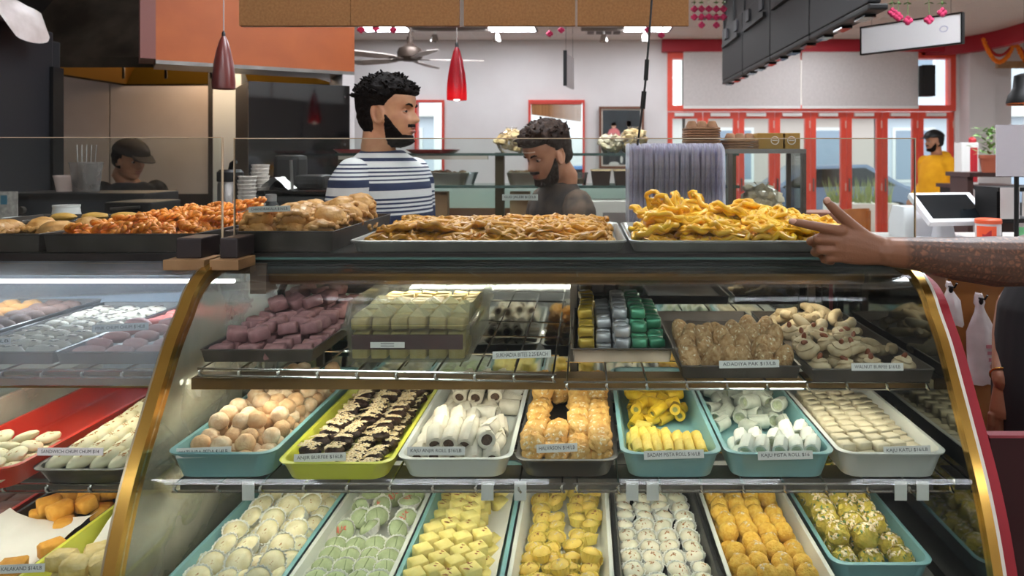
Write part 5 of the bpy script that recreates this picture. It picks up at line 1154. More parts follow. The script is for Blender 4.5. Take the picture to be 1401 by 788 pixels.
def bm_(p, t):
    if p.x < .004: return 0
    a = abs(p.y); jaw = smoothstep(.0, -.012, p.z-(.006-max(0, p.x-.012)*1.45))
    if p.x > .05: jaw = max(jaw, smoothstep(-.074, -.080, p.z)) if p.z < -.074 else jaw*smoothstep(.030, .037, a)
    mous = smoothstep(.0075, .0045, abs(p.z+.046+.08*max(0, a-.012)))*smoothstep(.034, .028, a)*smoothstep(.05, .06, p.x)
    side = smoothstep(.004, .014, p.x)
    return max(jaw*side, mous)
bb1 = MB(); shell(bb1, Hd, bm_, lambda p: .0034, namp=.5, nf=160, z1=.02, nt=96, nz=50); bb1.build('beard', M_hair, m1, ang=80)
eyes(Hd, m1, lidm=M_skin1); brows(Hd, m1, M_hair)
# the striped shirt: bands by height
M_str = bpy.data.materials.new('striped_jersey'); M_str.use_nodes = True; nt = M_str.node_tree; bs = nt.nodes['Principled BSDF']; bs.inputs['Roughness'].default_value = .85
tc = nt.nodes.new('ShaderNodeTexCoord'); sx = nt.nodes.new('ShaderNodeSeparateXYZ'); nt.links.new(tc.outputs['Object'], sx.inputs[0])
mr = nt.nodes.new('ShaderNodeMapRange'); mr.inputs['From Min'].default_value = 1.300; mr.inputs['From Max'].default_value = 1.520; nt.links.new(sx.outputs['Z'], mr.inputs['Value'])
rp = nt.nodes.new('ShaderNodeValToRGB'); rp.color_ramp.interpolation = 'CONSTANT'; nt.links.new(mr.outputs[0], rp.inputs[0]); nt.links.new(rp.outputs[0], bs.inputs['Base Color'])
seq = []; z = 1.300
for i in range(5): seq += [(z, 1), (z+.0065, 0)]; z += .0135
seq += [(z, 0), (z+.018, 1)]; z += .018+.024; seq += [(z, 0)]; z += .007
for i in range(4): seq += [(z, 1), (z+.0055, 0)]; z += .0125
seq += [(z, 0), (1.479, 1), (1.490, 0), (1.506, 1)]
el = rp.color_ramp.elements; NV = hexc('#1d2a4c'); WH = hexc('#dcdada')
while len(el) < len(seq): el.new(.5)
for e, (zz, k) in zip(el, seq): e.position = max(0, min(1, (zz-1.300)/.22)); 
for e, (zz, k) in zip(sorted(el, key=lambda e: e.position), sorted(seq)): e.color = NV if k else WH
mb = MB()
oval(mb, B, [(.93, .115, .165, 0), (1.0, .115, .165, 0), (1.12, .113, .160, 0), (1.26, .122, .172, .004), (1.36, .115, .176, 0), (1.42, .098, .172, -.01), (1.447, .080, .140, -.016), (1.468, .068, .098, -.02), (1.482, .062, .072, -.022)])
mesh_obj('striped_shirt', fuse(mb, .006, 4, .5), M_str, m1)
for A_ in AR1:
    sv = MB(); limb(sv, [A_[0]*.99+Vector((0, 0, .012)), A_[0]*.86+A_[1]*.14+Vector((0, 0, .006)), A_[0]*.5+A_[1]*.5, A_[0]*.22+A_[1]*.78], [.058, .068, .068, .066], 20)
    so_ = mesh_obj('sleeve', fuse(sv, .006, 4, .5), M_str, m1)
    for v in so_.data.vertices: v.co.z -= .012
    so_.location.z = .012
MB().tube([B @ Vector((-.02+.066*math.cos(a)*1.02, .066*math.sin(a)*1.0, 1.468-.016*math.cos(a))) for a in [2*math.pi*q/24 for q in range(24)]], .006, 8, closed=True).build('collar_band', mat('navy_rib', '#1b2544', .85), m1)
legs(m1, B)

# ---------------------------------------------------------------- the man looking down in the dark shirt
m2 = empty('person', (-.17, 3.0, 0), 'bearded man in dark brown patterned shirt looking down behind the counter', 'person', 'people')
I2 = Matrix.Translation((.17, -3.0, 0))
Hd = I2 @ frame((-.150, 2.95, 1.502), (-.80, -.60, 0), .36, 0, 1.0)
B = I2 @ frame((-.100, 3.02, 0), (-.9, -.44, 0))
mb = MB(); add_head(mb, Hd)
limb(mb, [Hd @ Vector((-.02, 0, -.05)), Hd @ Vector((-.045, 0, -.11)), B @ Vector((-.0, 0, 1.33))], [.058, .057, .068], 20)
oval(mb, B, [(.90, .09, .13, -.05), (1.1, .09, .13, -.03), (1.22, .10, .145, -.01), (1.31, .085, .14, 0), (1.35, .05, .09, .01)])
AR2 = [[B @ Vector(p) for p in ((0, -.17, 1.315), (.02, -.24, 1.07), (.22, -.14, .98))], [B @ Vector(p) for p in ((0, .17, 1.315), (.02, .235, 1.07), (.22, .13, .98))]]
for sd, A_ in zip((-1, 1), AR2):
    limb(mb, A_, [.048, .042, .028]); simple_hand(mb, A_[2], A_[2]-A_[1], (0, 0, 1), 1., -sd)
mesh_obj('body', fuse(mb, .0045, 2, .4), M_skin2, m2)
hm2 = lambda p, t: smoothstep(-.06, -.045, p.z)*smoothstep(-.022, -.034, p.x) if p.z < .016 else max(smoothstep(.055, .066, p.z), smoothstep(.010, -.004, p.x-.03*smoothstep(.02, .06, p.z)))
hb = MB(); shell(hb, Hd, hm2, lambda p: .007+.020*smoothstep(.03, .09, p.z), namp=.4, nf=60); tufts(hb, Hd, 150, 8, lambda p, t: hm2(p, t) if p.z > .06 else 0, .022, .0045, .5); hb.build('hair', M_hair2, m2, ang=80)
bb1 = MB(); shell(bb1, Hd, bm_, lambda p: .0045, namp=.5, nf=160, z1=.02, nt=96, nz=50); bb1.build('beard', M_hair2, m2, ang=80)
eyes(Hd, m2, lidm=M_skin2); brows(Hd, m2, M_hair2)
MB().tube([Hd @ (head_pt(.040, a)+Vector((.001, 0, 0))) for a in np.linspace(-.55, .55, 9)], .0032, 6, sq=.6).build('forehead_reflection_mark', mat('pale_mark', '#d9b9a4', .8), m2)  # pale stripe: tilak mark with the glass-edge reflection put into its colour
mb = MB()
oval(mb, B, [(.88, .12, .17, -.05), (1.05, .118, .165, -.03), (1.18, .124, .172, -.01), (1.27, .115, .178, 0), (1.325, .095, .165, 0), (1.36, .074, .11, .005), (1.385, .068, .075, .005)])
M_brsh = mat('dark_patterned_shirt', '#1a1512', .85, col2='#3f3229', nscale=11, amt=.3, bump=.15, bscale=40)
mesh_obj('patterned_shirt', fuse(mb, .007, 4, .5), M_brsh, m2)
M_brsl = mat('tan_patterned_sleeve', '#5d4a3c', .85, col2='#2e241e', nscale=16, amt=.4, bump=.15, bscale=40)
for A_ in AR2:
    sv = MB(); limb(sv, [A_[0]*.99+Vector((0, 0, .008)), A_[0]*.86+A_[1]*.14, A_[0]*.5+A_[1]*.5, A_[0]*.25+A_[1]*.75], [.060, .069, .068, .066], 20); mesh_obj('sleeve', fuse(sv, .007, 4, .5), M_brsl, m2)
MB().tube([B @ Vector((.004+.066*math.cos(a), .068*math.sin(a), 1.385-.012*math.cos(a))) for a in [2*math.pi*q/24 for q in range(24)]], .009, 8, closed=True).build('collar', mat('dark_collar', '#1d1816', .85), m2)
legs(m2, B, .90)

# ---------------------------------------------------------------- the kitchen worker in a cap
m3 = empty('person', (-2.95, 4.6, 0), 'kitchen worker in black T-shirt and dark cap bending over the stove', 'person', 'people')
I3 = Matrix.Translation((2.95, -4.6, 0))
Hd = I3 @ frame((-2.83, 4.55, 1.475), (.95, -.32, 0), .30, 0, 1.0)
B = I3 @ frame((-2.89, 4.62, .03), (.85, -.52, 0))
mb = MB(); add_head(mb, Hd, 40)
limb(mb, [Hd @ Vector((-.02, 0, -.05)), Hd @ Vector((-.045, 0, -.11)), B @ Vector((.05, 0, 1.27))], [.055, .053, .062], 16)
oval(mb, B, [(.88, .09, .13, -.06), (1.05, .09, .13, -.03), (1.17, .09, .13, .0), (1.25, .08, .13, .03), (1.29, .05, .09, .04)])
AR3 = [[B @ Vector(p) for p in ((.03, -.16, 1.25), (.12, -.26, 1.10), (.40, -.33, 1.04))], [B @ Vector(p) for p in ((.03, .16, 1.25), (.10, .24, 1.03), (.30, .16, .98))]]
for sd, A_ in zip((-1, 1), AR3):
    limb(mb, A_, [.045, .042, .030]); simple_hand(mb, A_[2], A_[2]-A_[1], (0, 0, 1), 1., -sd)
mesh_obj('body', fuse(mb, .006, 2, .4), M_skin3, m3)
hb = MB(); shell(hb, Hd, lambda p, t: smoothstep(.03, -.01, p.x)*smoothstep(-.07, -.05, p.z) if p.z < .05 else 1, lambda p: .010, namp=.3)
hb.ball(Hd @ Vector((-.115, 0, -.01)), .032, 2, nz=.15); hb.build('hair', M_hair, m3, ang=80)
cb = MB(); shell(cb, Hd, lambda p, t: smoothstep(.028, .036, p.z), lambda p: .016, namp=0.03); 
cb.loft([[Hd @ Vector((.088+x*.085*math.cos(a), .075*math.sin(a), .045-.018*x+.012*math.cos(a)*0+e)) for a in np.linspace(-1.25, 1.25, 13)] for x, e in ((0, 0), (1, -.004), (1, .001), (0, .006))], False, closed=False)
cb.build('cap', mat('dark_cap', '#241d19', .85), m3, ang=60); eyes(Hd, m3)
mb = MB(); oval(mb, B, [(.88, .115, .165, -.06), (1.02, .113, .16, -.04), (1.14, .115, .165, 0), (1.22, .105, .17, .02), (1.265, .085, .15, .03), (1.30, .066, .08, .04)])
for A_ in AR3: limb(mb, [A_[0], A_[0]*.5+A_[1]*.5, A_[0]*.15+A_[1]*.85], [.064, .060, .056], 16)
mesh_obj('black_shirt', fuse(mb, .009, 3), mat('black_cotton', '#141315', .9), m3); legs(m3, B, .90)

# ---------------------------------------------------------------- the man in the yellow hoodie, far off by the doors
m4 = empty('person', (3.98, 8.3, 0), 'man in bright yellow hoodie and black cap standing by the red doors', 'person', 'people')
I4 = Matrix.Translation((-3.98, -8.3, 0))
Hd = I4 @ frame((3.965, 8.3, 1.655), (-1, -.1, 0), .05, 0, 1.0); B = I4 @ frame((4.0, 8.32, 0), (-.95, -.3, 0))
mb = MB(); add_head(mb, Hd, 36); limb(mb, [Hd @ Vector((-.02, 0, -.05)), B @ Vector((-.01, 0, 1.46))], [.056, .064])
oval(mb, B, [(.95, .09, .13, 0), (1.2, .10, .14, 0), (1.42, .08, .13, 0)])
AR4 = [[B @ Vector(p) for p in ((0, s_*.17, 1.42), (-.06, s_*.24, 1.15), (.16, s_*.17, 1.02))] for s_ in (-1, 1)]
for sd, A_ in zip((-1, 1), AR4): limb(mb, A_, [.048, .042, .03]); simple_hand(mb, A_[2], A_[2]-A_[1], (0, 0, 1), 1., -sd)
mesh_obj('body', fuse(mb, .008, 2, .4), M_skin3, m4)
cb = MB(); shell(cb, Hd, lambda p, t: smoothstep(.038, .045, p.z), lambda p: .018, namp=.05); shell(cb, Hd, lambda p, t: smoothstep(.01, -.02, p.x)*smoothstep(-.07, -.05, p.z), lambda p: .008)
cb.loft([[Hd @ Vector((.085+x*.07*math.cos(a), .072*math.sin(a), .048-.01*x+e)) for a in np.linspace(-1.2, 1.2, 11)] for x, e in ((0, 0), (1, -.004), (1, .001), (0, .006))], False, closed=False)
cb.build('black_cap', M_black, m4, ang=60); bb1 = MB(); shell(bb1, Hd, bm_, lambda p: .005, z1=.02); bb1.build('beard', M_hair, m4, ang=80); eyes(Hd, m4)
mb = MB(); oval(mb, B, [(.86, .145, .19, 0), (.90, .15, .195, 0), (1.05, .15, .19, .01), (1.25, .145, .195, .01), (1.38, .125, .19, 0), (1.45, .10, .15, -.01), (1.50, .085, .095, -.02)])
for A_ in AR4: limb(mb, [A_[0], A_[1], A_[1]*.12+A_[2]*.88], [.082, .074, .052], 16)
mb.ball(B @ Vector((-.10, 0, 1.48)), 1, 2, sc=(.07, .11, .07), M=B.to_3x3())
mesh_obj('hoodie', fuse(mb, .012, 3), mat('yellow_fleece', '#e8a80f', .9, col2='#dc9a08', nscale=8), m4); legs(m4, B, .93)

# ---------------------------------------------------------------- the customer whose tattooed arm points across the counter
m5 = empty('person', (1.2, 1.66, 0), 'customer in black shirt pointing a tattooed arm across the counter', 'person', 'people')
I5 = Matrix.Translation((-1.2, -1.66, 0))
Hd = I5 @ frame((1.31, 1.76, 1.63), (-1, .1, 0), .1); B = I5 @ frame((1.30, 1.76, 0), (-1, .15, 0))
mb = MB(); add_head(mb, Hd, 40); limb(mb, [Hd @ Vector((-.02, 0, -.05)), Hd @ Vector((-.034, 0, -.12)), B @ Vector((-.02, 0, 1.43))], [.058, .056, .066], 16)
oval(mb, B, [(.9, .09, .13, .14), (1.1, .09, .13, .13), (1.28, .10, .145, .04), (1.38, .085, .14, -.01), (1.43, .05, .09, -.02)])
W5 = I5 @ Vector((.598, 1.452, 1.308)); E5 = I5 @ Vector((.885, 1.475, 1.285)); S5 = B @ Vector((-.01, .185, 1.375))
limb(mb, [W5, W5*.8+E5*.2, W5*.5+E5*.5+Vector((0, 0, -.004)), W5*.2+E5*.8+Vector((0, 0, -.004)), E5], [.029, .033, .043, .051, .050], 18)
limb(mb, [E5, E5*.5+S5*.5, S5], [.050, .055, .060], 18)
def hp(u, v, w=0.): return W5+Vector((-u, w, v))
# palm, back of the hand towards the shop front
mb.loft([[hp(u, cv+hv*math.sin(a), tw*math.cos(a)+ow) for a in [2*math.pi*q/16 for q in range(16)]] for u, cv, hv, tw, ow in ((-.012, -.002, .026, .021, 0), (.02, .004, .031, .020, 0), (.055, .011, .038, .0175, .001), (.085, .015, .039, .0155, .002), (.102, .016, .033, .013, .004))])
def finger(pts, rr):
    P_ = [hp(*p) for p in pts]; mb.tube(P_, rr, 10)
    for p, r in zip(P_, rr): mb.ball(p, r*1.02, 2)
finger([(.088, .040, -.002), (.122, .047, -.003), (.150, .053, -.003), (.172, .057, -.002), (.187, .060, 0)], [.0115, .0102, .0093, .0085, .0068])
finger([(.092, .022, .0), (.134, .025, .004), (.140, .017, .028), (.118, .008, .038)], [.0118, .0105, .0095, .008])
finger([(.090, .004, .0), (.128, .003, .006), (.132, -.005, .029), (.110, -.012, .037)], [.0115, .0102, .0092, .0078])
finger([(.083, -.012, .001), (.110, -.014, .007), (.114, -.020, .026), (.096, -.025, .033)], [.0102, .009, .0082, .007])
finger([(.030, .018, .006), (.058, .044, .004), (.085, .068, .0), (.106, .088, -.002), (.119, .100, -.003)], [.018, .0135, .0112, .0098, .0072])
# the other arm hangs
E6 = I5 @ Vector((1.15, 1.95, 1.10)); W6 = I5 @ Vector((1.035, 1.80, .945)); S6 = B @ Vector((-.01, -.185, 1.375))
limb(mb, [S6, S6*.5+E6*.5, E6], [.055, .05, .044]); limb(mb, [E6, E6*.6+W6*.4, W6], [.046, .045, .030]); simple_hand(mb, W6, (-.12, -.15, -.95), (-.4, -.9, 0), 1., 1)
me = fuse(mb, .0027, 2, .4)
M_tat = mat('tattooed_skin', '#8f6148', .48, bump=.08, bscale=300, sss=.08); nt = M_tat.node_tree; bs = nt.nodes['Principled BSDF']; L_ = nt.links.new
tc = nt.nodes.new('ShaderNodeTexCoord'); n1 = nt.nodes.new('ShaderNodeTexNoise'); n1.inputs['Scale'].default_value = 38; n1.inputs['Detail'].default_value = 3; n1.inputs['Distortion'].default_value = 3.5
wv = nt.nodes.new('ShaderNodeTexVoronoi'); wv.feature = 'DISTANCE_TO_EDGE'; wv.inputs['Scale'].default_value = 85; wv.inputs['Randomness'].default_value = .9
L_(tc.outputs['Object'], n1.inputs['Vector']); L_(tc.outputs['Object'], wv.inputs['Vector'])
c1 = nt.nodes.new('ShaderNodeMapRange'); c1.inputs['From Min'].default_value = .04; c1.inputs['From Max'].default_value = .30; L_(wv.outputs['Distance'], c1.inputs['Value'])
c2 = nt.nodes.new('ShaderNodeMapRange'); c2.inputs['From Min'].default_value = .40; c2.inputs['From Max'].default_value = .60; L_(n1.outputs['Fac'], c2.inputs['Value'])
mm = nt.nodes.new('ShaderNodeMath'); mm.operation = 'MULTIPLY'; L_(c1.outputs[0], mm.inputs[0]); L_(c2.outputs[0], mm.inputs[1])
sx = nt.nodes.new('ShaderNodeSeparateXYZ'); L_(tc.outputs['Object'], sx.inputs[0])
rg = nt.nodes.new('ShaderNodeMapRange'); rg.inputs['From Min'].default_value = -.575; rg.inputs['From Max'].default_value = -.560; L_(sx.outputs['X'], rg.inputs['Value'])
zz_ = nt.nodes.new('ShaderNodeMapRange'); zz_.inputs['From Min'].default_value = 1.12; zz_.inputs['From Max'].default_value = 1.16; L_(sx.outputs['Z'], zz_.inputs['Value'])
iv = nt.nodes.new('ShaderNodeMath'); iv.operation = 'MULTIPLY_ADD'; iv.inputs[1].default_value = -.72; iv.inputs[2].default_value = .72; L_(mm.outputs[0], iv.inputs[0])
r2 = nt.nodes.new('ShaderNodeMath'); r2.operation = 'MULTIPLY'; L_(iv.outputs[0], r2.inputs[0]); L_(rg.outputs[0], r2.inputs[1])
r3 = nt.nodes.new('ShaderNodeMath'); r3.operation = 'MULTIPLY'; L_(r2.outputs[0], r3.inputs[0]); L_(zz_.outputs[0], r3.inputs[1])
mxc = nt.nodes.new('ShaderNodeMixRGB'); mxc.inputs[1].default_value = hexc('#85593f'); mxc.inputs[2].default_value = hexc('#2a2423'); L_(r3.outputs[0], mxc.inputs[0]); L_(mxc.outputs[0], bs.inputs['Base Color'])
mesh_obj('body', me, M_tat, m5)
for p, q, r in ((hp(.186, .061, -.006), (-1, 0, .25), .006),):
    MB().ball(p, 1, 2, sc=(.008, .003, .0055)).build('fingernail', mat('nail', '#c79a86', .3), m5)
MB().ball(hp(.119, .1025, -.0085), 1, 2, sc=(.007, .003, .007)).build('fingernail', mat('nail', '#c79a86', .3), m5)
hb = MB(); shell(hb, Hd, hm2, lambda p: .012, namp=.3); hb.build('hair', M_hair, m5, ang=80); eyes(Hd, m5)
mb = MB(); oval(mb, B, [(.80, .14, .18, .14), (.95, .14, .18, .14), (1.12, .135, .175, .13), (1.26, .14, .185, .06), (1.36, .13, .19, 0), (1.42, .10, .165, -.01), (1.452, .075, .115, -.018), (1.475, .066, .076, -.02)])
for a, b in ((S5, S5*.35+E5*.65), (S6, S6*.3+E6*.7)): limb(mb, [a, a*.5+b*.5, b], [.072, .070, .068], 18)
mesh_obj('black_tee', fuse(mb, .009, 3), mat('black_tee_cotton', '#0d0d0f', .95), m5); legs(m5, B, .9)
br = MB(); wd = (W6-E6).normalized(); u_ = wd.orthogonal().normalized(); v_ = wd.cross(u_); c_ = W6-wd*.01
br.tube([c_+(u_*math.cos(a)+v_*math.sin(a))*.034 for a in [2*math.pi*q/24 for q in range(24)]], .0026, 6, closed=True)
br.build('bracelet', M_gold, m5)
# ================================================================== things behind and above the counter
def boxobj(name, c, s, m, lab, cat, rz=0., bev=.004, group=None):
    """a plain carton-like thing; c: middle of its base"""
    o = MB().box((-s[0]/2, -s[1]/2, 0), (s[0]/2, s[1]/2, s[2]), bev=bev).build(name, m, smooth=False, loc=c); o.rotation_euler = (0, 0, rz); return tag(o, lab, cat, group)
# brown backs of the hanging menu boards
M_cork = mat('brown_board_back', '#9a6f42', .85, col2='#8b6138', nscale=120, bump=.15, bscale=200)
for k, (a, b) in enumerate(((-1.23, -.834), (-.832, -.447), (-.43, -.034), (-.026, .37))):
    o = empty('hanging_board', ((a+b)/2, 2.6, 1.96), 'brown back of a hanging menu board, '+ORD[k]+' in the row of four', 'board', 'hanging menu boards'); w = (b-a)/2
    MB().box((-w, 0, 0), (w, .022, .62)).build('board_back', M_cork, o, smooth=False)
    f = MB(); f.box((-w, .022, 0), (w, .03, .62)); f.build('board_face', M_white_p, o, smooth=False)
    for sx in (-.8, .8): MB().tube([(w*sx, .012, .62), (w*sx, .012, CEIL-1.96)], .002, 5).build('hanging_wire', M_steel, o)
# tapered glass pendants
def pendant(px, py0, py1, w, d, m_sh, lab, lit):
    p = P(px, py1, d); h = (py1-py0)*d/1000; r = w*d/2000
    o = empty('pendant_lamp', p, lab, 'pendant lamp')
    prof = [(r, 0), (r*1.02, h*.12), (r*.97, h*.3), (r*.84, h*.5), (r*.62, h*.72), (r*.36, h*.9), (r*.14, h*.985), (r*.1, h)]
    MB().lathe(prof+[(q*.93, z) for q, z in reversed(prof)], 28).build('lamp_shade', m_sh, o, ang=60)
    MB().lathe([(r*.16, h*.97), (r*.16, h*1.04), (r*.05, h*1.08)], 12, cap=True).build('cap', M_black, o)
    MB().tube([(0, 0, h*1.05), (0, 0, CEIL-p.z)], .0022, 6).build('cord', mat('grey_cord', '#8b837f', .6), o)
    if lit: MB().ball((0, 0, h*.08), r*.5, 2).build('bulb', emis('warm_bulb', '#fff0dc', 9), o)
M_pl = bpy.data.materials.new('red_glass_shade'); M_pl.use_nodes = True; nt = M_pl.node_tree; b_ = nt.nodes['Principled BSDF']; b_.inputs['Base Color'].default_value = hexc('#7d1220'); b_.inputs['Roughness'].default_value = .25
tl = nt.nodes.new('ShaderNodeBsdfTranslucent'); tl.inputs[0].default_value = hexc('#f0442c'); ms = nt.nodes.new('ShaderNodeMixShader'); ms.inputs[0].default_value = .42
nt.links.new(b_.outputs[0], ms.inputs[1]); nt.links.new(tl.outputs[0], ms.inputs[2]); nt.links.new(ms.outputs[0], nt.nodes['Material Output'].inputs[0])
pendant(625, 63, 137, 27, 3.2, M_pl, 'lit red glass pendant lamp between the two men', True)
pendant(306, 48, 122, 29, 2.9, mat('dull_maroon_glass', '#54231f', .3), 'unlit maroon pendant lamp in front of the orange soffit', False)
# ceiling fan
fp = P(561, 72, 6.0); fan = empty('ceiling_fan', fp, 'ceiling fan with dark bronze motor and pale blades behind the striped man', 'fan'); M_fan = mat('fan_bronze', '#4a3f38', .4, .6); M_bl = mat('fan_blade', '#b9b0ab', .5, col2='#9f958f', nscale=10)
MB().lathe([(.0, -.07), (.06, -.07), (.10, -.04), (.105, 0), (.09, .035), (.04, .06), (.025, .075), (.025, .13), (.0, .13)], 24).build('motor', M_fan, fan)
MB().tube([(0, 0, .1), (0, 0, CEIL-fp.z)], .012, 8).build('downrod', M_fan, fan); MB().lathe([(.0, CEIL-fp.z-.05), (.05, CEIL-fp.z-.02), (.06, CEIL-fp.z)], 16, cap=True).build('ceiling_cup', M_fan, fan)
for k in range(5):
    R_ = Matrix.Rotation(math.radians(10+72*k), 4, 'Z') @ Matrix.Rotation(.16, 4, 'X'); bl = MB()
    bl.prism([(.16, -.045), (.30, -.065), (.55, -.07), (.60, -.045), (.60, .045), (.55, .07), (.30, .065), (.16, .045)], -.058, -.05, 'z'); bl.v = [tuple(R_ @ Vector(v)) for v in bl.v]; b2 = bl.build('blade', M_bl, fan, smooth=False)
    ar = MB().box((.07, -.02, -.06), (.2, .02, -.052)); ar.v = [tuple(R_ @ Vector(v)) for v in ar.v]; ar.build('blade_arm', M_fan, b2, smooth=False)
# black refrigerator at the frame edge and a bag on it
fr = empty('refrigerator', (-2.93, 3.15, 0), 'tall black refrigerator standing at the frame edge of the kitchen', 'refrigerator')
M_frg = mat('black_fridge', '#17181c', .55, col2='#1d1e23', nscale=200)
MB().box((-.37, -.45, .05), (.38, .36, 2.09), bev=.01).build('fridge_body', M_frg, fr, smooth=False); MB().box((.384, .33, 1.2), (.40, .40, 1.92)).build('door_edge', M_black, fr, smooth=False); MB().box((-.36, .365, .1), (.37, .42, 2.05), bev=.008).build('door', M_frg, fr, smooth=False); MB().box((-.36, -.44, 0), (.37, .35, .05)).build('plinth', M_black, fr, smooth=False)
bg_ = MB(); rings = []
for q in range(15):
    s_ = q/14; x = -.30+.86*s_; top = .03+.13*math.sin(math.pi*min(1, .12+s_*.85))**.7-.20*smoothstep(.93, 1, s_); wd = .22*math.sin(math.pi*(.1+.84*s_))**.5+.01
    rings.append([Vector((x+.008*noise.noise(Vector((q, j, 0))), wd*math.cos(t)*(1+.12*noise.noise(Vector((q*.8, j*.9, 3)))), (max(.0, math.sin(t))*top if s_ < .92 else top*.5+math.sin(t)*.03)+.012*noise.noise(Vector((q*.9, j*.8, 7)))*max(0, math.sin(t)))) for j, t in enumerate([2*math.pi*a/22 for a in range(22)])])
bg_.loft(rings); tag(bg_.build('plastic_bag', mat('white_plastic_bag', '#d9d0cc', .4, col2='#c6bbb6', nscale=14, bump=.5, bscale=30, sss=.05), loc=(-2.98, 3.2, 2.095)), 'white plastic bag lying on top of the black refrigerator', 'bag')
# glossy black cabinet under the soffit
A2 = Vector((-1.86, 4.03, 0)); B2 = Vector((-1.40, 4.325, 0))
cab = empty('glass_front_cooler', (0, 0, 0), 'tall glossy black cooler mirroring the room, under the orange soffit', 'cooler')
quadbox(MB(), A2-nrm*.02, B2-nrm*.02, .5, 0, 0, 1.905).build('cooler_body', M_black, cab, smooth=False)
quadbox(MB(), A2-nrm*.035, B2-nrm*.035, .014, .1, .1, 1.905).build('black_glass_front', mat('black_mirror_glass', '#0a0b0d', .06, spec=1.), cab, smooth=False)
for z in (1.84, 1.56): MB().ball(B2-nrm*.04-u*.03+Vector((0, 0, z)), .008, 1).build('screw_cap', M_steel, cab)
# back counter for drinks and tubs at the left
bc = empty('back_counter', (-1.75, 2.95, 0), 'low dark back counter carrying flask, cups and tubs on the kitchen side', 'counter')
MB().box((-.72, -.3, .1), (.72, .28, 1.17)).build('counter_body', M_dark, bc, smooth=False); MB().box((-.74, -.32, 1.17), (.74, .3, 1.2)).build('worktop', M_steel_dk, bc, smooth=False)
for k in range(3): MB().box((-.71+.48*k, -.315, .15), (-.25+.48*k, -.3, 1.14)).build('cabinet_door', mat('dark_laminate', '#2b2320', .5), bc, smooth=False)
def on(px, d): return (px-800)*d/1000
ZB2 = 1.2005
fl = empty('vacuum_flask', (on(315, 2.75), 2.75, ZB2), 'steel vacuum flask with black lid and lever next to paper cups', 'flask')
MB().lathe([(0, 0), (.042, 0), (.044, .01), (.044, .19), (.04, .2), (0, .2)], 24).build('flask_body', M_steel, fl); MB().lathe([(0, .2), (.046, .2), (.046, .235), (.036, .245), (0, .245)], 24).build('lid', M_black, fl); MB().tube([(0, 0, .24), (.01, -.01, .265), (.03, -.02, .275)], .009, 8).build('lever', M_black, fl)
def cupstack(px, d, n, lab, z=ZB2, r=.031):
    o = empty('paper_cup_stack', (on(px, d), d, z), lab, 'cup stack', 'stacked paper cups'); m = mat('printed_cup', '#d7cfc8', .6, col2='#b9ada4', nscale=60)
    me = MB().lathe([(r*.7, 0), (r, .075), (r*1.07, .077), (r*1.07, .081), (r*.96, .08), (r*.66, .003)], 20, cap=True).mesh('paper_cup', m)
    for i in range(n):
        c = bpy.data.objects.new('paper_cup', me); COL.objects.link(c); c.parent = o; c.location = (.002*math.sin(i*2.1), 0, .014*i)
cupstack(338, 2.72, 11, 'shorter stack of printed paper cups beside the flask'); cupstack(356, 2.8, 14, 'taller stack of printed paper cups beside the black bottle'); cupstack(352, 2.65, 4, 'short nested paper cups in front of the tall cup stacks', r=.026)
bt = empty('black_bottle', (on(371, 2.68), 2.68, ZB2), 'squat black bottle with grey cap by the paper cups', 'bottle')
MB().lathe([(0, 0), (.034, 0), (.036, .01), (.036, .09), (.022, .125), (.017, .13), (0, .13)], 20).build('bottle_body', M_black, bt); MB().lathe([(0, .13), (.019, .13), (.019, .155), (0, .155)], 16).build('cap', mat('grey_cap', '#8b8582', .5), bt)
cm = empty('coffee_machine', (on(424, 2.9), 2.9, ZB2), 'black coffee machine with rounded lid in front of the glossy cooler', 'coffee machine')
MB().box((-.16, -.14, 0), (.17, .14, .145), bev=.02).build('machine_body', mat('black_satin', '#131416', .35), cm, smooth=False); MB().box((-.15, -.145, .145), (.165, .13, .165), bev=.008).build('lid', M_black_gl, cm, smooth=False); MB().box((-.12, -.145, .03), (.12, -.138, .12)).build('front_panel', mat('smoky_panel', '#2b2d31', .2), cm, smooth=False)
MB().box((-.15, 0, .165), (-.05, .12, .30), bev=.02).build('hopper', M_black, cm, smooth=False); MB().box((-.06, -.02, .165), (.06, .12, .22), bev=.02).build('grinder', M_black, cm, smooth=False)
MB().tube([(-.03, -.1, .165), (-.035, -.1, .28)], .006, 6).build('steam_wand', M_steel, cm)
nk = MB(); nk.loft([[Vector((x, y, .0+.05*(1-abs(x)/.06)+.012*noise.noise(Vector((x*50, y*50, 1))))) for x in lin(-.06, .06, 10)] for y in lin(-.05, .05, 8)], False, closed=False); tag(nk.build('crumpled_napkin', M_paper, loc=(on(392, 2.9), 2.82, ZB2+.168)), 'crumpled white napkin on top of the black coffee machine', 'napkin')
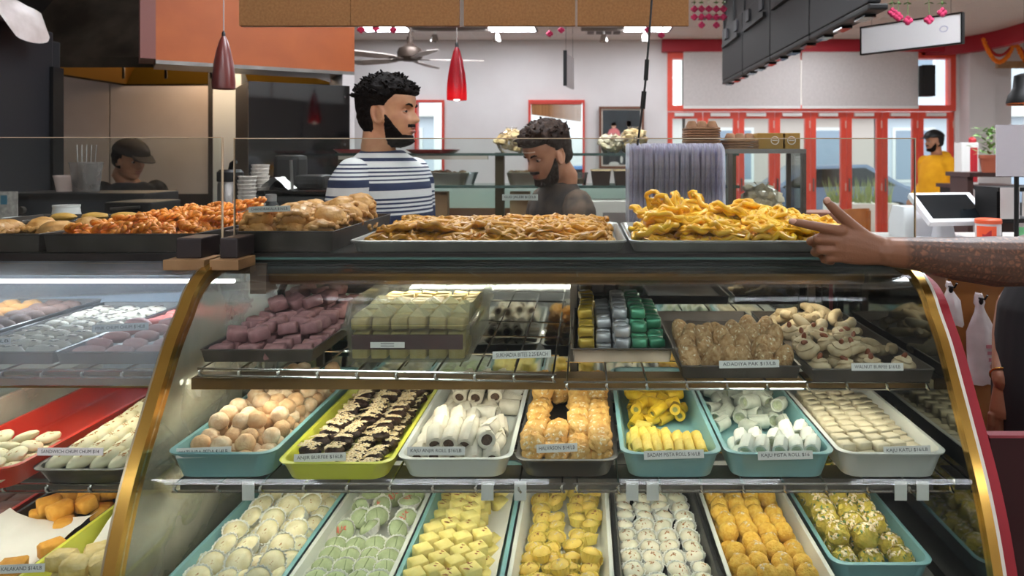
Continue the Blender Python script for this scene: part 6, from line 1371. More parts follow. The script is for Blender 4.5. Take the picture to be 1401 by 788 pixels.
# tubs and papers further along
ap_ = empty('dark_appliance', (on(125, 2.95), 2.98, ZB2), 'long black warming unit under the tubs, kitchen side', 'appliance')
MB().box((-.30, -.12, 0), (.27, .12, .15), bev=.006).build('unit_body', M_black, ap_, smooth=False); MB().box((-.26, -.128, .05), (.22, -.12, .12)).build('front_strip', mat('smoky_panel', '#2b2d31', .2), ap_, smooth=False)
for x in (-.2, 0, .17): MB().tube([(x, -.128, .085), (x, -.145, .085)], .014, 12).build('knob', M_steel_dk, ap_)
bx_ = empty('black_oven_box', (on(190, 2.72), 2.75, ZB2), 'black boxy oven with a long handle below the capped worker', 'oven')
MB().box((-.085, -.10, 0), (.085, .10, .128), bev=.006).build('oven_body', M_black, bx_, smooth=False); MB().tube([(-.05, -.115, .105), (.055, -.115, .112)], .005, 8).build('handle', M_steel, bx_)
def tub(name, px, d, r0, r1, h, m, lab, z=ZB2, cat='tub', lid=None):
    o = empty(name, (on(px, d), d, z), lab, cat); MB().lathe([(0, 0), (r0, 0), (r1, h-.008), (r1*1.05, h-.007), (r1*1.05, h), (r1*.96, h), (r0*.95, .003), (0, .003)], 24).build('tub_wall', m, o)
    if lid: MB().lathe([(0, h+.001), (r1*1.06, h+.001), (r1*1.06, h+.007), (0, h+.008)], 24).build('lid', lid, o)
    return o
M_trl = mat('milky_plastic', '#d6d3cf', .35, sss=.1)
o = tub('upturned_bucket', 91, 2.7, .057, .042, .115, M_trl, 'white plastic bucket standing upside down below a paper cup', cat='bucket')
tub('milky_tub', 28, 2.72, .046, .052, .068, M_trl, 'milky round tub near the frame edge beside papers')
tub('foam_cup', 88, 2.98, .027, .037, .066, mat('foam_pink', '#cdb7ae', .6), 'pinkish foam cup standing on the black warming unit', z=ZB2+.1505, cat='cup')
o = tub('utensil_container', 118, 2.98, .045, .058, .12, glass('cloudy_container', tint='#d8d4d2', refl=.7, rough=.15, haze=.5, hazecol='#bdb6b2'), 'cloudy plastic container holding thin utensils on the warming unit', z=ZB2+.1505, cat='container')
for k in range(5): MB().tube([(-.03+.014*k, 0, .01), (-.045+.02*k, .01, .19)], .0022, 5).build('utensil', M_steel, o)
boxobj('napkin_stack', (on(128, 2.62), 2.66, ZB2), (.13, .1, .048), M_paper, 'stack of white napkins in front of the oven', 'napkins', .2)
boxobj('foam_tray_stack', (on(55, 2.85), 2.86, ZB2), (.12, .1, .05), M_white_p, 'pale foam tray stack behind the white bucket', 'trays')
pp_ = MB().box((-.035, -.001, 0), (.035, .001, .16)).build('paper_notice', mat('notice_paper', '#bdb6ae', .7, col2='#8f8a86', nscale=45), smooth=False, loc=(on(12, 2.8), 2.8, ZB2)); tag(pp_, 'speckled paper notice standing at the frame edge by the fridge', 'notice'); MB().box((-.03, -.002, .11), (-.005, -.0011, .145)).build('blue_picture', mat('blue_print', '#3b6f86', .6), pp_, smooth=False)

# ---------------------------------------------------------------- glass shelving behind the men
DS = 3.6
sh = empty('glass_shelf_unit', (0, DS, 0), 'glass shelf unit with dark posts behind the men, holding bags and foil pans', 'shelf unit')
M_post = mat('dark_brass_post', '#4a3d2a', .4, .7)
for px in (684, 1000, 470): 
    x = on(px, DS); MB().box((x-.022, -.02, .9), (x+.022, .02, 1.512)).build('post', M_post, sh, smooth=False)
G_sh = glass('green_shelf_glass', tint='#d3e4dd', refl=.8)
MB().box((on(470, DS), -.12, 1.498), (on(1004, DS), .16, 1.508)).build('upper_glass_shelf', G_sh, sh, smooth=False); MB().box((on(470, DS), -.14, 1.345), (on(1004, DS), .16, 1.355)).build('lower_glass_shelf', G_sh, sh, smooth=False)
e_ = MB(); e_.box((on(470, DS), -.124, 1.496), (on(1004, DS), -.12, 1.509)); e_.box((on(470, DS), -.144, 1.343), (on(1004, DS), -.14, 1.356)); e_.build('shelf_edge', mat('dark_green_edge', '#33443f', .2), sh, smooth=False)
MB().box((on(475, DS), -.13, 1.478), (on(672, DS), -.10, 1.496)).build('light_rail', mat('pale_rail', '#a99f93', .4, .3), sh, smooth=False)
MB().box((on(460, DS), -.16, .85), (on(1010, DS), .3, .9)).build('base_shelf', mat('white_laminate', '#d5cfc8', .4), sh, smooth=False); MB().box((on(460, DS), -.12, .0), (on(1010, DS), .28, .85)).build('base_cabinet', mat('brown_laminate', '#6b4635', .5), sh, smooth=False)
MB().box((on(460, DS), .24, .9), (on(1010, DS), .26, 1.22)).build('splash_board', mat('brown_board', '#8a5a44', .55, col2='#7b4e3a', nscale=3), sh, smooth=False)
MB().box((on(460, DS), .26, 1.22), (on(1010, DS), .30, 1.33)).build('white_board', M_white_p, sh, smooth=False)
M_foil = mat('foil_pan', '#c9c3b2', .28, 1.)
def foil(px, d, w, lab, mfill, z=1.3555, dp=.11):
    o = empty('foil_pan', (on(px, d), d, z), lab, 'foil pan', 'foil pans on the lower glass shelf'); n = 64; rings = []
    for s_, zz, k in ((.86, 0, .004), (1, .055, .012), (1.04, .058, 0), (1.04, .061, 0), (.97, .06, .01), (.84, .004, .004)):
        r_ = rrect(-w/2*s_, w/2*s_, -dp/2*s_, dp/2*s_, .02, zz, 15); c = Vector((0, 0, zz)); rings.append([p+(p-c).normalized()*k*(.5 if i % 2 else -.5) for i, p in enumerate(r_)])
    MB().loft(rings).build('pan', M_foil, o, ang=25)
    f = MB(); r_ = random.Random(px)
    for i in range(16): f.ball((r_.uniform(-w*.42, w*.42), r_.uniform(-dp*.38, dp*.38), .055+r_.uniform(0, .008)), .02, 1, sc=(1, .8, .5), nz=.3, seed=i)
    f.build('brown_crumble', mfill, o)['kind'] = 'stuff'
M_crum = mat('brown_crumble', '#7a5a45', .8, col2='#a98363', nscale=60)
foil(609, 3.56, .215, 'foil pan of brown crumble behind the striped shirt', M_crum); foil(719, 3.56, .165, 'foil pan of brown pieces partly behind the bearded man', M_crum)
tub('clear_bowl', 640, 3.62, .03, .05, .06, glass('clear_plastic_tub', tint='#eef0f0', refl=1., rough=.05, haze=.12), 'clear bowl beside the foil pan on the lower glass shelf', z=1.3555, cat='bowl')
for px, w_ in ((763, 'nearest the bearded man'), (790, 'beside the dark containers')):
    o = tub('deli_tub', px, 3.55, .042, .05, .06, glass('clear_plastic_tub', tint='#eef0f0', refl=1., rough=.05, haze=.12), 'clear deli tub of tan snacks on the lower shelf, '+w_, z=1.3555, cat='tub')
    MB().lathe([(0, .004), (.038, .004), (.042, .028), (0, .032)], 16).build('snack_fill', mat('tan_snack', '#b9925f', .8, col2='#8c6238', nscale=80), o)
for px, w_ in ((822, 'standing clear'), (853, 'half behind the plastic lids')):
    o = empty('dark_container', (on(px, 3.52), 3.52, 1.3555), 'dark brown takeaway container with pale lid on the lower shelf, '+w_, 'container', 'dark takeaway containers')
    MB().loft([rrect(-.04, .04, -.04, .04, .012, 0), rrect(-.048, .048, -.048, .048, .014, .068)]).build('container_body', mat('dark_brown_plastic', '#352a24', .35), o, ang=40); MB().loft([rrect(-.051, .051, -.051, .051, .015, .068), rrect(-.051, .051, -.051, .051, .015, .076)]).build('lid', mat('beige_lid', '#bfa781', .5), o, ang=40)
def snackbag(px, py0, py1, w, d, z, lab, mi):
    h = (py1-py0)*d/1000; o = empty('snack_bag', (on(px, d), d, z), lab, 'snack bag', 'clear bags of puffed snacks'); f = MB(); r_ = random.Random(px)
    for i in range(int(38*w/.14)):
        a = r_.uniform(0, 1); rr = w*.46*math.sin(math.pi*(.12+.75*a))**.6
        f.ball((r_.uniform(-rr, rr), r_.uniform(-.04, .04), .02+a*h*.78), .023, 1, sc=(1, .8, .7), nz=.35, seed=i)
    f.build('puffed_snacks', mi, o)['kind'] = 'stuff'
    b = MB(); rings = []
    for q in range(9):
        s_ = q/8; rr = w*.5*(math.sin(math.pi*(.16+.70*s_))**.6 if q < 8 else .25); rings.append([Vector((rr*math.cos(t)*(1+.10*noise.noise(Vector((q, math.cos(t)*2, 1)))), .055*math.sin(t)*(rr/(w*.5)), h*(.0+s_*1.02))) for t in [2*math.pi*j/18 for j in range(18)]])
    rings.append([Vector((.03*math.cos(t), .012*math.sin(t), h*1.14)) for t in [2*math.pi*j/18 for j in range(18)]])
    b.loft(rings); b.build('clear_wrap', glass('crinkled_wrap', tint='#fbfaf6', refl=1.4, rough=.08, haze=.12, hazecol='#f4efe6', hscale=30), o, ang=30)
M_puf = mat('puffed_snack', '#e2cfa0', .7, col2='#cfae72', nscale=30); M_puf2 = mat('pale_puffed_snack', '#e6dcc3', .7, col2='#d2c29c', nscale=30)
snackbag(700, 182, 213, .15, 3.58, 1.5085, 'clear snack bag of yellow puffs on the upper shelf by the dark post', M_puf)
snackbag(836, 186, 210, .11, 3.6, 1.5085, 'smaller pale snack bag on the upper shelf under the framed picture', M_puf2)
snackbag(866, 178, 210, .14, 3.58, 1.5085, 'yellow puff snack bag on the upper shelf beside the black cable', M_puf)
def redtray(px, w, lab, d=3.55, z=1.5085):
    o = MB().loft([rrect(-w/2*.8, w/2*.8, -.08, .08, .05, 0, 6), rrect(-w/2, w/2, -.1, .1, .06, .016, 6), rrect(-w/2*1.03, w/2*1.03, -.103, .103, .06, .018, 6), rrect(-w/2*.97, w/2*.97, -.097, .097, .06, .018, 6), rrect(-w/2*.8, w/2*.8, -.08, .08, .05, .003, 6)]).build('red_plate', mat('red_plate', '#c71f2b', .3), loc=(on(px, d), d, z), ang=40); tag(o, lab, 'plate')
redtray(593, .24, 'shallow red plate on the upper shelf just past the striped man'); redtray(484, .16, 'red plate at the shelf end behind the striped shoulder', z=1.509)
for px, w_ in ((600, 'behind the striped chest'), (712, 'beside the price card')): boxobj('wooden_stand', (on(px, 3.62), 3.62, .9005), (.10, .05, .42), mat('tan_board', '#b48e68', .55, col2='#a27c56', nscale=8), 'tan wooden upright stand on the base shelf, '+w_, 'stand')
boxobj('white_carton', (on(800, 3.42), 3.50, .9005), (.46, .2, .385), mat('greyish_carton', '#b9b3aa', .7, col2='#aca69d', nscale=3), 'wide pale carton behind the bearded man on the base shelf', 'carton')
boxobj('cutting_board', (on(634, 3.45), 3.55, .9005), (.25, .12, .29), M_wood, 'wooden cutting block below the price card, on the base shelf', 'board')

# stack of clear clamshell lids standing on edge
MB_x0, MB_x1, dC = on(860, 2.4), on(992, 2.4), 2.4
st = empty('service_table', ((MB_x0+MB_x1)/2+.13, 2.62, 0), 'dark service table behind the yellow jalebi carrying plastic lids and a stand', 'table')
MB().box((-.36, -.3, 1.24), (.36, .3, 1.27)).build('table_top', mat('dark_table', '#2a1715', .4), st, smooth=False)
for sx in (-.33, .33):
    for sy in (-.27, .27): MB().box((sx-.02, sy-.02, 0), (sx+.02, sy+.02, 1.24)).build('leg', M_black, st, smooth=False)
G_lid = glass('lavender_clamshell', tint='#f3f1f9', refl=1.2, rough=.12, haze=.85, hazecol='#f3f0fb', hscale=12)
lid = MB().loft([rrect(-.105, .105, 0, .268, .02, 0, 3), rrect(-.105, .105, 0, .268, .02, .0015, 3), rrect(-.092, .092, .013, .255, .02, .011, 3), rrect(-.09, .09, .015, .253, .02, .010, 3)])
lid_me = lid.mesh('clamshell', G_lid, ang=30); Rl = Matrix.Rotation(math.pi/2, 4, 'X') @ Matrix.Rotation(math.pi/2, 4, 'Y')
n = 27
for i in range(n):
    o = bpy.data.objects.new('clamshell', lid_me); COL.objects.link(o); x = MB_x0+(MB_x1-MB_x0-.012)*i/(n-1)
    o.matrix_world = Matrix.Translation((x, 2.47, 1.2705)) @ Matrix(((0, 0, 1, 0), (1, 0, 0, 0), (0, 1, 0, 0), (0, 0, 0, 1))) @ Matrix.Rotation(0.02*math.sin(i*1.9), 4, 'X')
    tag(o, 'clear lavender tinted plastic lid on edge, number '+str(i+1)+' of the row from the picture side' if False else f'clear lavender plastic lid standing on edge, {ORD[i] if i < 15 else "counting on, "+ORD[i-15]+" after fifteenth"} from the bearded man', 'lid', 'row of clear plastic lids')
# stand with glass sides, carriers and cartons on top
sd_ = empty('display_stand', (on(1042, 2.6), 2.62, 1.2705), 'metal framed glass stand holding a bag of snacks, cup carriers on top', 'stand'); w = .135
MB().box((-w, -.1, .235), (w, .1, .25)).build('top_shelf', M_steel, sd_, smooth=False); MB().box((-w, -.1, 0), (w, .1, .006)).build('stand_base', M_steel, sd_, smooth=False)
for sx in (-w+.008, w-.008):
    for sy in (-.092, .092): MB().box((sx-.008, sy-.008, .006), (sx+.008, sy+.008, .235)).build('upright', M_steel_dk, sd_, smooth=False)
MB().box((-w, .098, .006), (w, .101, .235)).build('glass_back', G_clear_thin, sd_, smooth=False); MB().box((w-.003, -.08, .006), (w, .08, .235)).build('glass_side', G_clear_thin, sd_, smooth=False)
snackbag(1042, 238, 281, .14, 2.6, 1.277, 'clear snack bag of pale puffs inside the glass stand', M_puf2)
M_card = mat('brown_pulp', '#8f6a4b', .85, col2='#7c593d', nscale=40, bump=.3, bscale=80)
def carrier(px, d, n, z, w, lab, rz=0.):
    o = empty('cup_carrier_stack', (on(px, d), d, z), lab, 'cup carriers', rz=rz); me = MB().loft([rrect(-w/2, w/2, -.07, .07, .015, 0, 3), rrect(-w/2, w/2, -.07, .07, .015, .005, 3), rrect(-w/2*.95, w/2*.95, -.065, .065, .012, .007, 3)]).mesh('pulp_tray', M_card, ang=30)
    for i in range(n):
        c = bpy.data.objects.new('pulp_tray', me); COL.objects.link(c); c.parent = o; c.location = (.0015*math.sin(i*2), 0, .0085*i)
    for sx in (-w*.3, 0, w*.3): MB().lathe([(.022, 0), (.014, .02), (.011, .022), (.0, .022)], 12, c=(sx, -.02, .0085*n), cap=True).build('cup_post', M_card, o)
carrier(959, 2.58, 9, 1.5206, .118, 'tall stack of brown pulp cup carriers above the plastic lids'); carrier(1009, 2.6, 4, 1.5206, .115, 'low stack of brown pulp cup carriers beside the cartons', .15)
# the lids' own table is lower: a small shelf carries the tall stack
MB().box((on(935, 2.58)-sd_.location.x, -.1, .235), (-w, .1, .25)).build('shelf_wing', M_steel, sd_, smooth=False)
M_kraft = mat('kraft_carton', '#a8843f', .7, col2='#9a7836', nscale=20)
for px, wpx, w_ in ((1052, 38, 'dark sided, nearer the carriers'), (1079, 24, 'at the stand corner')):
    o = boxobj('kraft_carton', (on(px, 2.58), 2.58, 1.5206), (wpx*.00258, .07, .056), M_kraft, 'small kraft carton with round white emblem, '+w_, 'carton', .0, .002)
    em = MB(); em.tube([(.012+(.012 if wpx > 30 else 0)+.0135*math.cos(a)-.012, -.0362, .03+.0135*math.sin(a)) for a in [2*math.pi*q/20 for q in range(20)]], .0014, 4, closed=True); em.box((-.009+(.012 if wpx > 30 else 0), -.0368, .0285), (.009+(.012 if wpx > 30 else 0), -.0355, .0315), M=None)
    em.build('round_emblem', M_paper, o)
boxobj('brown_crate', (on(1122, 3.2), 3.2, 1.18), (.17, .16, .075), mat('brown_crate', '#7d4a36', .6), 'brown crate on the till counter past the glass stand', 'crate')
# hanging cable with two ferrules
cb_ = MB(); pts = [(.255, 2.3, CEIL), (.232, 2.3, 2.3), (.205, 2.3, 1.9), (.19, 2.3, 1.72), (.178, 2.3, 1.62), (.166, 2.3, 1.53)]; cb_.tube(pts, .0035, 6)
ob = cb_.build('hanging_cable', M_black); tag(ob, 'black cable hanging slantwise with two thick ferrules, over the plastic lids', 'cable')
MB().tube([(.196, 2.3, 1.80), (.192, 2.3, 1.735)], .007, 8).build('ferrule', M_black, ob); MB().tube([(.187, 2.3, 1.70), (.182, 2.3, 1.645)], .008, 8).build('ferrule', M_black, ob)

# ---------------------------------------------------------------- wall and ceiling fittings
pc = empty('framed_picture', (on(850.5, 9.9), 9.93, 1.5+.024*9.9), 'framed photo of two standing people on the white wall, dark ground', 'picture'); w = .305; h = .42
f = MB()
for a, b in (((-w, -h), (-w+.03, h)), ((w-.03, -h), (w, h)), ((-w+.03, h-.03), (w-.03, h)), ((-w+.03, -h), (w-.03, -h+.03))): f.box((a[0], -.02, a[1]), (b[0], .03, b[1]))
f.build('frame', mat('walnut_frame', '#6b3c22', .5), pc, smooth=False)
MB().box((-w+.03, .0, -h+.03), (w-.03, .012, h-.03)).build('mount', mat('cream_mount', '#d8d0c2', .7), pc, smooth=False)
MB().box((-w+.05, -.004, -h+.05), (w-.05, .0, h-.05)).build('photo_print', mat('dark_print', '#1c2b30', .3, col2='#0f1416', nscale=3), pc, smooth=False)
pr_ = MB()
def flat(poly, mi): pr_.k = mi; pr_.prism(poly, -.0065, -.0042, 'y')
def disc(cx, cz, rx, rz, mi): flat([(cx+rx*math.cos(a), cz+rz*math.sin(a)) for a in [2*math.pi*q/14 for q in range(14)]], mi)
disc(-.105, .165, .032, .042, 3); disc(-.105, .185, .034, .03, 4); flat([(-.165, .105), (-.135, .125), (-.07, .125), (-.03, .09), (-.005, -.02), (-.04, -.05), (-.05, 0), (-.06, -.07), (-.16, -.07), (-.2, .02)], 0); flat([(-.16, -.07), (-.055, -.07), (-.06, -.33), (-.105, -.33), (-.108, -.15), (-.115, -.33), (-.165, -.33)], 4)
disc(.10, .19, .03, .042, 3); flat([(.065, .23), (.13, .235), (.15, .17), (.155, .08), (.19, .02), (.17, -.04), (.06, -.04), (.05, .02), (.02, -.01), (.03, .06), (.065, .10), (.075, .17)], 4); disc(.10, .18, .018, .032, 3); flat([(.0, -.02), (.06, -.04), (.12, -.02), (.12, .0), (.05, -.01)], 3); flat([(.06, -.04), (.16, -.04), (.145, -.30), (.115, -.30), (.11, -.15), (.09, -.30), (.055, -.30)], 2)
disc(.0, -.30, .018, .05, 1); disc(-.10, -.36, .07, .03, 1)
pr_.build('printed_figures', [mat('pink_print', '#d9797b', .4), mat('pale_print', '#cfcfc8', .4), mat('denim_print', '#2b74a8', .4), mat('face_print', '#c99a80', .4), mat('black_print', '#15161a', .4)], pc, smooth=False)
# track lights
for k, (p0, p1, hs) in enumerate(((560, 690, (595, 680)), (795, 905, (826, 882)))):
    d = 9.0; o = empty('track_light', (0, d, CEIL), 'ceiling track with small spot lamps, '+('beyond the fan' if k == 0 else 'above the framed picture'), 'track light')
    MB().box((on(p0, d), -.015, -.045), (on(p1, d), .015, 0)).build('track', mat('taupe_track', '#8d827b', .5), o, smooth=False)
    for hp_ in hs:
        x = on(hp_, d); hd_ = MB().tube([(x, 0, -.045), (x, 0, -.09)], .012, 8).build('spot_stem', M_white_p, o); MB().lathe([(.03, 0), (.055, -.09), (.05, -.09), (.02, -.01)], 16, c=(x, -.02, -.09), cap=True).build('spot_head', M_chrome, hd_)
# air vents
M_vent = mat('vent_metal', '#cfc7c1', .5)
for k, (px, d, lab) in enumerate(((590, 8.4, 'ceiling air vent with dark slots beyond the fan'), (826, 9.3, 'ceiling air vent with dark slots by the track above the picture'), (982, 8.3, 'ceiling air vent with dark slots behind the black menu screens'))):
    o = empty('air_vent', (on(px, d), d, CEIL), lab, 'vent'); MB().box((-.24, -.16, -.014), (.24, .16, -.001)).build('vent_frame', M_vent, o, smooth=False)
    s_me = MB().box((-.045, -.12, -.017), (.045, .12, -.0145)).mesh('vent_slot', mat('vent_dark', '#5a504a', .7), False)
    for i in range(4): c = bpy.data.objects.new('vent_slot', s_me); COL.objects.link(c); c.parent = o; c.location = (-.165+.11*i, 0, 0)
# small edge-on sign on wires
o = empty('hanging_sign', (on(779, 5.0), 5.0, 1.96), 'small thin sign hung edge-on from two wires before the bamboo blind', 'sign'); o.rotation_euler = (0, 0, math.radians(80))
MB().box((-.14, -.006, 0), (.14, .006, .22)).build('sign_board', mat('sign_grey', '#b9b4b4', .4), o, smooth=False); MB().box((-.15, -.012, 0), (-.14, .012, .235)).build('dark_edge', M_black, o, smooth=False)
for sx in (-.12, .12): MB().tube([(sx, 0, .22), (sx, 0, CEIL-1.96)], .0015, 5).build('hanging_wire', M_steel, o)
# black menu screens hung in a row, seen from behind
M_tv = mat('black_screen_back', '#0a0a0c', .5, col2='#101013', nscale=40, spec=.3)
TVN = 3.06; TVL = .82
for k in range(4):
    y0 = TVN+TVL*k; o = empty('menu_screen', (1.19, y0, 2.11), 'black back of a hanging menu screen, '+['nearest of four', 'second from the near end', 'third from the near end', 'farthest of four'][k], 'screen', 'black menu screens')
    MB().box((0, 0.008, .03), (.055, TVL-.008, .47), bev=.006).build('screen_case', M_tv, o, smooth=False)
    MB().box((-.022, .10, .30), (0, TVL-.10, .33)).build('upper_ledge', M_black, o, smooth=False)
    MB().box((.056, .02, .05), (.062, TVL-.02, .45)).build('screen_glass', M_black_gl, o, smooth=False)
    for yy in (.15, .55): MB().box((-.014, yy, .36), (0, yy+.10, .44)).build('mount_plate', mat('mount_grey', '#2b2b30', .5), o, smooth=False)
    MB().box((.0, .006, .0), (.085, TVL-.006, .028), bev=.008).build('lower_rail', M_black, o, smooth=False)
    for yy in (.1, .38, .64): MB().box((.02, yy, -.014), (.07, yy+.12, 0)).build('cable_clip', M_black_gl, o, smooth=False)
o = empty('ceiling_rack', (1.215, TVN, 2.582), 'black upper menu frame above the row of screens, ribbed', 'frame')
MB().box((-.01, 0, 0), (.03, 4*TVL, .44)).build('frame_board', M_tv, o, smooth=False)
for k in range(9): MB().box((-.022, .02+.4*k*1.0, 0), (-.01, .05+.4*k, .44)).build('rib', M_black, o, smooth=False)
# blank white sign in a black frame
a, b = Vector((1.70, 4.46, 0)), Vector((2.07, 4.0, 0)); o = empty('white_sign', (0, 0, 0), 'blank white hanging sign in thin black frame with faint round stamp', 'sign'); uu = (b-a).normalized(); nn_ = Vector((uu.y, -uu.x, 0))
def slab(mb, p, q, z0, z1, e0, e1): return mb.loft([[p+nn_*e0+Vector((0, 0, z0)), q+nn_*e0+Vector((0, 0, z0)), q+nn_*e0+Vector((0, 0, z1)), p+nn_*e0+Vector((0, 0, z1))], [p+nn_*e1+Vector((0, 0, z0)), q+nn_*e1+Vector((0, 0, z0)), q+nn_*e1+Vector((0, 0, z1)), p+nn_*e1+Vector((0, 0, z1))]])
slab(MB(), a, b, 2.115, 2.272, 0, .02).build('sign_panel', mat('sign_white', '#e4e2e2', .4), o, smooth=False)
f = MB(); slab(f, a-uu*.008, b+uu*.008, 2.107, 2.115, -.004, .026); slab(f, a-uu*.008, b+uu*.008, 2.272, 2.280, -.004, .026); slab(f, a-uu*.008, a, 2.115, 2.272, -.004, .026); slab(f, b, b+uu*.008, 2.115, 2.272, -.004, .026); f.build('frame', M_black, o, smooth=False)
c_ = a+(b-a)*.84+Vector((0, 0, 2.2))+nn_*.0215; MB().tube([c_+uu*.022*math.cos(t)+Vector((0, 0, .016*math.sin(t))) for t in [2*math.pi*q/20 for q in range(20)]], .0012, 4, closed=True).build('round_stamp', mat('violet_stamp', '#8f8fc0', .6), o)
for q in (a+uu*.06, b-uu*.06): MB().tube([q+Vector((0, 0, 2.28))+nn_*.01, q+Vector((0, 0, CEIL))+nn_*.01], .0015, 5).build('hanging_wire', M_steel, o)
# flower strings on the ceiling
M_mag = mat('magenta_petals', '#9c1a48', .7, col2='#c02a5a', nscale=60); M_lf = mat('green_leaves', '#4d7a35', .7); M_whf = mat('white_buds', '#e4d9cf', .7)
def flowerstring(px, py0, py1, d, lab, n=None):
    x = on(px, d); z1 = min(CEIL, 1.5-(py0-212)*d/1000); z0 = 1.5-(py1-212)*d/1000; o = empty('flower_string', (x, d, z1), lab, 'garland', 'flower strings hanging from the ceiling')
    L = z1-z0; k = max(1, int(L/.05)); MB().tube([(0, 0, CEIL-z1), (0, 0, -L)], .0015, 4).build('thread', M_lf, o)
    g = MB(); r_ = random.Random(px)
    for i in range(k):
        zz = -L*i/k
        for q in range(5): a = r_.uniform(0, 6.28); pz = zz-.01; v = Vector((math.cos(a), math.sin(a), -.35))*.026; s_ = Vector((-math.sin(a), math.cos(a), 0))*.009; g.add([Vector((0, 0, pz)), v*.6+s_+Vector((0, 0, pz)), v+Vector((0, 0, pz)), v*.6-s_+Vector((0, 0, pz))], [(0, 1, 2, 3)])
    g.build('leaves', M_lf, o, smooth=False)['kind'] = 'stuff'
    rs = .018
    fl_ = MB()
    for (dx, dz) in ((0, 0), (-.012, -.012), (.012, -.012), (0, -.022)): fl_.ball((dx, 0, -L+dz), rs*.75, 2, nz=.35, seed=px+dx*99, fr=5)
    fl_.build('flower_head', M_mag, o)
for px, a, b in ((1221, 0, 14), (1229, 0, 20), (1242, 0, 25), (1271, 0, 24), (1289, 0, 14)): flowerstring(px, a, b, 3.7, f'magenta flower string above the white sign, {ORD[(1221,1229,1242,1271,1289).index(px)]} from the screens')
for px, b, d in ((752, 44, 5.2), (768, 39, 5.2), (905, 46, 5.2), (886, 38, 5.2), (494, 38, 4.6), (514, 36, 4.6), (538, 38, 4.6)): flowerstring(px, 0, b, d, {752: 'magenta flowers peeping below the third brown board', 768: 'magenta flower beside the edge-on sign wires', 905: 'magenta flowers below the last brown board', 886: 'magenta flower beside the black cable', 494: 'flowers under the second brown board near the soffit', 514: 'orange toned flowers under the second brown board', 538: 'flowers under the second brown board nearest the fan'}[px])
k = 0
for i in range(5):
    for j in range(2 + (i % 2)):
        flowerstring(950+i*10, 0, 10+j*11, 5.0+.02*j, f'small red and green flower string by the last brown board, {ORD[i]} column, {ORD[j]} length'); k += 1
# marigold swags on a wooden arch board at the bay
ar_ = empty('arch_board', (5.25, 9.3, 2.6), 'wooden arch board under the red soffit carrying marigold swags', 'board'); MB().box((-.02, -.04, 0), (.95, .02, .09), bev=.01).build('arch_rail', M_wood, ar_, smooth=False)
M_mar = mat('marigold', '#f08a12', .8, col2='#e26a08', nscale=40)
for k, (xa, xb, sag) in enumerate(((5.02, 5.42, .28), (5.42, 5.80, .30), (5.80, 6.15, .26))):
    o = empty('marigold_garland', ((xa+xb)/2, 9.2, 2.95), 'orange marigold swag on the bay arch, '+ORD[k]+' from the doors', 'garland', 'marigold swags'); g = MB(); n = 26
    for i in range(n):
        s_ = i/(n-1); g.ball(((s_-.5)*(xb-xa), 0, -sag*(1-(2*s_-1)**2)), .032, 1, nz=.3, seed=i, fr=4)
    g.build('marigold_blooms', M_mar, o)['kind'] = 'stuff'
    MB().tube([((s_-.5)*(xb-xa)*.7, 0, -.1-sag*.35*(1-(2*s_-1)**2)) for s_ in lin(0, 1, 10)], .02, 6).build('inner_swag', mat('red_swag', '#b3241c', .8), o)
# black lamp at the frame edge
o = empty('black_dome_lamp', P(1402, 130, 3.4), 'black dome lamp with orange rim at the frame edge', 'lamp'); MB().lathe([(.075, -.045), (.078, -.035), (.07, .0), (.05, .03), (.045, .09), (.02, .10), (0, .1)], 28).build('lamp_shade', M_black, o); MB().lathe([(.074, -.046), (.077, -.04), (.070, -.040)], 28).build('rim', mat('orange_rim', '#e07030', .4), o); MB().tube([(0, 0, .1), (0, 0, CEIL-o.location.z)], .003, 6).build('cord', M_black, o)

# ---------------------------------------------------------------- the till
M_wpan = mat('varnished_plywood', '#a8703a', .4, col2='#8d5a2a', nscale=4, detail=6, coat=.2)
tc_ = empty('till_counter', (1.75, 2.65, 0), 'varnished wood till counter beyond the case end', 'counter')
MB().box((-.62, -.36, 0), (1.2, .5, 1.13)).build('counter_body', mat('till_side', '#6b4526', .5), tc_, smooth=False); MB().box((-.64, -.42, 1.13), (1.22, .52, 1.165)).build('counter_top', mat('till_top', '#b9b4ae', .35), tc_, smooth=False)
for k in range(5): MB().box((-.62+.365*k, -.375, .02), (-.62+.365*k+.36, -.36, 1.12)).build('panel', M_wpan, tc_, smooth=False)
mr_ = empty('maroon_panel', (1.25, 1.62, 0), 'dark maroon panel board with pink top edge at the lower frame corner', 'cabinet'); MB().box((-.36, -.26, 0), (.62, -.245, .975)).build('panel_board', M_maroon, mr_, smooth=False); MB().box((-.365, -.265, .975), (.625, -.243, .980)).build('top_edge', mat('pink_edge', '#8e3a44', .4), mr_, smooth=False)  # thin upright maroon board, nothing behind it
mr_.location = (1.115, 1.62, 0)
M_bagw = mat('white_bag_plastic', '#e2dcdb', .45, col2='#d2cac9', nscale=20, bump=.4, bscale=40)
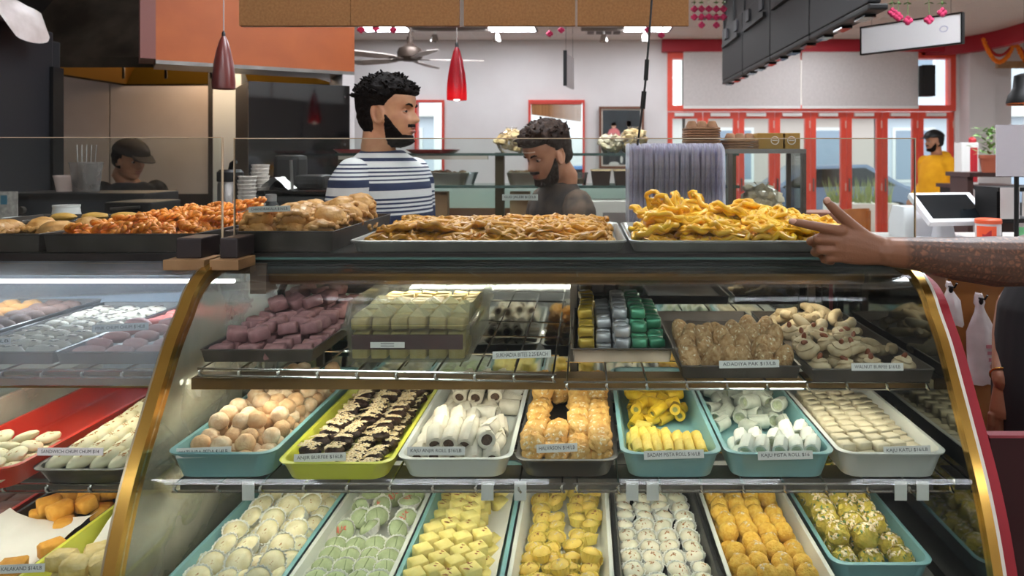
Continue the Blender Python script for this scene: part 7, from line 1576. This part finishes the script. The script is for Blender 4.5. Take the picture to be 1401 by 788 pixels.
def hung_bag(px, py0, py1, w, d, lab, sk=0.):
    h = (py1-py0)*d/1000; o = empty('carrier_bag', P(px, py0, d), lab, 'bag', 'white carrier bags hung on the till counter'); b = MB(); rings = []
    for q, (s_, k) in enumerate(((0, .22), (.05, .30), (.10, .34), (.14, .24), (.2, .34), (.3, .62), (.42, .92), (.6, .96), (.8, .98), (.95, 1.0), (1., .98))):
        rings.append([Vector((sk*s_*h+w/2*k*math.cos(t)*(1+.05*noise.noise(Vector((q, math.cos(t)*3, px)))), (.008+.010*k)*math.sin(t)*(1+.5*noise.noise(Vector((q*.7, t*2, 1)))), -h*s_+.01*noise.noise(Vector((t*2, q, 5))))) for t in [2*math.pi*j/20 for j in range(20)]])
    b.loft(rings); b.build('bag_body', M_bagw, o, ang=50); MB().tube([(-.004, 0, -.012), (0, -.035, -.010), (.002, -.045, .004)], .003, 6).build('hook', M_black, o)
    MB().ball((0, -.014, -.02), .009, 2, sc=(.8, .4, 1.2)).build('handle_hole', M_black, o)
    return o
o = hung_bag(1339, 402, 525, .10, 2.22, 'white carrier bag hung on a hook in the middle of the plywood', .07)
g = MB()
for k in range(4): g.box((.012+.004*k, -.0215, -.16-.02*k), (.030+.003*k, -.0195, -.15-.02*k))
g.build('pink_print', mat('pink_bag_print', '#c98a94', .6), o, smooth=False)['kind'] = 'stuff'
hung_bag(1298, 386, 445, .06, 2.22, 'white carrier bag half hidden by the red case end', .12)
# card terminal with tilted screen
ZTILL = 1.1655; dP = 2.85
po = empty('till_screen', (on(1294, dP), dP, ZTILL), 'white tablet till with black tilted screen on its stand', 'till'); M_posw = mat('till_white', '#dcdde0', .35)
MB().loft([rrect(-.10, .11, -.09, .10, .02, 0, 4), rrect(-.10, .11, -.09, .10, .02, .008, 4), rrect(-.09, .10, -.08, .09, .02, .012, 4)]).build('stand_base', M_posw, po, ang=40)
MB().loft([rrect(-.035, .04, -.01, .06, .015, .012, 4), rrect(-.03, .035, .0, .05, .015, .06, 4), rrect(-.02, .03, .0, .04, .012, .10, 4)]).build('neck', M_posw, po, ang=40)
Rp = Matrix.Translation((.005, -.015, .12)) @ Matrix.Rotation(-.42, 4, 'Y') @ Matrix.Rotation(0, 4, 'Z')
Rp = Matrix.Translation((.01, -.01, .125)) @ Matrix.Rotation(.18, 4, 'Z') @ Matrix.Rotation(math.radians(-52), 4, 'X') @ Matrix.Rotation(.0, 4, 'Z')
def xf(mb, M_): mb.v = [tuple(M_ @ Vector(v)) for v in mb.v]; return mb
xf(MB().box((-.135, -.012, -.085), (.135, .012, .085), bev=.006), Rp).build('screen_case', M_posw, po, smooth=False)
xf(MB().box((-.115, -.0135, -.066), (.108, -.0125, .068)), Rp).build('black_display', mat('till_display', '#0e1418', .12), po, smooth=False)
p2_ = empty('receipt_printer', (on(1250, 2.95), 2.98, ZTILL), 'pale grey receipt printer behind the tablet till', 'printer'); MB().loft([rrect(-.06, .07, -.08, .08, .015, 0, 4), rrect(-.06, .07, -.08, .08, .015, .07, 4), rrect(-.045, .06, -.05, .08, .015, .125, 4)]).build('printer_body', mat('printer_grey', '#cfcfd2', .4), p2_, ang=40); MB().box((-.035, -.075, .07), (.05, -.05, .078)).build('paper_slot', M_black, p2_, smooth=False)
wc = empty('wipes_canister', (on(1352, 2.62), 2.62, ZTILL), 'orange and white wipes canister next to the tablet till', 'canister')
MB().lathe([(0, 0), (.041, 0), (.042, .004), (.042, .085), (.04, .09), (0, .09)], 28).build('canister_body', mat('canister_label', '#c9c4c4', .4), wc); MB().lathe([(0, .09), (.044, .09), (.044, .103), (.04, .107), (0, .108)], 28).build('lid', mat('orange_lid', '#d95a35', .4), wc)
lb = MB(); lb.loft([[Vector((.0426*math.cos(a), .0426*math.sin(a), z)) for a in np.linspace(math.pi*1.02, math.pi*1.55, 10)] for z in (.008, .082)], False, closed=False); lb.build('orange_label', mat('orange_label', '#e2552f', .4), wc)
lb = MB(); lb.loft([[Vector((.0429*math.cos(a), .0429*math.sin(a), z+.008*math.sin(a*6))) for a in np.linspace(math.pi*1.2, math.pi*1.42, 6)] for z in (.03, .06)], False, closed=False); lb.build('red_blob', mat('red_label', '#a3202a', .4), wc)
ps = empty('paper_sign_stand', (on(1392, 2.55), 2.55, ZTILL), 'tall white card standing at the frame edge above the black organiser', 'card'); MB().box((-.075, -.002, .26), (.16, .002, .44)).build('white_card', mat('lilac_white_card', '#d5d2da', .6), ps, smooth=False); MB().tube([(0, .006, 0), (0, .006, .3)], .008, 8).build('stem', M_black, ps); MB().box((-.04, -.03, 0), (.06, .04, .006)).build('foot', M_black, ps, smooth=False)
og = empty('desk_organiser', (on(1395, 2.75), 2.75, ZTILL), 'black desk organiser with papers clipped to it, frame edge', 'organiser'); MB().box((-.12, -.07, .20), (.2, .1, .215)).build('upper_shelf', M_black, og, smooth=False); MB().box((-.12, -.07, .085), (.2, .1, .1)).build('lower_shelf', M_black, og, smooth=False)
for sx in (-.11, .19): MB().box((sx-.01, -.06, 0), (sx+.01, .09, .2)).build('side_panel', M_black, og, smooth=False)
for x0, x1, z0, z1 in ((-.115, -.045, .10, .215), (-.035, .03, .11, .2)): MB().box((x0, -.076, z0), (x1, -.073, z1)).build('clipped_paper', mat('grey_paper', '#cbc8c6', .7), og, smooth=False)
MB().box((-.06, -.074, .02), (.0, -.071, .07)).build('green_note', mat('green_note', '#69b07c', .6), og, smooth=False)
# planter by the bay, small stool bits
ptd = 5.2; pt = empty('potted_plant', (on(1356, ptd), ptd, 1.5-.024*ptd), 'leafy green plant in terracotta pot on a shelf near the bay', 'plant')
MB().lathe([(0, 0), (.06, 0), (.075, .1), (.082, .1), (.082, .125), (.07, .125), (.0, .115)], 20).build('pot', mat('terracotta', '#a3563c', .7), pt)
lf = MB(); r_ = random.Random(4)
for i in range(130):
    a = r_.uniform(0, 6.28); q = r_.uniform(.03, .15); zz = .13+r_.uniform(.0, .19); c = Vector((q*math.cos(a), q*math.sin(a), zz)); dn = Vector((math.cos(a), math.sin(a), r_.uniform(-.4, .6))).normalized()*.035; s_ = Vector((-math.sin(a), math.cos(a), 0))*.012; lf.add([c-dn, c+s_, c+dn, c-s_], [(0, 1, 2, 3)])
lf.build('leaves', mat('fresh_leaf', '#8fb36a', .6, col2='#6f9a52', nscale=12), pt, smooth=False)['kind'] = 'stuff'
rk = empty('bay_shelf', (on(1345, 5.2), 5.3, 0), 'dark wooden shelf table holding the potted plant', 'shelf'); MB().box((-.12, -.15, 1.345), (.6, .2, 1.375)).build('shelf_top', mat('dark_walnut', '#3b2420', .4), rk, smooth=False)
for sx in (-.09, .56): MB().box((sx-.02, -.1, 0), (sx+.02, .15, 1.345)).build('leg', mat('dark_walnut', '#3b2420', .4), rk, smooth=False)
ex = empty('extinguisher_box', (on(1322, 6.0), 6.0, 1.26), 'white and red upright box between hooded man and plant', 'box'); MB().box((-.07, -.06, 0), (.07, .06, .34), bev=.006).build('white_case', M_white_p, ex, smooth=False); MB().box((.0, -.062, .02), (.06, -.06, .3)).build('red_side', M_red_p, ex, smooth=False); MB().ball((.05, 0, .36), .03, 2, nz=.3).build('red_flower', M_red_p, ex)
tb_ = empty('bay_table', (on(1322, 6), 6.05, 0), 'dark side table carrying the white and red box', 'table'); MB().box((-.13, -.2, 1.23), (.4, .2, 1.2595)).build('table_top', mat('dark_walnut', '#3b2420', .4), tb_, smooth=False)
for sx in (-.10, .35): MB().box((sx-.02, -.15, 0), (sx+.02, .15, 1.23)).build('leg', M_black, tb_, smooth=False)
# cafe chairs by the doors
M_ch_ = mat('orange_beech', '#b06a34', .45, col2='#9a5828', nscale=8)
def cafe_chair(x, y, rz, lab):
    o = empty('cafe_chair', (x, y, 0), lab, 'chair', 'wooden cafe chairs', rz)
    MB().box((-.2, -.2, .44), (.2, .2, .47), bev=.01).build('seat', M_ch_, o, smooth=False)
    for sx in (-.17, .17):
        MB().box((sx-.018, -.19, 0), (sx+.018, -.155, .44)).build('leg', M_ch_, o, smooth=False); MB().box((sx-.018, .16, 0), (sx+.018, .195, .92)).build('leg', M_ch_, o, smooth=False)
    b = MB(); b.loft([[Vector((x_, .18+.04*(1-(x_/.19)**2)+e, z)) for x_ in lin(-.19, .19, 9)] for z, e in ((.70, 0), (.94, 0), (.94, .02), (.70, .02), (.70, 0))], False, closed=False); b.build('backrest', M_ch_, o, smooth=False)
cafe_chair(2.9, 7.4, .5, 'orange wooden cafe chair nearest the red doors'); cafe_chair(3.15, 6.6, -.4, 'orange wooden cafe chair nearer the till')
tbl = empty('cafe_table', (2.55, 6.9, 0), 'round cafe table with a dark bundle beside the wooden chairs', 'table'); MB().lathe([(0, .72), (.36, .72), (.36, .75), (0, .75)], 28).build('table_top', M_ch_, tbl); MB().tube([(0, 0, .02), (0, 0, .72)], .03, 10).build('pedestal', M_black, tbl); MB().lathe([(0, 0), (.2, 0), (.2, .02), (0, .03)], 20).build('foot', M_black, tbl)
